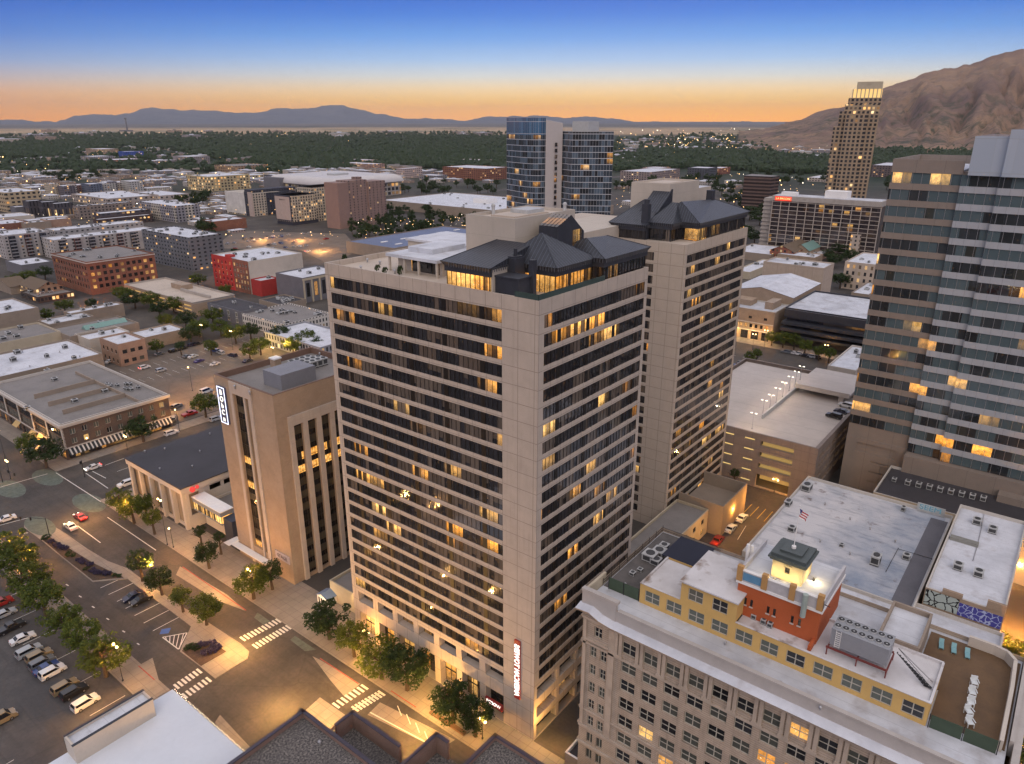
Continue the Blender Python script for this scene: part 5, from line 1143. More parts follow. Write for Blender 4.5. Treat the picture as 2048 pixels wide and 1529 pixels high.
# ---- low annexes in the alley beside the rear tower
va = 75.6
t = B('annex', 'two storey beige annex with dark roof and square windows along the alley', 'building', box=(140,va,194.4,B0-0.5,8.2), wall='cream_wall', roof='grey_roof', wv=dict(rects=lambda a,b_,z: [r for r in grid(a+30,b_-1,4,1.9,1.2,3.6,2,1.7)], style='two'))
for k in range(3): hvac((152+k*11,(va+B0)/2,7.5),1.3,1.3,0.8,('round','middle','far')[k]+' small white vent on the dark annex roof','vents on the annex roof')
c = MB(); ub = at(1468,1072,0)[0]
t = thing('annex', 'plain taller annex with open walled yard on top beside the garage entrance', 'building', (193,va,0))
c.box(194.8,71.6,0,195.2,86,10.7); c.box(194.8,71.2,0,214,71.59,10.7); c.box(213.6,71.6,0,214,86,10.7); c.box(195.21,71.6,6,213.59,86,6.4); c.build('wall', M['stucco_tan'], t)
# ------------------------------------------------------------------ theatre row beyond the far street
tu, tv, tu1, tv1, tz = corners((1550,626),(1480,614),(1590,590),('b',1545,687))
th = thing('theatre', 'tan brick theatre with glowing arched entrance and white roof', 'theatre', (tu,tv,0))
c = MB(); arch = [(tv+2+k*6.2,tv+6.4+k*6.2,0.3,5.2) for k in range(6)]; upw = [(tv+3+k*3.1,tv+4.6+k*3.1,7.2,9.4) for k in range(11)]+[(tv+4+k*9,tv+6+k*9,12.5,14) for k in range(4)]
c.wall('u',tu,tv,tv+40,0,tz,arch+upw,0.6); c.box(tu+0.01,tv,0,tu+24,tv+40,tz-0.7,0,skip='ub'); c.build('wall', M['brick_tan'], th)
put_windows(th,'u',tu,upw,0.5,'two',M['pane_lit']); put_windows(th,'u',tu,arch,0.5,'grid',M['shop'],name='arched_door')
roof_part(th,tu,tv,tu+24.1,tv+40,tz,M['white_roof2'],M['trim'],0.65)
c = MB(); c.box(tu-0.4,tv,10.2,tu-0.01,tv+40,10.7); c.box(tu-0.5,tv,5.6,tu-0.01,tv+40,6.1); c.build('cornice', M['trim'], th)
c = MB(); c.box(tu+8,tv+4,tz-0.6,tu+22,tv+9,tz+3.5); c.build('roof_block', M['brick_tan'], th)
c = MB(); c.box(tu+10,tv+18,tz-0.6,tu+20,tv+28,tz+2.5); c.build('roof_block', M['brick_tan'], th)
c = MB(); a0,b0_,a1,b1_ = tu+24.2,tv-2,tu+78,tv+38; rz = tz+4; c.box(a0,b0_,0,a1,b1_,rz,0,skip='tb'); mY=(b0_+b1_)/2
c.poly([(a0,b1_,rz),(a0,b0_,rz),(a0,mY,rz+4)]); c.build('auditorium_wall', M['brick_tan'], th)
c = MB(); c.quad((a0,b0_,rz+.3),(a1,b0_,rz+.3),(a1,mY,rz+4.3),(a0,mY,rz+4.3)); c.quad((a1,b1_,rz+.3),(a0,b1_,rz+.3),(a0,mY,rz+4.3),(a1,mY,rz+4.3)); c.build('auditorium_roof', M['white_roof'], th)
for k in range(12): 
    light('lamp_light',(tu-2.2,tv+2+k*3.2,4.5),1500,(1,0.6,0.2),0.3) if k%3==0 else None
B('stage_house', 'plain cream stage house block behind the theatre', 'building', N=(1648,537), L=(1530,522), R=(1672,527), h=('z',28), wall=panel('stage_panel',(0.44,0.36,0.29),12,9,groove=0.3,dark=0.8), roof='white_roof2', units=5, unit_kind='stage house')
u = tu+4; z = atu(1583,620,u)[2]
dg = thing('parking_deck', 'black layered parking deck with white roof right of the theatre', 'parking deck', (u,tv-44,0))
c = MB()
for k,(za,zb,o) in enumerate(((z-4.5,z,0),(z-8.2,z-6.6,-3),(z-11.5,z-9.9,-4.5),(z-14.6,z-13.4,-4.5))):
    if zb > 0.5: c.box(u+o,tv-60,max(0,za),u+55,tv-4,zb)
c.box(u+3,tv-60,0,u+54,tv-5,z-4.6); c.build('deck_edge', M['fascia'], dg)
roof_part(dg,u,tv-60,u+55,tv-4,z+0.9,M['white_roof2'],M['fascia'],0.8)
c = MB(); 
for za in (z-6.4,z-9.7): c.box(u+2.8,tv-50,max(0.2,za-0.0),u+2.95,tv-16,za+1.2)
c.build('lit_floor', band_glass('deck_lit_floor',3.0,3.3,0.35,room=2,strength=0.7), dg)
for i,(lab,n_,l_,r_,h_,wl,rf) in enumerate((
  ('low white roofed shop between the rear tower and the gabled brick block',(1542,510),(1466,500),(1552,492),('z',7),'stucco_tan','white_roof'),
  ('white flat shed in front of the rear tower edge',(1500,545),(1470,540),(1540,520),('z',6),'cream_wall','white_roof'),
  ('low white roofed cafe with lit front below the banded hotel',(1640,512),(1612,506),(1675,494),('z',5),'brick_pink','white_roof'),
  ('long white roofed hall behind the stage house',(1630,516),(1555,508),(1640,508),('z',9),'brick_tan','white_roof'),
  ('cream office block half hidden by the glass office tower',(1722,470),(1708,466),(1790,455),('b',1712,520),'cream_lit','white_roof'),
  ('white stone hall with lit columns beside the glass office tower',(1752,530),(1697,520),(1800,512),('b',1748,585),'stone_lit','white_roof'),
  ('low tan block with white roof beyond the black parking deck',(1738,590),(1705,584),(1780,570),('z',9),'stucco_tan','white_roof'),
  ('white roofed low store beside the garage',(1712,742),(1656,731),(1760,700),('z',9),'stucco_cream','white_roof'))):
    wl = {'cream_lit': fac('creaml',(0.42,0.35,0.29),4,3.8,0.4,0.5,0.35), 'stone_lit': fac('stonel',(0.46,0.38,0.31),4.2,5,0.4,0.55,0.45)}.get(wl, wl)
    B('low_building', lab, 'building', N=n_, L=l_, R=r_, h=h_, wall=wl, roof=rf, units=2, unit_kind=['corner shop','flat shed','cafe','long hall','cream office','white stone hall','low tan block','low store'][i])
gable('brick_house', 'red brick gabled block with lit vertical sign below the banded hotel', (1588,505),(1548,497),(1614,490),('z',10), fac('gab',(0.24,0.085,0.055),3.5,4,0.5,0.5,0.5), M['shingle'], 5, 'u')
gable('brick_house', 'brown brick gabled block with teal roof edge beside the red gabled one', (1618,502),(1590,497),(1655,482),('z',9), M['brick_tan'], M['teal'], 5, 'u')
for i,(lab,n_,l_,r_,hb_,wl,pr) in enumerate((
  ('dark slate blank clad hall in the trees',(1415,337),(1379,335),(1418,334),(1415,359),(0.07,0.075,0.09),0.0),
  ('red brick hall right of the slate clad hall',(1440,337),(1419,336),(1450,334),(1440,350),(0.24,0.09,0.06),0.4),
  ('grey and pink flats right of the glass hotel',(1300,345),(1252,341),(1330,337),(1300,366),(0.25,0.20,0.19),0.2),
  ('pink flats behind the grey and pink ones',(1318,337),(1290,335),(1352,335),(1318,350),(0.36,0.24,0.21),0.15),
  ('low pale depot with lit front before the tree belt',(1258,324),(1226,322),(1268,322),(1258,333),(0.40,0.34,0.28),0.6),
  ('white long school roof under the hill',(1640,313),(1570,310),(1645,310),(1640,318),(0.45,0.43,0.42),0.1),
  ('low white hall by the stepped tower foot',(1655,357),(1622,354),(1668,352),(1655,365),(0.42,0.36,0.31),0.2),
  ('dark flats right of the stepped tower',(1790,332),(1757,328),(1800,326),(1790,356),(0.12,0.09,0.09),0.2))):
    B('far_building', lab, 'building', N=n_, L=l_, R=r_, h=('b',*hb_), wall=fac(f'farr{i}', wl, 6,4.2,0.45,0.5,pr))
# ------------------------------------------------------------------ ornate stone office building, near right
OU, OV1, OV0, OZ = 92.8, 57.0, -6.0, 43.2
ob = thing('stone_office', 'ornate grey stone office building with white cornice and yellow rooftop storey', 'building', (OU,OV0,0))
def ashlar(name, col):
    t = NT(name); h, z, fx = face_h(t); p = t.pos()
    a = t.m('LESS_THAN', t.m('FRACT', t.m('DIVIDE', z, 0.42)), 0.16)
    n = t.noise(p, 0.4, 5, 0.6); s2 = t.noise(t.comb(t.m('MULTIPLY', h, 1.1), t.m('MULTIPLY', z, 0.12), fx), 1.0, 4)
    c = t.ramp(n, [(0.3, tuple(v*0.82 for v in col)), (0.7, tuple(v*1.12 for v in col))])
    c = t.mix(t.map(s2, 0.5, 0.75, 0.0, 0.45), c, tuple(v*0.45 for v in col))
    t.base(t.mix(a, c, tuple(v*0.55 for v in col))); t.rough(0.85); t.spec(0.2); t.bump(t.m('SUBTRACT', 1.0, a), 0.6, 0.06); return t.mat
M['stone'] = ashlar('grey_ashlar', (0.42,0.345,0.275)); M['stone_trim'] = plain('grey_stone_trim', (0.42,0.355,0.29), 0.8, 0.12, 0.5, dirt=0.5)
M['pane_o'] = pane_glass('sash_pane', 0.13, 1.7, shade=(0.075,0.08,0.07), shade_p=0.6)
bays = [(46.05-4.1*k, 48.95-4.1*k) for k in range(13)]
rr = []
for k, (a, c_) in enumerate(bays):
    for j in range(9):
        z1 = 37.5-3.95*j
        if z1-2.35 > 0.6 and a > OV0+0.5: rr.append((a, c_, z1-2.5, z1))
for j in range(1, 9):
    z1 = 37.3-3.95*j
    if z1 > 4: rr += [(54.0,55.3,z1-2.3,z1),(51.9,53.2,z1-2.3,z1)]
rr += [(53.0,54.6,35.6,37.8)]
c = MB(); c.wall('u',OU,OV0,OV1,0,OZ-0.01,rr,0.4,0)
vr = [r for j in range(1,9) for r in ((OU+3+4*k,OU+4.8+4*k,37.3-3.95*j-2.3,37.3-3.95*j) for k in range(6))]
c.quad((OU,OV1,0),(OU,OV1,OZ),(122,OV1,OZ),(122,OV1,0)); c.quad((122,OV0,0),(122,OV1,0),(122,OV1,OZ),(122,OV0,OZ)); c.quad((OU,OV0,0),(122,OV0,0),(122,OV0,OZ),(OU,OV0,OZ))
c.build('wall', M['stone'], ob)
# largest hundred windows are parts of their own, the rest below them one part
rr.sort(key=lambda r: -r[2]); 
put_windows(ob,'u',OU,rr[:100],0.37,'sash',M['pane_o'],M['frame_white'])
c = MB()
for a,c_,z0,z1 in rr[100:]: c.quad((OU+0.37,c_,z0),(OU+0.37,a,z0),(OU+0.37,a,z1),(OU+0.37,c_,z1)); c.box(OU+0.28,(a+c_)/2-0.06,z0,OU+0.36,(a+c_)/2+0.06,z1,1)
tag(c.build('window', [M['pane_o'], M['frame_white']], ob), kind='stuff')
c = MB()   # pilasters between the bays of the top storey, belt courses
for k in range(14):
    y = 48.8-4.1*k+0.75
    if y > OV0+1:
        for dy in (-0.42,0.42): c.box(OU-0.32,y+dy-0.3,34.5,OU-0.01,y+dy+0.3,38.9)
        c.box(OU-0.42,y-0.85,34.0,OU-0.01,y+0.85,34.5)
for z0_,z1_,o in ((33.6,34.0,0.3),(38.9,39.3,0.35),(14.6,15.1,0.4),(18.6,18.9,0.25),(10.4,10.9,0.4)): c.box(OU-o,OV0,z0_,OU-0.01,OV1,z1_); c.box(OU,OV1+0.01,z0_,122,OV1+o,z1_)
for y in (50.6,56.4,51.2): c.box(OU-0.3,y-0.3,15.2,OU-0.01,y+0.3,38.8)
c.box(OU-0.5,51.4,34.6,OU-0.01,56.6,35.0)
c.build('stone_trim', M['stone_trim'], ob)
# dentilled white-topped cornice, bent up over the end bay
c = MB()
prof_ = [(0,39.3),(-0.5,39.5),(-0.7,39.9),(-1.7,40.2),(-1.9,40.6),(0,41.0)]
path = [(57.6,0.9),(54.8,1.15),(52.8,0.3),(50.5,0.0),(OV0,0.0)]
for i in range(len(path)-1):
    (ya,la),(yb,lb) = path[i],path[i+1]
    for k in range(len(prof_)-1):
        (oa,za),(o2,z2) = prof_[k],prof_[k+1]
        c.quad((OU+oa,ya,za+la),(OU+oa,yb,za+lb),(OU+o2,yb,z2+lb),(OU+o2,ya,z2+la),1 if k >= 4 else 0)
for k in range(70):
    y = 50.2-k*0.8
    if y > OV0: c.box(OU-0.62,y-0.2,39.31,OU-0.01,y+0.2,39.75,0)
c.build('cornice', [M['stone_trim'], M['white_roof']], ob)
c = MB(); c.box(OU-0.15,OV0,40.9,OU+0.35,50.4,43.0,0); c.box(OU-0.25,50.4,40.9,OU+0.4,57.2,44.4,0); c.box(OU-0.35,50.1,44.4,OU+0.6,57.3,44.9,0); c.box(OU+0.4,56.7,42,OU+7,57.2,44.4,1); c.box(OU-0.3,OV0,43.0,OU+0.45,50.0,43.3,0)
c.box(101,OV0,41,122,OV0+0.5,43.6,0); c.box(OU,OV0-0.9,43.0,122,OV0-0.01,43.3,0)
c.build('parapet', [plain('grey_parapet',(0.40,0.37,0.345),0.8,0.08,0.4,dirt=0.3), M['cream_wall']], ob)
c = MB(); c.box(OU+0.4,OV0+0.6,42.0,122,56.6,42.35); c.build('roof', M['white_roof2'], ob)
# yellow storey
M['yellow'] = plain('yellow_stucco', (0.55,0.36,0.125), 0.8, 0.06, 0.4, dirt=0.12)
YU, YZ = 98.2, 46.3
yb = thing('rooftop_storey', 'yellow rooftop storey with a long row of paired windows', 'building', (YU,4,42.36))
yw = [(45.2-4.07*k, 48.0-4.07*k, 43.05, 45.3) for k in range(11)]; yw2 = [(37.6,40.2,46.9,49.2),(33.4,36.0,46.9,49.2)]
c = MB(); c.wall('u',YU,4.0,49.0,42.36,YZ,yw,0.25); c.wall('u',YU,31.9,41.5,YZ,50.0,yw2,0.25); c.quad((YU,4,42.36),(108.5,4,42.36),(108.5,4,YZ),(YU,4,YZ)); c.quad((108.5,4,42.36),(108.5,49,42.36),(108.5,49,YZ),(108.5,4,YZ)); c.quad((108.5,49,42.36),(YU,49,42.36),(YU,49,YZ),(108.5,49,YZ))
c.quad((YU,31.9,YZ),(109,31.9,YZ),(109,31.9,50),(YU,31.9,50)); c.quad((109,31.9,YZ),(109,41.5,YZ),(109,41.5,50),(109,31.9,50)); c.quad((109,41.5,YZ),(YU,41.5,YZ),(YU,41.5,50),(109,41.5,50))
c.build('wall', M['yellow'], yb)
M['roof_stain'] = roofing('white_roof_brown_stains', (0.60,0.59,0.60), (0.30,0.27,0.25), 0.5, 0.12, brown=0.85)
c = MB(); c.box(YU+.25,4.3,YZ-.5,108.3,31.85,YZ-.3); c.box(YU+.25,41.55,YZ-.5,108.3,48.8,YZ-.3); c.box(YU-0.5,31.6,50.0,109.2,41.7,50.25)
for x0,y0,x1,y1 in ((YU-.08,3.95,YU+.3,31.88),(YU-.08,41.52,YU+.3,49.05),(108.3,4,108.55,31.88),(YU+.3,3.9,108.3,4.25),(YU+.3,48.75,108.4,49.05)): c.box(x0,y0,YZ-.31 if x0>YU else YZ,x1,y1,YZ+.12)
c.build('roof', M['roof_stain'], yb)
put_windows(yb,'u',YU,yw,0.22,'six',M['pane_shade'],M['frame_white']); put_windows(yb,'u',YU,yw2,0.22,'six',M['pane'],M['frame_white'])
# red block with the floodlit turret
rb_ = thing('elevator_house', 'rust red rooftop elevator house with white and blue parapet', 'building', (101,20.3,YZ))
c = MB(); sl = [(20.3+x,20.3+x+0.42,48.1,49.4) for x in (2.6,3.7,6.5,7.5,10.2,11.2)]; c.wall('u',101.2,20.3,33.2,YZ-.3,51.8,sl,0.2); c.box(101.21,20.3,YZ-.3,113,33.2,51.79,0,skip='ubt'); c.box(99,20.4,YZ-.28,101.19,20.9,YZ+.6)
c.build('wall', plain('rust_red_stucco',(0.40,0.095,0.03),0.8,0.08,0.4), rb_)
put_windows(rb_,'u',101.2,sl,0.17,'one',M['pane'],M['dark_frame'])
c = MB(); c.box(100.9,20.0,51.8,113.3,33.5,52.3,0); c.box(101.0,20.1,52.3,101.4,33.4,54.2,1); c.box(101.4,20.1,52.3,113,20.5,54.0,1); c.box(101.4,33.0,52.3,113,33.4,54.0,1)
for y in (20.1,24.3,28.6,32.6): c.box(100.75,y,52.31,101.45,y+0.9,55.0,2)
for y0_,y1_ in ((29.6,32.5),): c.box(100.95,y0_,52.6,100.99,y1_,54.0,3)
c.box(100.9,20.0,54.21,101.5,33.5,54.35,0)
c.build('parapet', [M['white'], plain('pale_panel',(0.45,0.44,0.45),0.7,0.1,0.6,dirt=0.4), plain('ochre_pier',(0.42,0.24,0.09),0.8,0.1), plain('faded_blue_panel',(0.10,0.24,0.38),0.7,0.15)], rb_)
c = MB(); c.box(101.4,20.5,52.3,113,33.0,53.0); c.build('roof', M['white_roof2'], rb_)
tt = thing('turret', 'floodlit cream rooftop turret with dark stepped cap and small niche', 'turret', (104.2,24.4,53.0))
c = MB(); c.wall('u',104.2,24.4,29.2,53.01,56.3,[(26.4,27.2,54.4,55.6)],0.3); c.box(104.21,24.4,53.01,109.0,29.2,56.3,0,skip='ub'); c.box(104.0,26.2,55.6,104.19,27.4,55.9); c.build('wall', plain('turret_cream',(0.55,0.45,0.25),0.8,0.08), tt)
c = MB()
for k,(o,h0_,h1_) in enumerate(((0.4,56.3,56.7),(0.65,56.7,57.0),(0.3,57.0,57.5),(-0.7,57.5,57.9))): c.box(104.2-o,24.4-o,h0_+.001,109+o,29.2+o,h1_)
c.build('cap', plain('turret_cap_slate',(0.07,0.085,0.085),0.5,0.15), tt)
c = MB(); c.quad((104.55,26.4,54.4),(104.55,27.2,54.4),(104.55,27.2,55.6),(104.55,26.4,55.6)); c.build('niche', M['black'], tt)
fp = thing('flagpole', 'white flagpole with a red and white striped flag on the turret', 'flagpole', (106.5,26.9,57.9))
c = MB(); c.cyl(106.5,26.9,57.9,58.3,0.35,n=8); c.cyl(106.5,26.9,58.3,65.4,0.07,0.04,n=6); c.ball((106.5,26.9,65.45),0.12,0,6,4); c.build('pole', M['white'], fp)
c = MB()
for k in range(8):
    for j in range(6):
        q = lambda a,b_: (106.5+a*0.16, 26.9-a*0.13-0.18*math.sin(a*1.1+b_*0.5), 65.0-b_*0.24-a*0.17)
        c.poly([q(k,j+1),q(k+1,j+1),q(k+1,j),q(k,j)], 1 if (j<3 and k<3) else (0 if j%2==0 else 2))
c.build('flag', [plain('flag_red',(0.42,0.03,0.04),0.8,0.1), plain('flag_blue',(0.03,0.04,0.16),0.8,0.1), M['white']], fp)
for i,(lx,ly) in enumerate(((103.0,25.4),(103.0,28.2),(107,23.3))):
    f = thing('floodlight', 'small floodlight aimed at the cream turret wall, '+('nearer the front edge','nearer the yellow storey','on the shaded side')[i], 'floodlight', (lx,ly,53.0))
    c = MB(); c.cyl(lx,ly,53.0,53.25,0.1,n=6); c.box(lx-0.15,ly-0.2,53.25,lx+0.15,ly+0.2,53.55,0); c.build('housing', M['black'], f); c = MB(); c.box(lx+0.151 if i<2 else lx-0.1,ly-0.15,53.3,lx+0.16 if i<2 else lx+0.1,ly+0.15,53.5); c.build('lens', M['white_lamp'], f)
    light('floodlight',(lx-0.3,ly+(0 if i<2 else -.3),53.7),220,(1,0.76,0.38),0.2)
# chiller on a steel frame, white box, side stair
ch = thing('chiller', 'long grey rooftop chiller with twin rows of round fans on a red steel frame', 'chiller', (100.2,10.2,YZ))
c = MB(); c.box(100.6,10.4,47.5,104.4,18.3,50.3); c.box(100.55,10.35,50.3,104.45,18.35,50.42); c.build('cabinet', plain('chiller_grey',(0.25,0.26,0.28),0.5,0.08,1.0), ch)
for j in range(2):
    for k in range(7):
        x,y = 101.6+j*1.85, 11.0+k*1.12; c = MB(); c.cyl(x,y,50.42,50.62,0.50,n=14); c.cyl(x,y,50.62,50.64,0.45,n=12,m=1); c.cyl(x,y,50.64,50.66,0.12,n=8); c.build('fan', [M['hvac'], M['black']], ch)
c = MB()
for x in (100.0,104.8): c.box(x-.1,10.2,47.2,x+.1,18.6,47.49)
for y in (10.2,14.2,18.4):
    c.box(99.9,y-.1,46.9,104.9,y+.1,47.19)
    for x in (100.0,104.8): c.cyl(x,y,YZ-.3,46.89,0.1,n=6)
c.build('frame', M['rust_steel'], ch)
c = MB()
for z in np.arange(47.5,50,0.35): c.box(100.5,16.9,z,100.59,17.6,z+.06)
for y in (16.9,17.6): c.box(100.48,y-.03,47.4,100.59,y+.03,50.4)
c.build('ladder', M['white'], ch)
wb = B('roof_room', 'narrow white roofed room standing behind the grey chiller', 'roof room', box=(108.6,7.4,119,13.2,46.9), wall='stucco_tan', roof='white_roof2')
rs = thing('roof_stair', 'thin black metal stair descending across the white roof corner', 'stair', (104,5,YZ))
c = MB()
for s_ in (0,0.9): c.tube((103.2,9.6,48.6),(101.6+s_*.3,5.4-s_,46.2),0.05,5); c.tube((103.2,9.6,49.5),(101.6+s_*.3,5.4-s_,47.1),0.04,5)
for k in range(12): f = k/11; p = Vector((103.2,9.6,48.6)).lerp(Vector((101.6,5.4,46.2)),f); c.box(p.x-.1,p.y-.9*f-.05,p.z,p.x+.3,p.y+.1,p.z+.05)
c.build('flight', M['black'], rs)
for k,(px,py) in enumerate(((1508,1237),(1527,1247),(1540,1254))): hvac(at(px,py,YZ-.3),0.9,0.8,0.9,('first','second','smallest')[k]+' white split unit at the foot of the rust red wall','split units below the red wall')
an = [thing('antenna','pale drum antenna panel hung on the red block parapet','antenna',(100.4,22.6,52.3))]
c = MB(); c.cyl(100.3,22.6,50.6,54.6,0.42,n=10); c.box(100.3,22.5,52.3,100.9,22.7,52.5); c.build('drum', plain('antenna_green',(0.30,0.36,0.33),0.6,0.08), an[0])
t = thing('antenna','twin white antenna posts at the back of the yellow storey','antenna',(107,33.6,50.3)); c = MB(); c.cyl(107,34.2,50.25,55.5,0.28,n=8); c.cyl(107.8,33.8,50.25,55.0,0.28,n=8); c.build('post', M['white'], t)
# brown roof terrace with chairs, loungers and green screens
pt_ = thing('roof_terrace', 'brown roof terrace with a pale curved parapet at the end of the stone office', 'terrace', (108,0,42.36))
c = MB(); c.box(100,-5.2,42.36,107.0,3.8,42.5); c.box(107,-5.2,42.36,121,7.2,42.5); c.build('deck', roofing('brown_terrace',(0.14,0.085,0.045),(0.07,0.045,0.03),0.6,0.3), pt_)
c = MB(); pa = [(99.5,-4.6),(112,-4.6),(119,-4.4),(120.6,-3.2),(121,-1.5),(121,2.0)]
for a,e in zip(pa[:-1],pa[1:]):
    d_ = Vector((e[0]-a[0],e[1]-a[1],0)).normalized(); n_ = Vector((-d_.y,d_.x,0))*0.25
    c.prism(ccw([(a[0]-n_.x,a[1]-n_.y),(e[0]-n_.x,e[1]-n_.y),(e[0]+n_.x,e[1]+n_.y),(a[0]+n_.x,a[1]+n_.y)]),42.4,44.2)
c.build('parapet', M['stucco_cream'], pt_)
lg = MB(); lg.box(-0.35,-0.95,0.25,0.35,0.5,0.36); lg.poly([(-0.35,0.5,0.36),(0.35,0.5,0.36),(0.35,1.0,0.85),(-0.35,1.0,0.85)]); lg.poly([(-0.35,1.0,0.77),(0.35,1.0,0.77),(0.35,0.5,0.27),(-0.35,0.5,0.27)])
for x in (-.3,.3):
    for y in (-.85,.45): lg.box(x-.04,y-.04,0,x+.04,y+.04,.25)
for k in range(3):
    p = at((1882,1907,1934)[k],(1293,1302,1312)[k],42.5); c = thing('lounger',('teal slatted lounger on the brown terrace, nearest the white roofed room','teal slatted lounger between two others on the brown terrace','teal slatted lounger nearest the curved parapet corner')[k],'lounger',p,'loungers on the brown terrace',-math.pi/2+0.15)
    o = lg.build('frame', plain('teal_plastic',(0.16,0.32,0.35),0.5,0.1)); o.parent = c; o.location=(0,0,0)
def chair_parts(par):
    m_ = plain('white_plastic',(0.62,0.66,0.68),0.4,0.05)
    for nm,bb in (('seat',(-.3,-.3,.4,.3,.3,.46)),('backrest',(-.3,.26,.46,.3,.34,1.0)),('armrest',(-.36,-.3,.62,-.29,.3,.68)),('armrest',(.29,-.3,.62,.36,.3,.68))):
        b = MB(); b.box(*bb); o = b.build(nm,m_); o.parent = par; o.location=(0,0,0)
    for x in (-.27,.27):
        for y in (-.27,.27): b = MB(); b.box(x-.04,y-.04,0,x+.04,y+.04,.4); o = b.build('leg',m_); o.parent = par; o.location=(0,0,0)
k0 = None
for k,(px,py) in enumerate(((1947,1372),(1943,1392),(1940,1412),(1936,1430),(1938,1452))):
    lab = ('first','second','third','fourth','last')[k]+' white plastic chair in the row along the terrace parapet, counted from the loungers'; p = at(px,py,42.5)
    if k0 is None: k0 = thing('terrace_chair',lab,'chair',p,'white chairs on the brown terrace',-1.2); chair_parts(k0); k0.scale=(1.5,)*3
    else: copy_thing(k0,p,-1.2+random.uniform(-.5,.5),lab)
M['green_screen'] = plain('green_screen_mesh',(0.05,0.075,0.05),0.8,0.12,1.0)
def screen(label, p, q, z0, h, n):
    t = thing('privacy_screen', label, 'screen', (p[0],p[1],z0)); P,Q = Vector((p[0],p[1],0)),Vector((q[0],q[1],0)); d_=(Q-P)/n; w_=Vector((-d_.y,d_.x,0)).normalized()*0.03
    for k in range(n):
        a,e = P+d_*k+d_*0.03, P+d_*(k+1)-d_*0.03; c = MB(); c.prism(ccw([tuple((a+w_)[:2]),tuple((e+w_)[:2]),tuple((e-w_)[:2]),tuple((a-w_)[:2])]),z0+.1,z0+h); c.build('screen_panel', M['green_screen'], t)
    for k in range(n+1): a = P+d_*k; c = MB(); c.box(a.x-.06,a.y-.06,z0,a.x+.06,a.y+.06,z0+h+.1); c.build('post', M['black'], t)
screen('two panel green mesh screen at the brown terrace end', (98.2,3.7), (98.6,-4.4), 42.36, 2.3, 2)
screen('two panel green mesh screen at the yellow storey end nearest the tall tower', (98.2,55.2), (98.3,49.2), 42.36, 2.5, 2)
# machinery yard on the roof end by the alley
for k,(px,py,s_) in enumerate(((1265,1150,1.0),(1280,1143,0.9),(1300,1120,2.4),(1318,1112,2.2),(1328,1098,1.6),(1312,1128,1.8),(1350,1117,1.5))):
    hvac(at(px,py,42.4),s_,s_,s_*.7,('lone small','second small','large domed','wide white','back','front','far')[k]+' rooftop machine in the dark yard at the alley end of the stone office','machines in the roof yard')
aw = thing('canopy','dark blue flat canopy over the roof yard','canopy',(110,50,42.4)); p = at(1372,1103,45.2)
c = MB(); c.box(p[0]-4,p[1]-4,45.2,p[0]+4,p[1]+3,45.35); c.build('canopy_sheet', plain('navy_sheet',(0.015,0.018,0.035),0.7,0.1), aw)
for dx in (-3.8,3.8):
    for dy in (-3.8,2.8): c = MB(); c.cyl(p[0]+dx,p[1]+dy,42.36,45.2,0.06,n=5); c.build('post', M['black'], aw)
yd = MB(); yd.box(98.5,49.2,42.36,121.5,56.4,42.45); tag(yd.build('roof_yard', roofing('yard_felt',(0.13,0.12,0.115),(0.05,0.05,0.05),0.7,0.3)), 'dark felted machine yard on the roof end of the stone office', 'roof yard')
rl = thing('railing','dark pipe railing around the roof machine yard','railing',(121,56,42.4)); c = MB()
for z in (42.9,43.4): c.tube((98.5,56.55,z),(121.7,56.55,z),.05,5); c.tube((121.7,56.55,z),(121.7,44,z),.05,5)
for k in range(9): c.tube((98.5+k*2.9,56.55,42.4),(98.5+k*2.9,56.55,43.9),.05,5)
c.build('rail', M['black'], rl)
# ---- roofs behind the stone office
t = B('white_roof_block', 'big worn white roof with dark puddle stains between alley and stone office', 'building', box=(157,13.5,208,51.5,22), wall='stucco_cream', roof='white_roof2', coping='trim')
def puddled():
    t = NT('white_roof_puddled'); p = t.pos(); x,y,z = t.sep(p)
    n = t.noise(p,0.05,6,0.62); st = t.noise(t.comb(t.m('MULTIPLY',x,0.55),t.m('MULTIPLY',y,0.13),0.0),1.0,5,0.65); br = t.noise(p,0.22,6,0.7)
    f = t.m('ADD', t.m('MULTIPLY', t.map(y,46,16), 0.55), t.m('MULTIPLY', t.m('SUBTRACT', n, 0.5), 2.2))
    c = t.mix(t.map(f,0.05,0.65,0,0.9), (0.56,0.55,0.56), (0.20,0.25,0.33)); c = t.mix(t.map(st,0.5,0.72,0,0.6), c, (0.11,0.135,0.175))
    c = t.mix(t.map(br,0.60,0.70,0,0.75), c, (0.13,0.085,0.07)); t.base(c); t.rough(0.6); t.spec(0.3); return t.mat
M['puddle'] = puddled()
c = MB(); c.box(158,15,21.31,207,50.8,21.33); c.build('ponding_sheet', M['puddle'], t)
c = MB(); c.box(159,14.2,21.34,205,18.2,21.4); c.build('grey_strip', roofing('grey_strip',(0.13,0.13,0.15),(0.08,0.08,0.09),0.5,0.2), t)
for k,(px,py,sx,sy,sz,lb) in enumerate(((1613,980,3,2.4,2,'grey boxy unit at the far corner of the puddled white roof'),(1583,1062,1.7,1.7,1.4,'beige duct box beside the flag on the puddled white roof'),(1750,1128,2.6,2.0,2.6,'white package unit on legs on the puddled white roof'),(1683,1093,1,1,.8,'small round roof hatch amid stains on the puddled white roof'),(1812,1118,1.6,1.6,1.4,'black fan unit in the dark puddle of the white roof'),(1806,1022,1.3,1.1,1.4,'grey unit beside the blue graffiti box on the puddled roof'),(1576,1010,2.6,1.6,1.5,'tan long unit near the alley edge of the puddled roof'))):
    hvac(at(px,py,21.33),sx,sy,sz,lb)
c = MB(); p = at(1972,1062,22); q = at(1843,1012,22)
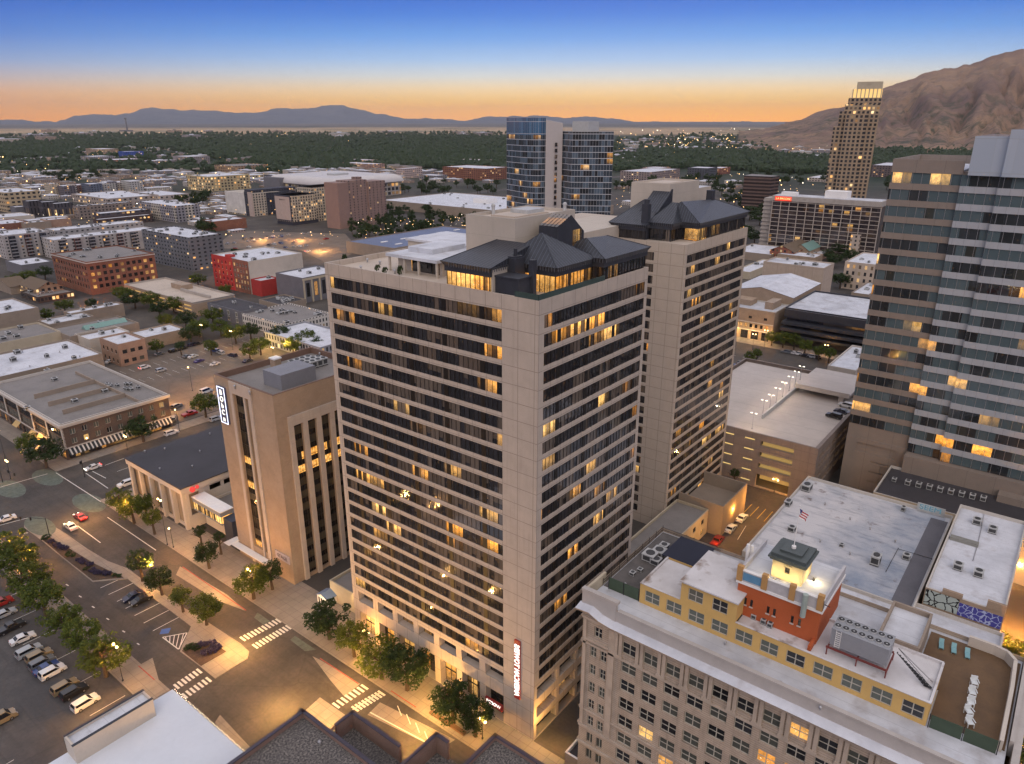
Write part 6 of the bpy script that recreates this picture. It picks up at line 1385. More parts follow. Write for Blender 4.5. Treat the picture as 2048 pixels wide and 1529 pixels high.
sb = thing('roof_signboard','low board with pale blue graffiti lettering at the far edge of the puddled roof','board',at(1850,1075,21.4))
p = at(1842,1062,21.4); c = MB(); c.box(207.0,p[1]-3.5,21.4,207.2,p[1]+3.2,23.8); c.build('board', M['hvac'], sb)
text_mesh('SEEM',2.0,0.02,glow('blue_spray_glow',(0.2,0.55,0.75),0.35),'sign_lettering',sb,(206.95,p[1],22.8),(math.pi/2,0,-math.pi/2),font_scale=(1.2,1))  # painted lettering emits its own glow, no lamp behind it
t2_ = B('white_roof_block', 'clean white roof with stepped brick parapets and four skylight boxes near the right edge', 'building', box=(162.5,-2.2,209,12.6,25.5), wall='brick_tan', roof='white_roof', coping='trim')
for k,(px,py) in enumerate(((1953,1048),(1984,1065),(1915,1138),(1956,1152))): hvac(at(px,py,24.8),1.9,1.9,1.6,('grey box at the far left of four on the clean white roof','grey box at the far right of four on the clean white roof','grey box at the near left of four on the clean white roof','grey box at the near right of four on the clean white roof')[k],'boxes on the clean white roof')
fr = thing('roof_skylight','long glazed skylight frame on the clean white roof','skylight',at(1928,1082,24.8)); p=at(1928,1085,24.8); c=MB(); c.box(p[0]-.8,p[1]-3,24.8,p[0]+.8,p[1]+3,25.6); c.build('glazing',plain('dusty_glass',(0.22,0.22,0.2),0.3,0.1),fr)
c = MB(); c.box(162.2,-2.2,25.62,162.9,1.2,27.4); c.build('stepped_parapet', M['brick_tan'], t2_)
c = MB(); c.box(162.2,5.6,25.62,162.9,9.4,26.6); c.build('stepped_parapet', M['brick_tan'], t2_)
def mural(name, bgc, linec, sc):
    t = NT(name); h,z,fx = face_h(t); v = t.n('TexVoronoi', feature='DISTANCE_TO_EDGE'); v.inputs['Scale'].default_value = sc
    n = t.n('TexNoise'); n.inputs['Scale'].default_value = 0.8; t.L(t.pos(), n.inputs['Vector'])
    add = t.n('VectorMath', operation='ADD'); t.L(t.pos(), add.inputs[0]); t.L(n.outputs[1], add.inputs[1]); t.L(add.outputs[0], v.inputs['Vector'])
    t.base(t.mix(t.m('LESS_THAN', v.outputs['Distance'], 0.06), bgc, linec)); t.rough(0.8); return t.mat
c = MB(); c.box(162.42,6.0,21.5,162.49,12.4,25.2); c.build('graffiti_panel', mural('graffiti_black_white',(0.36,0.42,0.40),(0.01,0.01,0.012),0.55), t2_)
c = MB(); c.box(162.42,-2.0,21.5,162.49,5.9,24.6); c.build('graffiti_panel', mural('graffiti_blue',(0.05,0.05,0.26),(0.35,0.4,0.6),0.9), t2_)
B('white_roof_block','long white roofed strip between the courtyard and the puddled roof','building',box=(149.5,14,156.5,31,23.0),wall='stucco_tan',roof='white_roof',coping='trim')
B('white_roof_block','white roofed strip below the graffiti wall','building',box=(150,-3.0,162.0,13.8,21.2),wall='stucco_tan',roof='white_roof',coping='trim',units=1,unit_kind='strip below the graffiti')
B('courtyard_block','dark roofed low block in the courtyard behind the yellow storey','building',box=(123,14,149,50,16),wall='stucco_tan',roof='dark_roof')
B('courtyard_block','grey low block between the brown terrace and the graffiti strip','building',box=(122.5,-5,149.5,13.5,19),wall='stucco_tan',roof='grey_roof')
t = B('dark_roof_block','long black felt roof with a row of condensers below the glass office tower','building',box=(223,-30,246,36.0,15.5),wall='cream_wall',roof='dark_roof',coping='trim')
for k in range(8):
    p = at(1815+k*21.5,970+k*4.6,14.8); hvac(p,1.7,1.5,1.6,('first','second','third','fourth','fifth','sixth','seventh','last')[k]+' white condenser in the row on the black felt roof, counted from the garage side','condensers on the black felt roof')
for k,(px,py,lb) in enumerate(((1788,963,'lone white box before the condenser row on the black felt roof'),(1830,935,'small white vent at the middle of the black felt roof'),(1895,945,'small pale vent farther along the black felt roof'))): hvac(at(px,py,14.8),1.4,1.2,1.2,lb)
# ------------------------------------------------------------------ tall beige signed tower with dark window strips
SU,SV0,SV1,SZ = 97.8,154.0,180.8,56.4
st = thing('brick_tower','tall beige brick tower with dark vertical window strips and a lit blade sign','tower',(SU,SV0,0))
c = MB(); c.wall('u',SU,SV0,SV1,0,SZ,[(167.4,172.5,5.6,52.9),(165.1,166.7,5.6,52.9)],0.9,0); c.wall('v',SV0,SU,130,0,SZ,[(102.6+4.42*k,105.7+4.42*k,0.8,46.7) for k in range(6)],0.9,0)
c.quad((130,SV0,0),(130,SV1,0),(130,SV1,SZ),(130,SV0,SZ)); c.quad((130,SV1,0),(SU,SV1,0),(SU,SV1,SZ),(130,SV1,SZ)); c.build('wall', M['brick_tan'], st)
roof_part(st,SU,SV0,130,SV1,SZ,M['grey_roof'],plain('brown_coping',(0.16,0.10,0.075),0.7,0.1),1.6,0.5)
M['limestone'] = panel('pale_limestone',(0.43,0.37,0.32),50,3.0,groove=0.04,dark=0.8)
c = MB()
for a,e in ((172.5,173.7),(166.7,167.4),(163.6,165.1)): c.box(SU-0.35,a,0,SU-0.01,e,55.2)
c.box(SU-0.35,163.6,55.2,SU-0.01,173.7,56.2); c.box(SU-0.34,165.11,52.9,SU-0.01,172.49,55.19)
for k in range(7): x = 101.2+4.42*k; c.box(x,SV0-0.6,0,x+1.4,SV0-0.01,46.7)
c.box(101.2,SV0-0.6,46.7,129.5,SV0-0.01,49.4); c.build('limestone_frame', M['limestone'], st)
def strip_glass(name, litrows):
    t = NT(name); h,z,fx = face_h(t); g = t.pos(); fl = t.m('FLOOR', t.m('DIVIDE', z, 3.8)); w = t.white(t.comb(fl,fx,2.0)); w2 = t.white(t.comb(t.m('FLOOR',t.m('DIVIDE',h,1.05)),fl,fx))
    inz = t.m('GREATER_THAN', t.m('FRACT', t.m('DIVIDE', z, 3.8)), 0.42)
    lit = 0.0
    for r_,f_ in litrows:
        e = t.m('MULTIPLY', t.m('COMPARE', fl, r_, 0.1), t.m('COMPARE', fx, f_, 0.1)); lit = t.m('MAXIMUM', lit, e)
    lit = t.m('MULTIPLY', t.m('MULTIPLY', lit, inz), t.m('GREATER_THAN', w2[0], 0.15))
    t.base(t.mix(inz, (0.012,0.011,0.011), t.mix(t.sep(w[1])[0],(0.02,0.017,0.013),(0.10,0.085,0.06)))); t.rough(0.1); t.spec(0.5)
    t.emit(lit_inside(t,g,1,1.8), t.m('MULTIPLY', lit, 1.5)); return t.mat
M['strip'] = strip_glass('strip_glass', ((6,1.0),(8,1.0),(1,1.0),(8,0.0),(9,0.0)))
for a,e in ((167.4,172.5),(165.1,166.7)):
    c = MB(); c.box(SU+0.8,a,5.6,SU+0.89,e,52.9,0); mullions(c,'u',SU+0.8,a,e,5.6,52.9,1.05,0.07,0.06,1)
    for k in range(13): c.box(SU+0.73,a,7.4+k*3.8,SU+0.79,e,7.55+k*3.8,1)
    c.build('window_strip',[M['strip'],M['dark_frame']],st)
for k in range(6):
    a = 102.6+4.42*k; c = MB(); c.box(a,SV0+0.8,0.8,a+3.1,SV0+0.89,46.7,0); mullions(c,'v',SV0+0.8,a,a+3.1,0.8,46.7,0.78,0.06,0.06,1)
    for q in range(24): c.box(a,SV0+0.74,2.0+q*1.9,a+3.1,SV0+0.79,2.08+q*1.9,1)
    c.build('window_strip',[M['strip'],M['dark_frame']],st)
c = MB(); c.box(SU-0.6,175.9,42.9,SU-0.02,179.4,53.6,0); c.build('sign_board', plain('slate_blue_sign',(0.07,0.08,0.15),0.4,0.05), st)
c = MB()
for y0_,y1_,za,zb in ((175.9,176.1,42.9,53.6),(179.2,179.4,42.9,53.6),(176.1,179.2,42.9,43.1),(176.1,179.2,53.4,53.6)): c.box(SU-0.7,y0_,za,SU-0.61,y1_,zb)
c.build('sign_border', glow('cool_neon',(0.75,0.78,1.0),2.0), st)
for k,ch_ in enumerate('BObCn'): text_mesh(ch_,2.1,0.05,M['sign_white'],'sign_letter',st,(SU-0.68,177.65,52.0-k*1.95),(math.pi/2,0,-math.pi/2),bold=0.04)
c = MB(); c.box(SU-0.2,155.0,6.2,SU-0.02,161.5,8.7); c.build('wall_sign', plain('pale_wall_sign',(0.42,0.36,0.36),0.7,0.25,2.0), st)
text_mesh('STAGE',1.5,0.02,plain('dark_letter',(0.10,0.06,0.06),0.7,0.1),'sign_lettering',st,(SU-0.23,158.3,7.4),(math.pi/2,0,-math.pi/2))
c = MB(); c.box(104,159,SZ-1.6,115,167,SZ+2.6); c.build('roof_plant', plain('grey_plant_room',(0.20,0.205,0.23),0.6,0.08,0.3), st)
c = MB(); c.box(111.5,172.6,SZ-1.6,113.6,174.8,SZ+2.2,0); c.box(111.3,172.4,SZ+2.2,113.8,175,SZ+2.6,1); c.build('chimney',[M['brick_tan'],M['white']],st)
for k in range(14): hvac((117+ (k%5)*1.9,168+(k//5)*2.3,SZ-1.6),1.7,1.9,2.3,'white framed condenser packed in the bank on the beige brick tower roof','condenser bank on the beige brick tower')
c = MB(); c.box(SU,183.3,0,SU+4.4,187.9,9.2); tag(c.build('entrance_block', plain('dark_blue_panel',(0.035,0.042,0.062),0.5,0.1)),'dark blue windowless entrance block at the foot of the beige tower','building')
c = MB(); c.box(SU-2.4,164,3.7,SU-0.4,180.4,3.95); c.box(SU-3.4,180.41,3.9,SU+0.9,183.2,4.1); tag(c.build('entrance_canopy',M['white']),'thin white entrance canopy along the beige tower front','canopy')
# ---- low white-columned building with dark roof, skywalk
u0,v0,u1,v1,z = 94.5,204.4,129.0,239.2,15.2
lb = thing('bank_hall','low cream hall with tall columns and broad dark flat roof on the corner','building',(u0,v0,0))
c = MB(); rr_ = [(v0+1.3+k*6.9,v0+7.0+k*6.9,1.0,12.4) for k in range(5)]; c.wall('u',u0+0.9,v0,v1,0,z-0.9,rr_,0.5,0); c.wall('v',v0,u0+0.9,u1,0,z-0.9,[(u0+2.0,u0+5.4,4.5,12.0)]+[(u0+9+5*k,u0+13+5*k,10.5,12.3) for k in range(5)],0.5,0)
c.quad((u1,v0,0),(u1,v1,0),(u1,v1,z-.9),(u1,v0,z-.9)); c.quad((u1,v1,0),(u0+.9,v1,0),(u0+.9,v1,z-.9),(u1,v1,z-.9)); c.build('wall', M['stucco_cream'], lb)
for k in range(6): y = v0+0.75+k*6.72; c = MB(); c.box(u0-0.1,y-0.55,0,u0+0.89,y+0.55,z-2.2); c.build('column', M['stucco_cream'], lb)
c = MB(); c.box(u0-0.5,v0-0.5,z-2.2,u1+.3,v1+.4,z-0.35,0); c.build('fascia', M['stucco_cream'], lb)
c = MB(); c.box(u0-0.7,v0-0.7,z-.35,u1+.4,v1+.5,z,0); c.build('roof', M['dark_roof'], lb)
c = MB(); c.box(u0+1.38,v0+1.3,1.0,u0+1.42,v1-1,12.4); c.box(u0+2,v0+0.46,4.5,u0+5.4,v0+0.5,12.0); c.build('window', band_glass('bank_glass',1.9,12,0.2,room=3,strength=0.4,dark=(0.05,0.045,0.04),curtain=(0.34,0.27,0.19),curt_p=0.7), lb)
c = MB(); c.ball((u0+3.0,v0-0.9,13.6),0.9,0,8,6); c.ball((u0+4.6,v0-0.9,13.9),0.6,0,8,6); c.build('red_emblem', glow('red_emblem',(1,0.05,0.04),0.8), lb)
B('annex','low dark roofed annex between the cream hall and the beige brick tower','building',box=(100.5,184,128,204.0,7.6),wall='stucco_cream',roof='grey_roof')
sw = thing('skywalk','glazed skywalk with lit windows and white roof bridging hall and tower','skywalk',(103,188,7.6))
c = MB(); c.box(97.2,188,9.4,101.2,204.0,10.9,0); c.box(97.2,188,6.6,101.2,204.0,7.0,0); c.build('fascia', plain('skywalk_metal',(0.22,0.23,0.25),0.4,0.1,1.0), sw)
c = MB(); c.box(97.0,187.8,10.9,101.4,204.1,11.15); c.build('roof', M['white'], sw)
c = MB(); c.box(97.35,188.1,7.0,101.0,203.9,9.4,0); mullions(c,'u',97.35,188.1,203.9,7.0,9.4,1.3,0.12,0.1,1); c.build('window', [M['pav_glass'],M['dark_frame']], sw)
# ---- utility hut and cafe kiosk between the towers
hu_ = B('service_hut','small tan service hut with a warm lamp beside the front tower','building',box=(100,131,112,141,6.0),wall='cream_wall',roof='grey_roof')
kb = thing('kiosk','pale lattice kiosk glowing beside the service hut','kiosk',(96.5,140,0)); p = at(655,1205,0); c = MB(); c.box(p[0]-1.5,p[1]-2.2,0,p[0]+1.5,p[1]+2.2,2.4,0); c.poly([(p[0]-1.8,p[1]-2.5,2.4),(p[0]+1.8,p[1]-2.5,2.4),(p[0]+1.8,p[1],3.6),(p[0]-1.8,p[1],3.6)],1); c.poly([(p[0]+1.8,p[1]+2.5,2.4),(p[0]-1.8,p[1]+2.5,2.4),(p[0]-1.8,p[1],3.6),(p[0]+1.8,p[1],3.6)],1)
for k in range(4): c.box(p[0]-1.53,p[1]-1.9+k*1.0,0.3,p[0]-1.5,p[1]-1.3+k*1.0,2.0,2)
c.build('cabin',[M['white'],plain('kiosk_roof',(0.16,0.22,0.32),0.5,0.1),M['black']],kb)
light('lamp_light',(p[0]-2.5,p[1]-1,3.2),420,(1,0.7,0.35)); light('lamp_light',(99.0,130.0,4.5),500,(1,0.6,0.22))
# ------------------------------------------------------------------ roofs right below the camera
wz = 9.0
fb = thing('white_roof_shop','smooth white roofed corner shop edged with a string of small bulbs','building',(8,88,0))
c = MB(); c.box(8,88,0,52.0,132.0,wz-0.5,0,skip='bt'); c.build('wall', M['stucco_cream'], fb)
c = MB(); c.box(8,88,wz-0.5,52.25,132.25,wz); c.build('roof', plain('clean_white_roof',(0.62,0.66,0.72),0.6,0.05,0.12), fb)
c = MB(); c.box(31.5,127.9,wz,46.5,128.3,wz+4.2,0); c.box(31.5,131.6,wz,46.5,132,wz+4.2,0); c.box(31.5,128.3,wz,31.9,131.6,wz+4.2,0); c.box(46.1,128.3,wz,46.5,131.6,wz+4.2,0); c.box(31.9,128.3,wz,46.1,131.6,wz+3.6,1)
c.box(31.4,127.8,wz+4.2,46.6,128.4,wz+4.3,2); c.box(31.4,131.5,wz+4.2,46.6,132.1,wz+4.3,2); c.build('roof_box',[M['stucco_cream'],M['white_roof'],M['fascia']],fb)
bs = thing('bulb_string','string of small warm bulbs hung along the white roof edge','string of lights',(52.3,110,wz)); c = MB(); c.tube((52.4,88,wz+.15),(52.4,132,wz+.15),.03,4); c.tube((52.4,132.4,wz+.15),(48,132.4,wz+.15),.03,4); c.build('cable',M['black'],bs)
c = MB()
for k in range(74): c.ball((52.45+0.08*math.sin(k*2.1),88.3+k*0.595,wz+.02-0.08*math.sin(k*1.7)),0.085,0,5,4)
o_ = c.build('bulb', glow('festoon_bulb',(1.0,0.8,0.55),5), bs); o_['kind']='stuff'
dz = 16.0
def gravel():
    t = NT('speckled_gravel_roof'); p = t.pos(); n = t.noise(p,2.6,3,0.7); n2 = t.noise(p,0.15,5)
    c = t.ramp(n,[(0.36,(0.035,0.034,0.036)),(0.5,(0.11,0.10,0.095)),(0.64,(0.23,0.21,0.19))]); t.base(t.mix(t.map(n2,0.4,0.7,0,0.45),c,(0.06,0.055,0.055))); t.rough(0.9); t.bump(n,0.5,0.06); return t.mat
M['gravel'] = gravel()
M['purple_cap'] = plain('dark_purple_coping',(0.055,0.05,0.07),0.5,0.12,1.0)
db = thing('dark_roof_block','dark gravel roofed block with purple capped parapets, directly below the camera','building',(15,40,0))
R_ = lambda x,y: at(x,y,dz)
k1 = R_(607,1420); 
def rim(par, pts, z0, z1, w=0.55, cap=0.18, nm='parapet', closed=False, wallm=None):
    c = MB()
    for a,e in zip(pts[:-1],pts[1:]):
        x0,x1 = sorted((a[0],e[0])); y0,y1 = sorted((a[1],e[1])); c.box(x0-w/2,y0-w/2,z0,x1+w/2,y1+w/2,z1,0); c.box(x0-w/2-.08,y0-w/2-.08,z1+.001,x1+w/2+.08,y1+w/2+.08,z1+cap,1)
    return c.build(nm,[wallm or M['brick_pink2'],M['purple_cap']],par)
M['brick_pink2'] = brick('brown_pink_brick',(0.20,0.125,0.10),(0.24,0.15,0.12),(0.22,0.17,0.15))
c = MB(); c.box(15,40,0,k1[0],k1[1],dz-1.0,0,skip='b',mt=1); c.build('wall',[M['brick_pink2'],M['gravel']],db)
rim(db,[(15,k1[1]-.3),(k1[0]-.3,k1[1]-.3),(k1[0]-.3,40)],dz-1.0,dz)
# stepped bays with walled terraces towards the street
b1 = at(705,1422,15.0); b2 = at(800,1489,15.0); b3 = at(872,1466,15.0); b4 = at(990,1468,15.0)
ux = b1[0]; c = MB(); c.box(k1[0]-2,b2[1]-.3,0,ux,b1[1],11.5,0,skip='b',mt=1); c.build('bay_wall',[M['brick_pink2'],M['gravel']],db)
rim(db,[(ux-4.0,b1[1]-.25),(ux-.25,b1[1]-.25),(ux-.25,b2[1])],11.5,15.0)
c = MB(); c.box(k1[0]-2,b3[1]-14,0,b3[0],b3[1],11.0,0,skip='b',mt=1); c.build('bay_wall',[M['brick_pink2'],M['gravel']],db)
rim(db,[(b3[0]-9,b3[1]-.25),(b3[0]-.25,b3[1]-.25),(b3[0]-.25,b3[1]-3.0)],11.0,15.0)
c = MB(); c.box(b4[0]-16,b4[1]-20,0,b4[0],b4[1],14.2,0,skip='b',mt=1); c.build('bay_wall',[M['brick_pink2'],M['gravel']],db)
rim(db,[(b4[0]-16,b4[1]-.25),(b4[0]-.25,b4[1]-.25),(b4[0]-.25,b4[1]-20)],14.2,15.0)
B('kiosk_roof','small black topped roof with white edge squeezed beside the stone office','building',box=(at(1130,1505,5)[0],at(1130,1505,5)[1]-6,at(1130,1505,5)[0]+7,at(1130,1505,5)[1],5),wall='stucco_tan',roof='dark_roof',coping='white')
# ------------------------------------------------------------------ streets, lots, kerbs, paint
def asphalt(name, a, b_, crack=0.12):
    t = NT(name); p = t.pos(); n = t.noise(p, 0.09, 6, 0.65); n2 = t.noise(p, 1.3, 4)
    c = t.ramp(n, [(0.32, a), (0.68, b_)])
    c = t.mix(t.map(n2, 0.35, 0.7, 0, 0.3), c, tuple(v*0.6 for v in a))
    v = t.n('TexVoronoi', feature='DISTANCE_TO_EDGE'); v.inputs['Scale'].default_value = 0.07; t.L(p, v.inputs['Vector'])
    c = t.mix(t.m('MULTIPLY', t.m('LESS_THAN', v.outputs['Distance'], 0.012), crack), c, (0.015,0.014,0.014))
    x,y,z = t.sep(p); tr = t.noise(t.comb(t.m('MULTIPLY', x, 0.9), t.m('MULTIPLY', y, 0.03), 0.0), 1.0, 3)
    c = t.mix(t.map(tr, 0.5, 0.7, 0, 0.25), c, tuple(v_*0.5 for v_ in a))
    t.base(c); t.rough(0.82); t.spec(0.3); return t.mat
M['asphalt'] = asphalt('asphalt', (0.055,0.050,0.047), (0.10,0.088,0.078))
M['asphalt_lot'] = asphalt('asphalt_lot', (0.062,0.060,0.062), (0.105,0.097,0.092))
M['asphalt_tan'] = asphalt('asphalt_worn', (0.12,0.098,0.08), (0.19,0.155,0.125))
def paving(name, col, s):
    t = NT(name); p = t.pos(); x,y,z = t.sep(p)
    j = t.m('MAXIMUM', t.m('LESS_THAN', t.m('FRACT', t.m('DIVIDE', x, s)), 0.03), t.m('LESS_THAN', t.m('FRACT', t.m('DIVIDE', y, s)), 0.03))
    w = t.white(t.comb(t.m('FLOOR', t.m('DIVIDE', x, s)), t.m('FLOOR', t.m('DIVIDE', y, s)), 0.0))
    n = t.noise(p, 0.25, 5, 0.65)
    c = t.mix(t.m('MULTIPLY', w[0], 0.35), col, tuple(v*0.7 for v in col)); c = t.mix(t.map(n, 0.45, 0.75, 0, 0.5), c, tuple(v*0.55 for v in col))
    t.base(t.mix(j, c, tuple(v*0.55 for v in col))); t.rough(0.85); t.spec(0.25); return t.mat
M['pave'] = paving('sidewalk_concrete', (0.27,0.235,0.20), 2.4); M['pave_red'] = paving('brick_paving', (0.21,0.10,0.075), 0.8)
M['soil'] = plain('planting_soil', (0.075,0.05,0.035), 0.95, 0.3, 1.5); M['paint'] = plain('road_paint_white', (0.62,0.60,0.56), 0.7, 0.2, 2.5)
M['paint_green'] = plain('road_paint_green', (0.10,0.12,0.10), 0.85, 0.35, 0.8); M['paint_blue'] = plain('road_paint_blue', (0.06,0.13,0.38), 0.8, 0.15); M['paint_red'] = plain('kerb_paint_red', (0.30,0.07,0.055), 0.8, 0.3, 2); M['paint_yellow'] = plain('road_paint_yellow', (0.55,0.36,0.05), 0.7, 0.15, 2)
def _p(): pass
def sheet(name, rects, z, mat):
    b = MB()
    for x0,y0,x1,y1 in rects: b.quad((x0,y0,z),(x1,y0,z),(x1,y1,z),(x0,y1,z))
    return tag(b.build(name, mat), kind='structure')
def psheet(name, px, z, mat, thick=0.0):
    P = ccw([at(x,y,z)[:2] for x,y in px]); b = MB()
    if thick: b.prism(P, z-thick, z)
    else: b.poly([(x,y,z) for x,y in P])
    return tag(b.build(name, mat), kind='structure')
sheet('road', [(56,-300,86,1300)], 0.012, M['asphalt']); sheet('road', [(-400,247,55.9,281),(86.1,247,1600,281)], 0.012, M['asphalt'])
sheet('road', [(-400,545,1700,566)], 0.016, M['asphalt']); sheet('road', [(350,-300,402,244),(350,284,402,520)], 0.012, M['asphalt'])
sheet('road', [(55.9,1310,86,3000),(-600,860,1700,885)], 0.012, M['asphalt'])
sheet('parking_lot', [(-60,133.2,49.5,246)], 0.02, M['asphalt_lot']); sheet('parking_lot', [(136,290,262,392)], 0.02, M['asphalt_tan'])
psheet('parking_lot', [(425,497),(470,462),(690,468),(720,500),(660,530),(600,500)], 0.02, M['asphalt_tan'])
sheet('road', [(86.2,-60,345,-8)], 0.012, M['asphalt_tan'])
sheet('alley', [(96,57.2,140,69.3),(140,52,233,80)], 0.016, M['asphalt'])
S_ = lambda nm, r, m='pave': [tag((lambda b: (b.box(r[0],r[1],-0.2,r[2],r[3],0.15), b.build(nm, M[m]))[1])(MB()), kind='structure')]
for r in ((86,57,95.3,69.4),(86,69.4,95.39,125.2),(86,125.2,99.9,154),(86,154,97.7,204.0),(86,204,94.4,246.5),(94.4,239.7,135,246.5),(50,133.2,55.9,246.5),(86,281.5,92.7,420),(92.7,281.5,136,288.0),(136,281.5,345,289),(50,281.5,55.9,420),(135,239.7,345,246.5),(402.1,-200,411.8,240),(340,-200,349.9,240),(86,-60,92.4,57),(50,60,55.8,133),(-60,246.51,49.9,246.9)):
    S_('sidewalk', r)

psheet('median', [(48,1055),(50,1043),(65,1037),(85,1040),(125,1063),(175,1098),(215,1122),(255,1137),(300,1170),(360,1211),(407,1239),(450,1267),(482,1288),(498,1303),(495,1318),(430,1357),(402,1334),(360,1303),(365,1290),(382,1253),(345,1225),(300,1192),(255,1158),(185,1164),(130,1120),(82,1080)], 0.16, M['pave'], 0.3)
BED1 = [(84,1079),(95,1072),(140,1098),(190,1128),(247,1155),(186,1161),(130,1117)]; BED2 = [(364,1302),(371,1290),(420,1281),(452,1303),(402,1332)]
psheet('planting_bed', BED1, 0.24, M['soil'], 0.1); psheet('planting_bed', BED2, 0.24, M['soil'], 0.1)
psheet('sidewalk', [(625,1313),(640,1320),(720,1368),(690,1395),(660,1360)], 0.022, M['pave']); psheet('sidewalk', [(360,1133),(455,1190),(490,1222),(432,1200),(352,1150)], 0.022, M['pave'])
psheet('sidewalk', [(440,1430),(505,1500),(480,1510),(430,1445)], 0.15, M['pave'], .3); psheet('sidewalk', [(275,1333),(305,1316),(318,1362)], 0.024, M['pave'])
psheet('sidewalk', [(590,1440),(640,1395),(690,1430),(650,1470)], 0.15, M['pave'], .3); psheet('sidewalk',[(735,1430),(760,1405),(910,1480),(880,1500)],0.024,M['pave'])
pb = MB(); gb = MB(); yb_ = MB(); rb2 = MB(); bb_ = MB()
def line(b, p, q, w=0.22, z=0.03):
    P, Q = Vector(at(*p,z)), Vector(at(*q,z)); d = (Q-P).normalized(); n = Vector((-d.y,d.x,0))*w/2
    b.poly([tuple(P-n),tuple(Q-n),tuple(Q+n),tuple(P+n)])
def stripes_(p, q, n, ln=2.3, w=0.55, z=0.03):
    P, Q = Vector(at(*p,z)), Vector(at(*q,z))
    for k in range(n): c = P.lerp(Q,(k+.5)/n); pb.quad((c.x-w/2,c.y-ln/2,z),(c.x+w/2,c.y-ln/2,z),(c.x+w/2,c.y+ln/2,z),(c.x-w/2,c.y+ln/2,z))
stripes_((482,1280),(560,1240),11); stripes_((507,1295),(580,1253),11); stripes_((349,1376),(402,1340),7,2.2); stripes_((365,1395),(421,1357),7,2.2); stripes_((668,1414),(733,1372),8); stripes_((707,1420),(766,1385),9)
for k in range(7): v = 195.2-4.85*k; pb.quad((63.7,v-.09,.03),(71.0,v-.09,.03),(71.0,v+.09,.03),(63.7,v+.09,.03))
for p,q in (((215,1035),(312,1101)),((155,1052),(201,1086)),((112,946),(202,1004)),((172,947),(216,977)),((185,943),(212,957)),((210,931),(292,901)),((0,975),(95,948)),((0,1051),(60,1035)),((45,1068),(56,1066)),((325,1275),(374,1266)),((325,1275),(357,1299)),((374,1266),(357,1299)),((705,1420),(760,1386)),((740,1425),(852,1485))): line(pb,p,q,0.26)
for k in range(5): line(pb,(331+k*9,1274-k*1.6),(333+k*6.4,1281+k*4.4),0.2)
for k in range(4): line(pb,(795+k*18,1412+k*17),(803+k*18,1432+k*17),0.18)
for px,py in ((134,1171),(160,1194),(186,1215),(215,1239),(247,1264),(276,1289)): line(pb,(px-2,py-2),(px+3,py+1),0.3)
for k in range(0,26,3): v = 137+k*4.1; pb.quad((41.2,v-.07,.032),(48.8,v-.07,.032),(48.8,v+.07,.032),(41.2,v+.07,.032)); pb.quad((19,v-.07,.032),(26.5,v-.07,.032),(26.5,v+.07,.032),(19,v+.07,.032))
for k in range(22): u = 150+k*4.4; pb.quad((u-.07,352,.032),(u+.07,352,.032),(u+.07,359,.032),(u-.07,359,.032)); pb.quad((u-.07,372,.032),(u+.07,372,.032),(u+.07,379,.032),(u-.07,379,.032))
for k in range(40): pb.quad((375.8,-100+k*8,.03),(376.0,-100+k*8,.03),(376.0,-96+k*8,.03),(375.8,-96+k*8,.03))
for k in range(50): pb.quad((100+k*9,263.9,.03),(104+k*9,263.9,.03),(104+k*9,264.1,.03),(100+k*9,264.1,.03))
def ell(b, c, rx, ry, z=0.026, n=18):
    C = at(*c,z); b.poly([(C[0]+rx*math.cos(2*math.pi*k/n),C[1]+ry*math.sin(2*math.pi*k/n),z) for k in range(n)])
for c,rx,ry in (((95,955),4.0,9),((20,978),4,9),((178,1006),4,9)): ell(gb,c,rx,ry)
ell(gb,(80,1052),3.4,8.5,0.17)
for px in ([(515,1225),(540,1243),(527,1250),(508,1236)],[(590,1272),(632,1300),(610,1303),(580,1280)],[(296,1373),(315,1367),(328,1380),(300,1398)]): gb.poly([(x,y,.028) for x,y in ccw([at(a,e,.028)[:2] for a,e in px])])
for p,q in (((365,1134),(492,1221)),((640,1317),(717,1368)),((782,1382),(832,1415)),((277,1332),(309,1360))): line(rb2,p,q,0.28,0.17)
bb_.poly([(x,y,.03) for x,y in ccw([at(a,e,.03)[:2] for a,e in ((323,1259),(342,1256),(337,1267),(319,1269))])])
u_,v_ = at(1500,1030)[:2]
for k in range(6): a = at(1482+k*14,1012+k*5,0.03); yb_.quad((a[0]-4.5,a[1]-.1,.03),(a[0]+3.5,a[1]-.1,.03),(a[0]+3.5,a[1]+.1,.03),(a[0]-4.5,a[1]+.1,.03))
line(pb,(1475,1080),(1492,1052),0.15)
for b,m in ((pb,'paint'),(gb,'paint_green'),(rb2,'paint_red'),(bb_,'paint_blue'),(yb_,'paint_yellow')): tag(b.build('road_paint', M[m]), kind='structure')
# ------------------------------------------------------------------ trees and shrubs
def leaf_mat(name, c1, c2, c3):
    t = NT(name); p = t.pos(); r = t.n('ObjectInfo').outputs['Random']
    n = t.noise(p, 0.55, 4, 0.6); n2 = t.noise(p, 4.0, 2)
    c = t.ramp(t.m('ADD', t.m('MULTIPLY', n, 0.6), t.m('MULTIPLY', n2, 0.4)), [(0.34, c1), (0.52, c2), (0.68, c3)])
    c = t.mix(t.m('MULTIPLY', r, 0.45), c, tuple(v*0.55 for v in c2))
    t.base(c); t.rough(0.6); t.spec(0.25)
    tr = t.n('BsdfTranslucent'); t.L(c, tr.inputs[0]); mxs = t.n('MixShader'); mxs.inputs[0].default_value = 0.42
    t.L(t.b.outputs[0], mxs.inputs[1]); t.L(tr.outputs[0], mxs.inputs[2]); t.L(mxs.outputs[0], t.out.inputs[0]); return t.mat
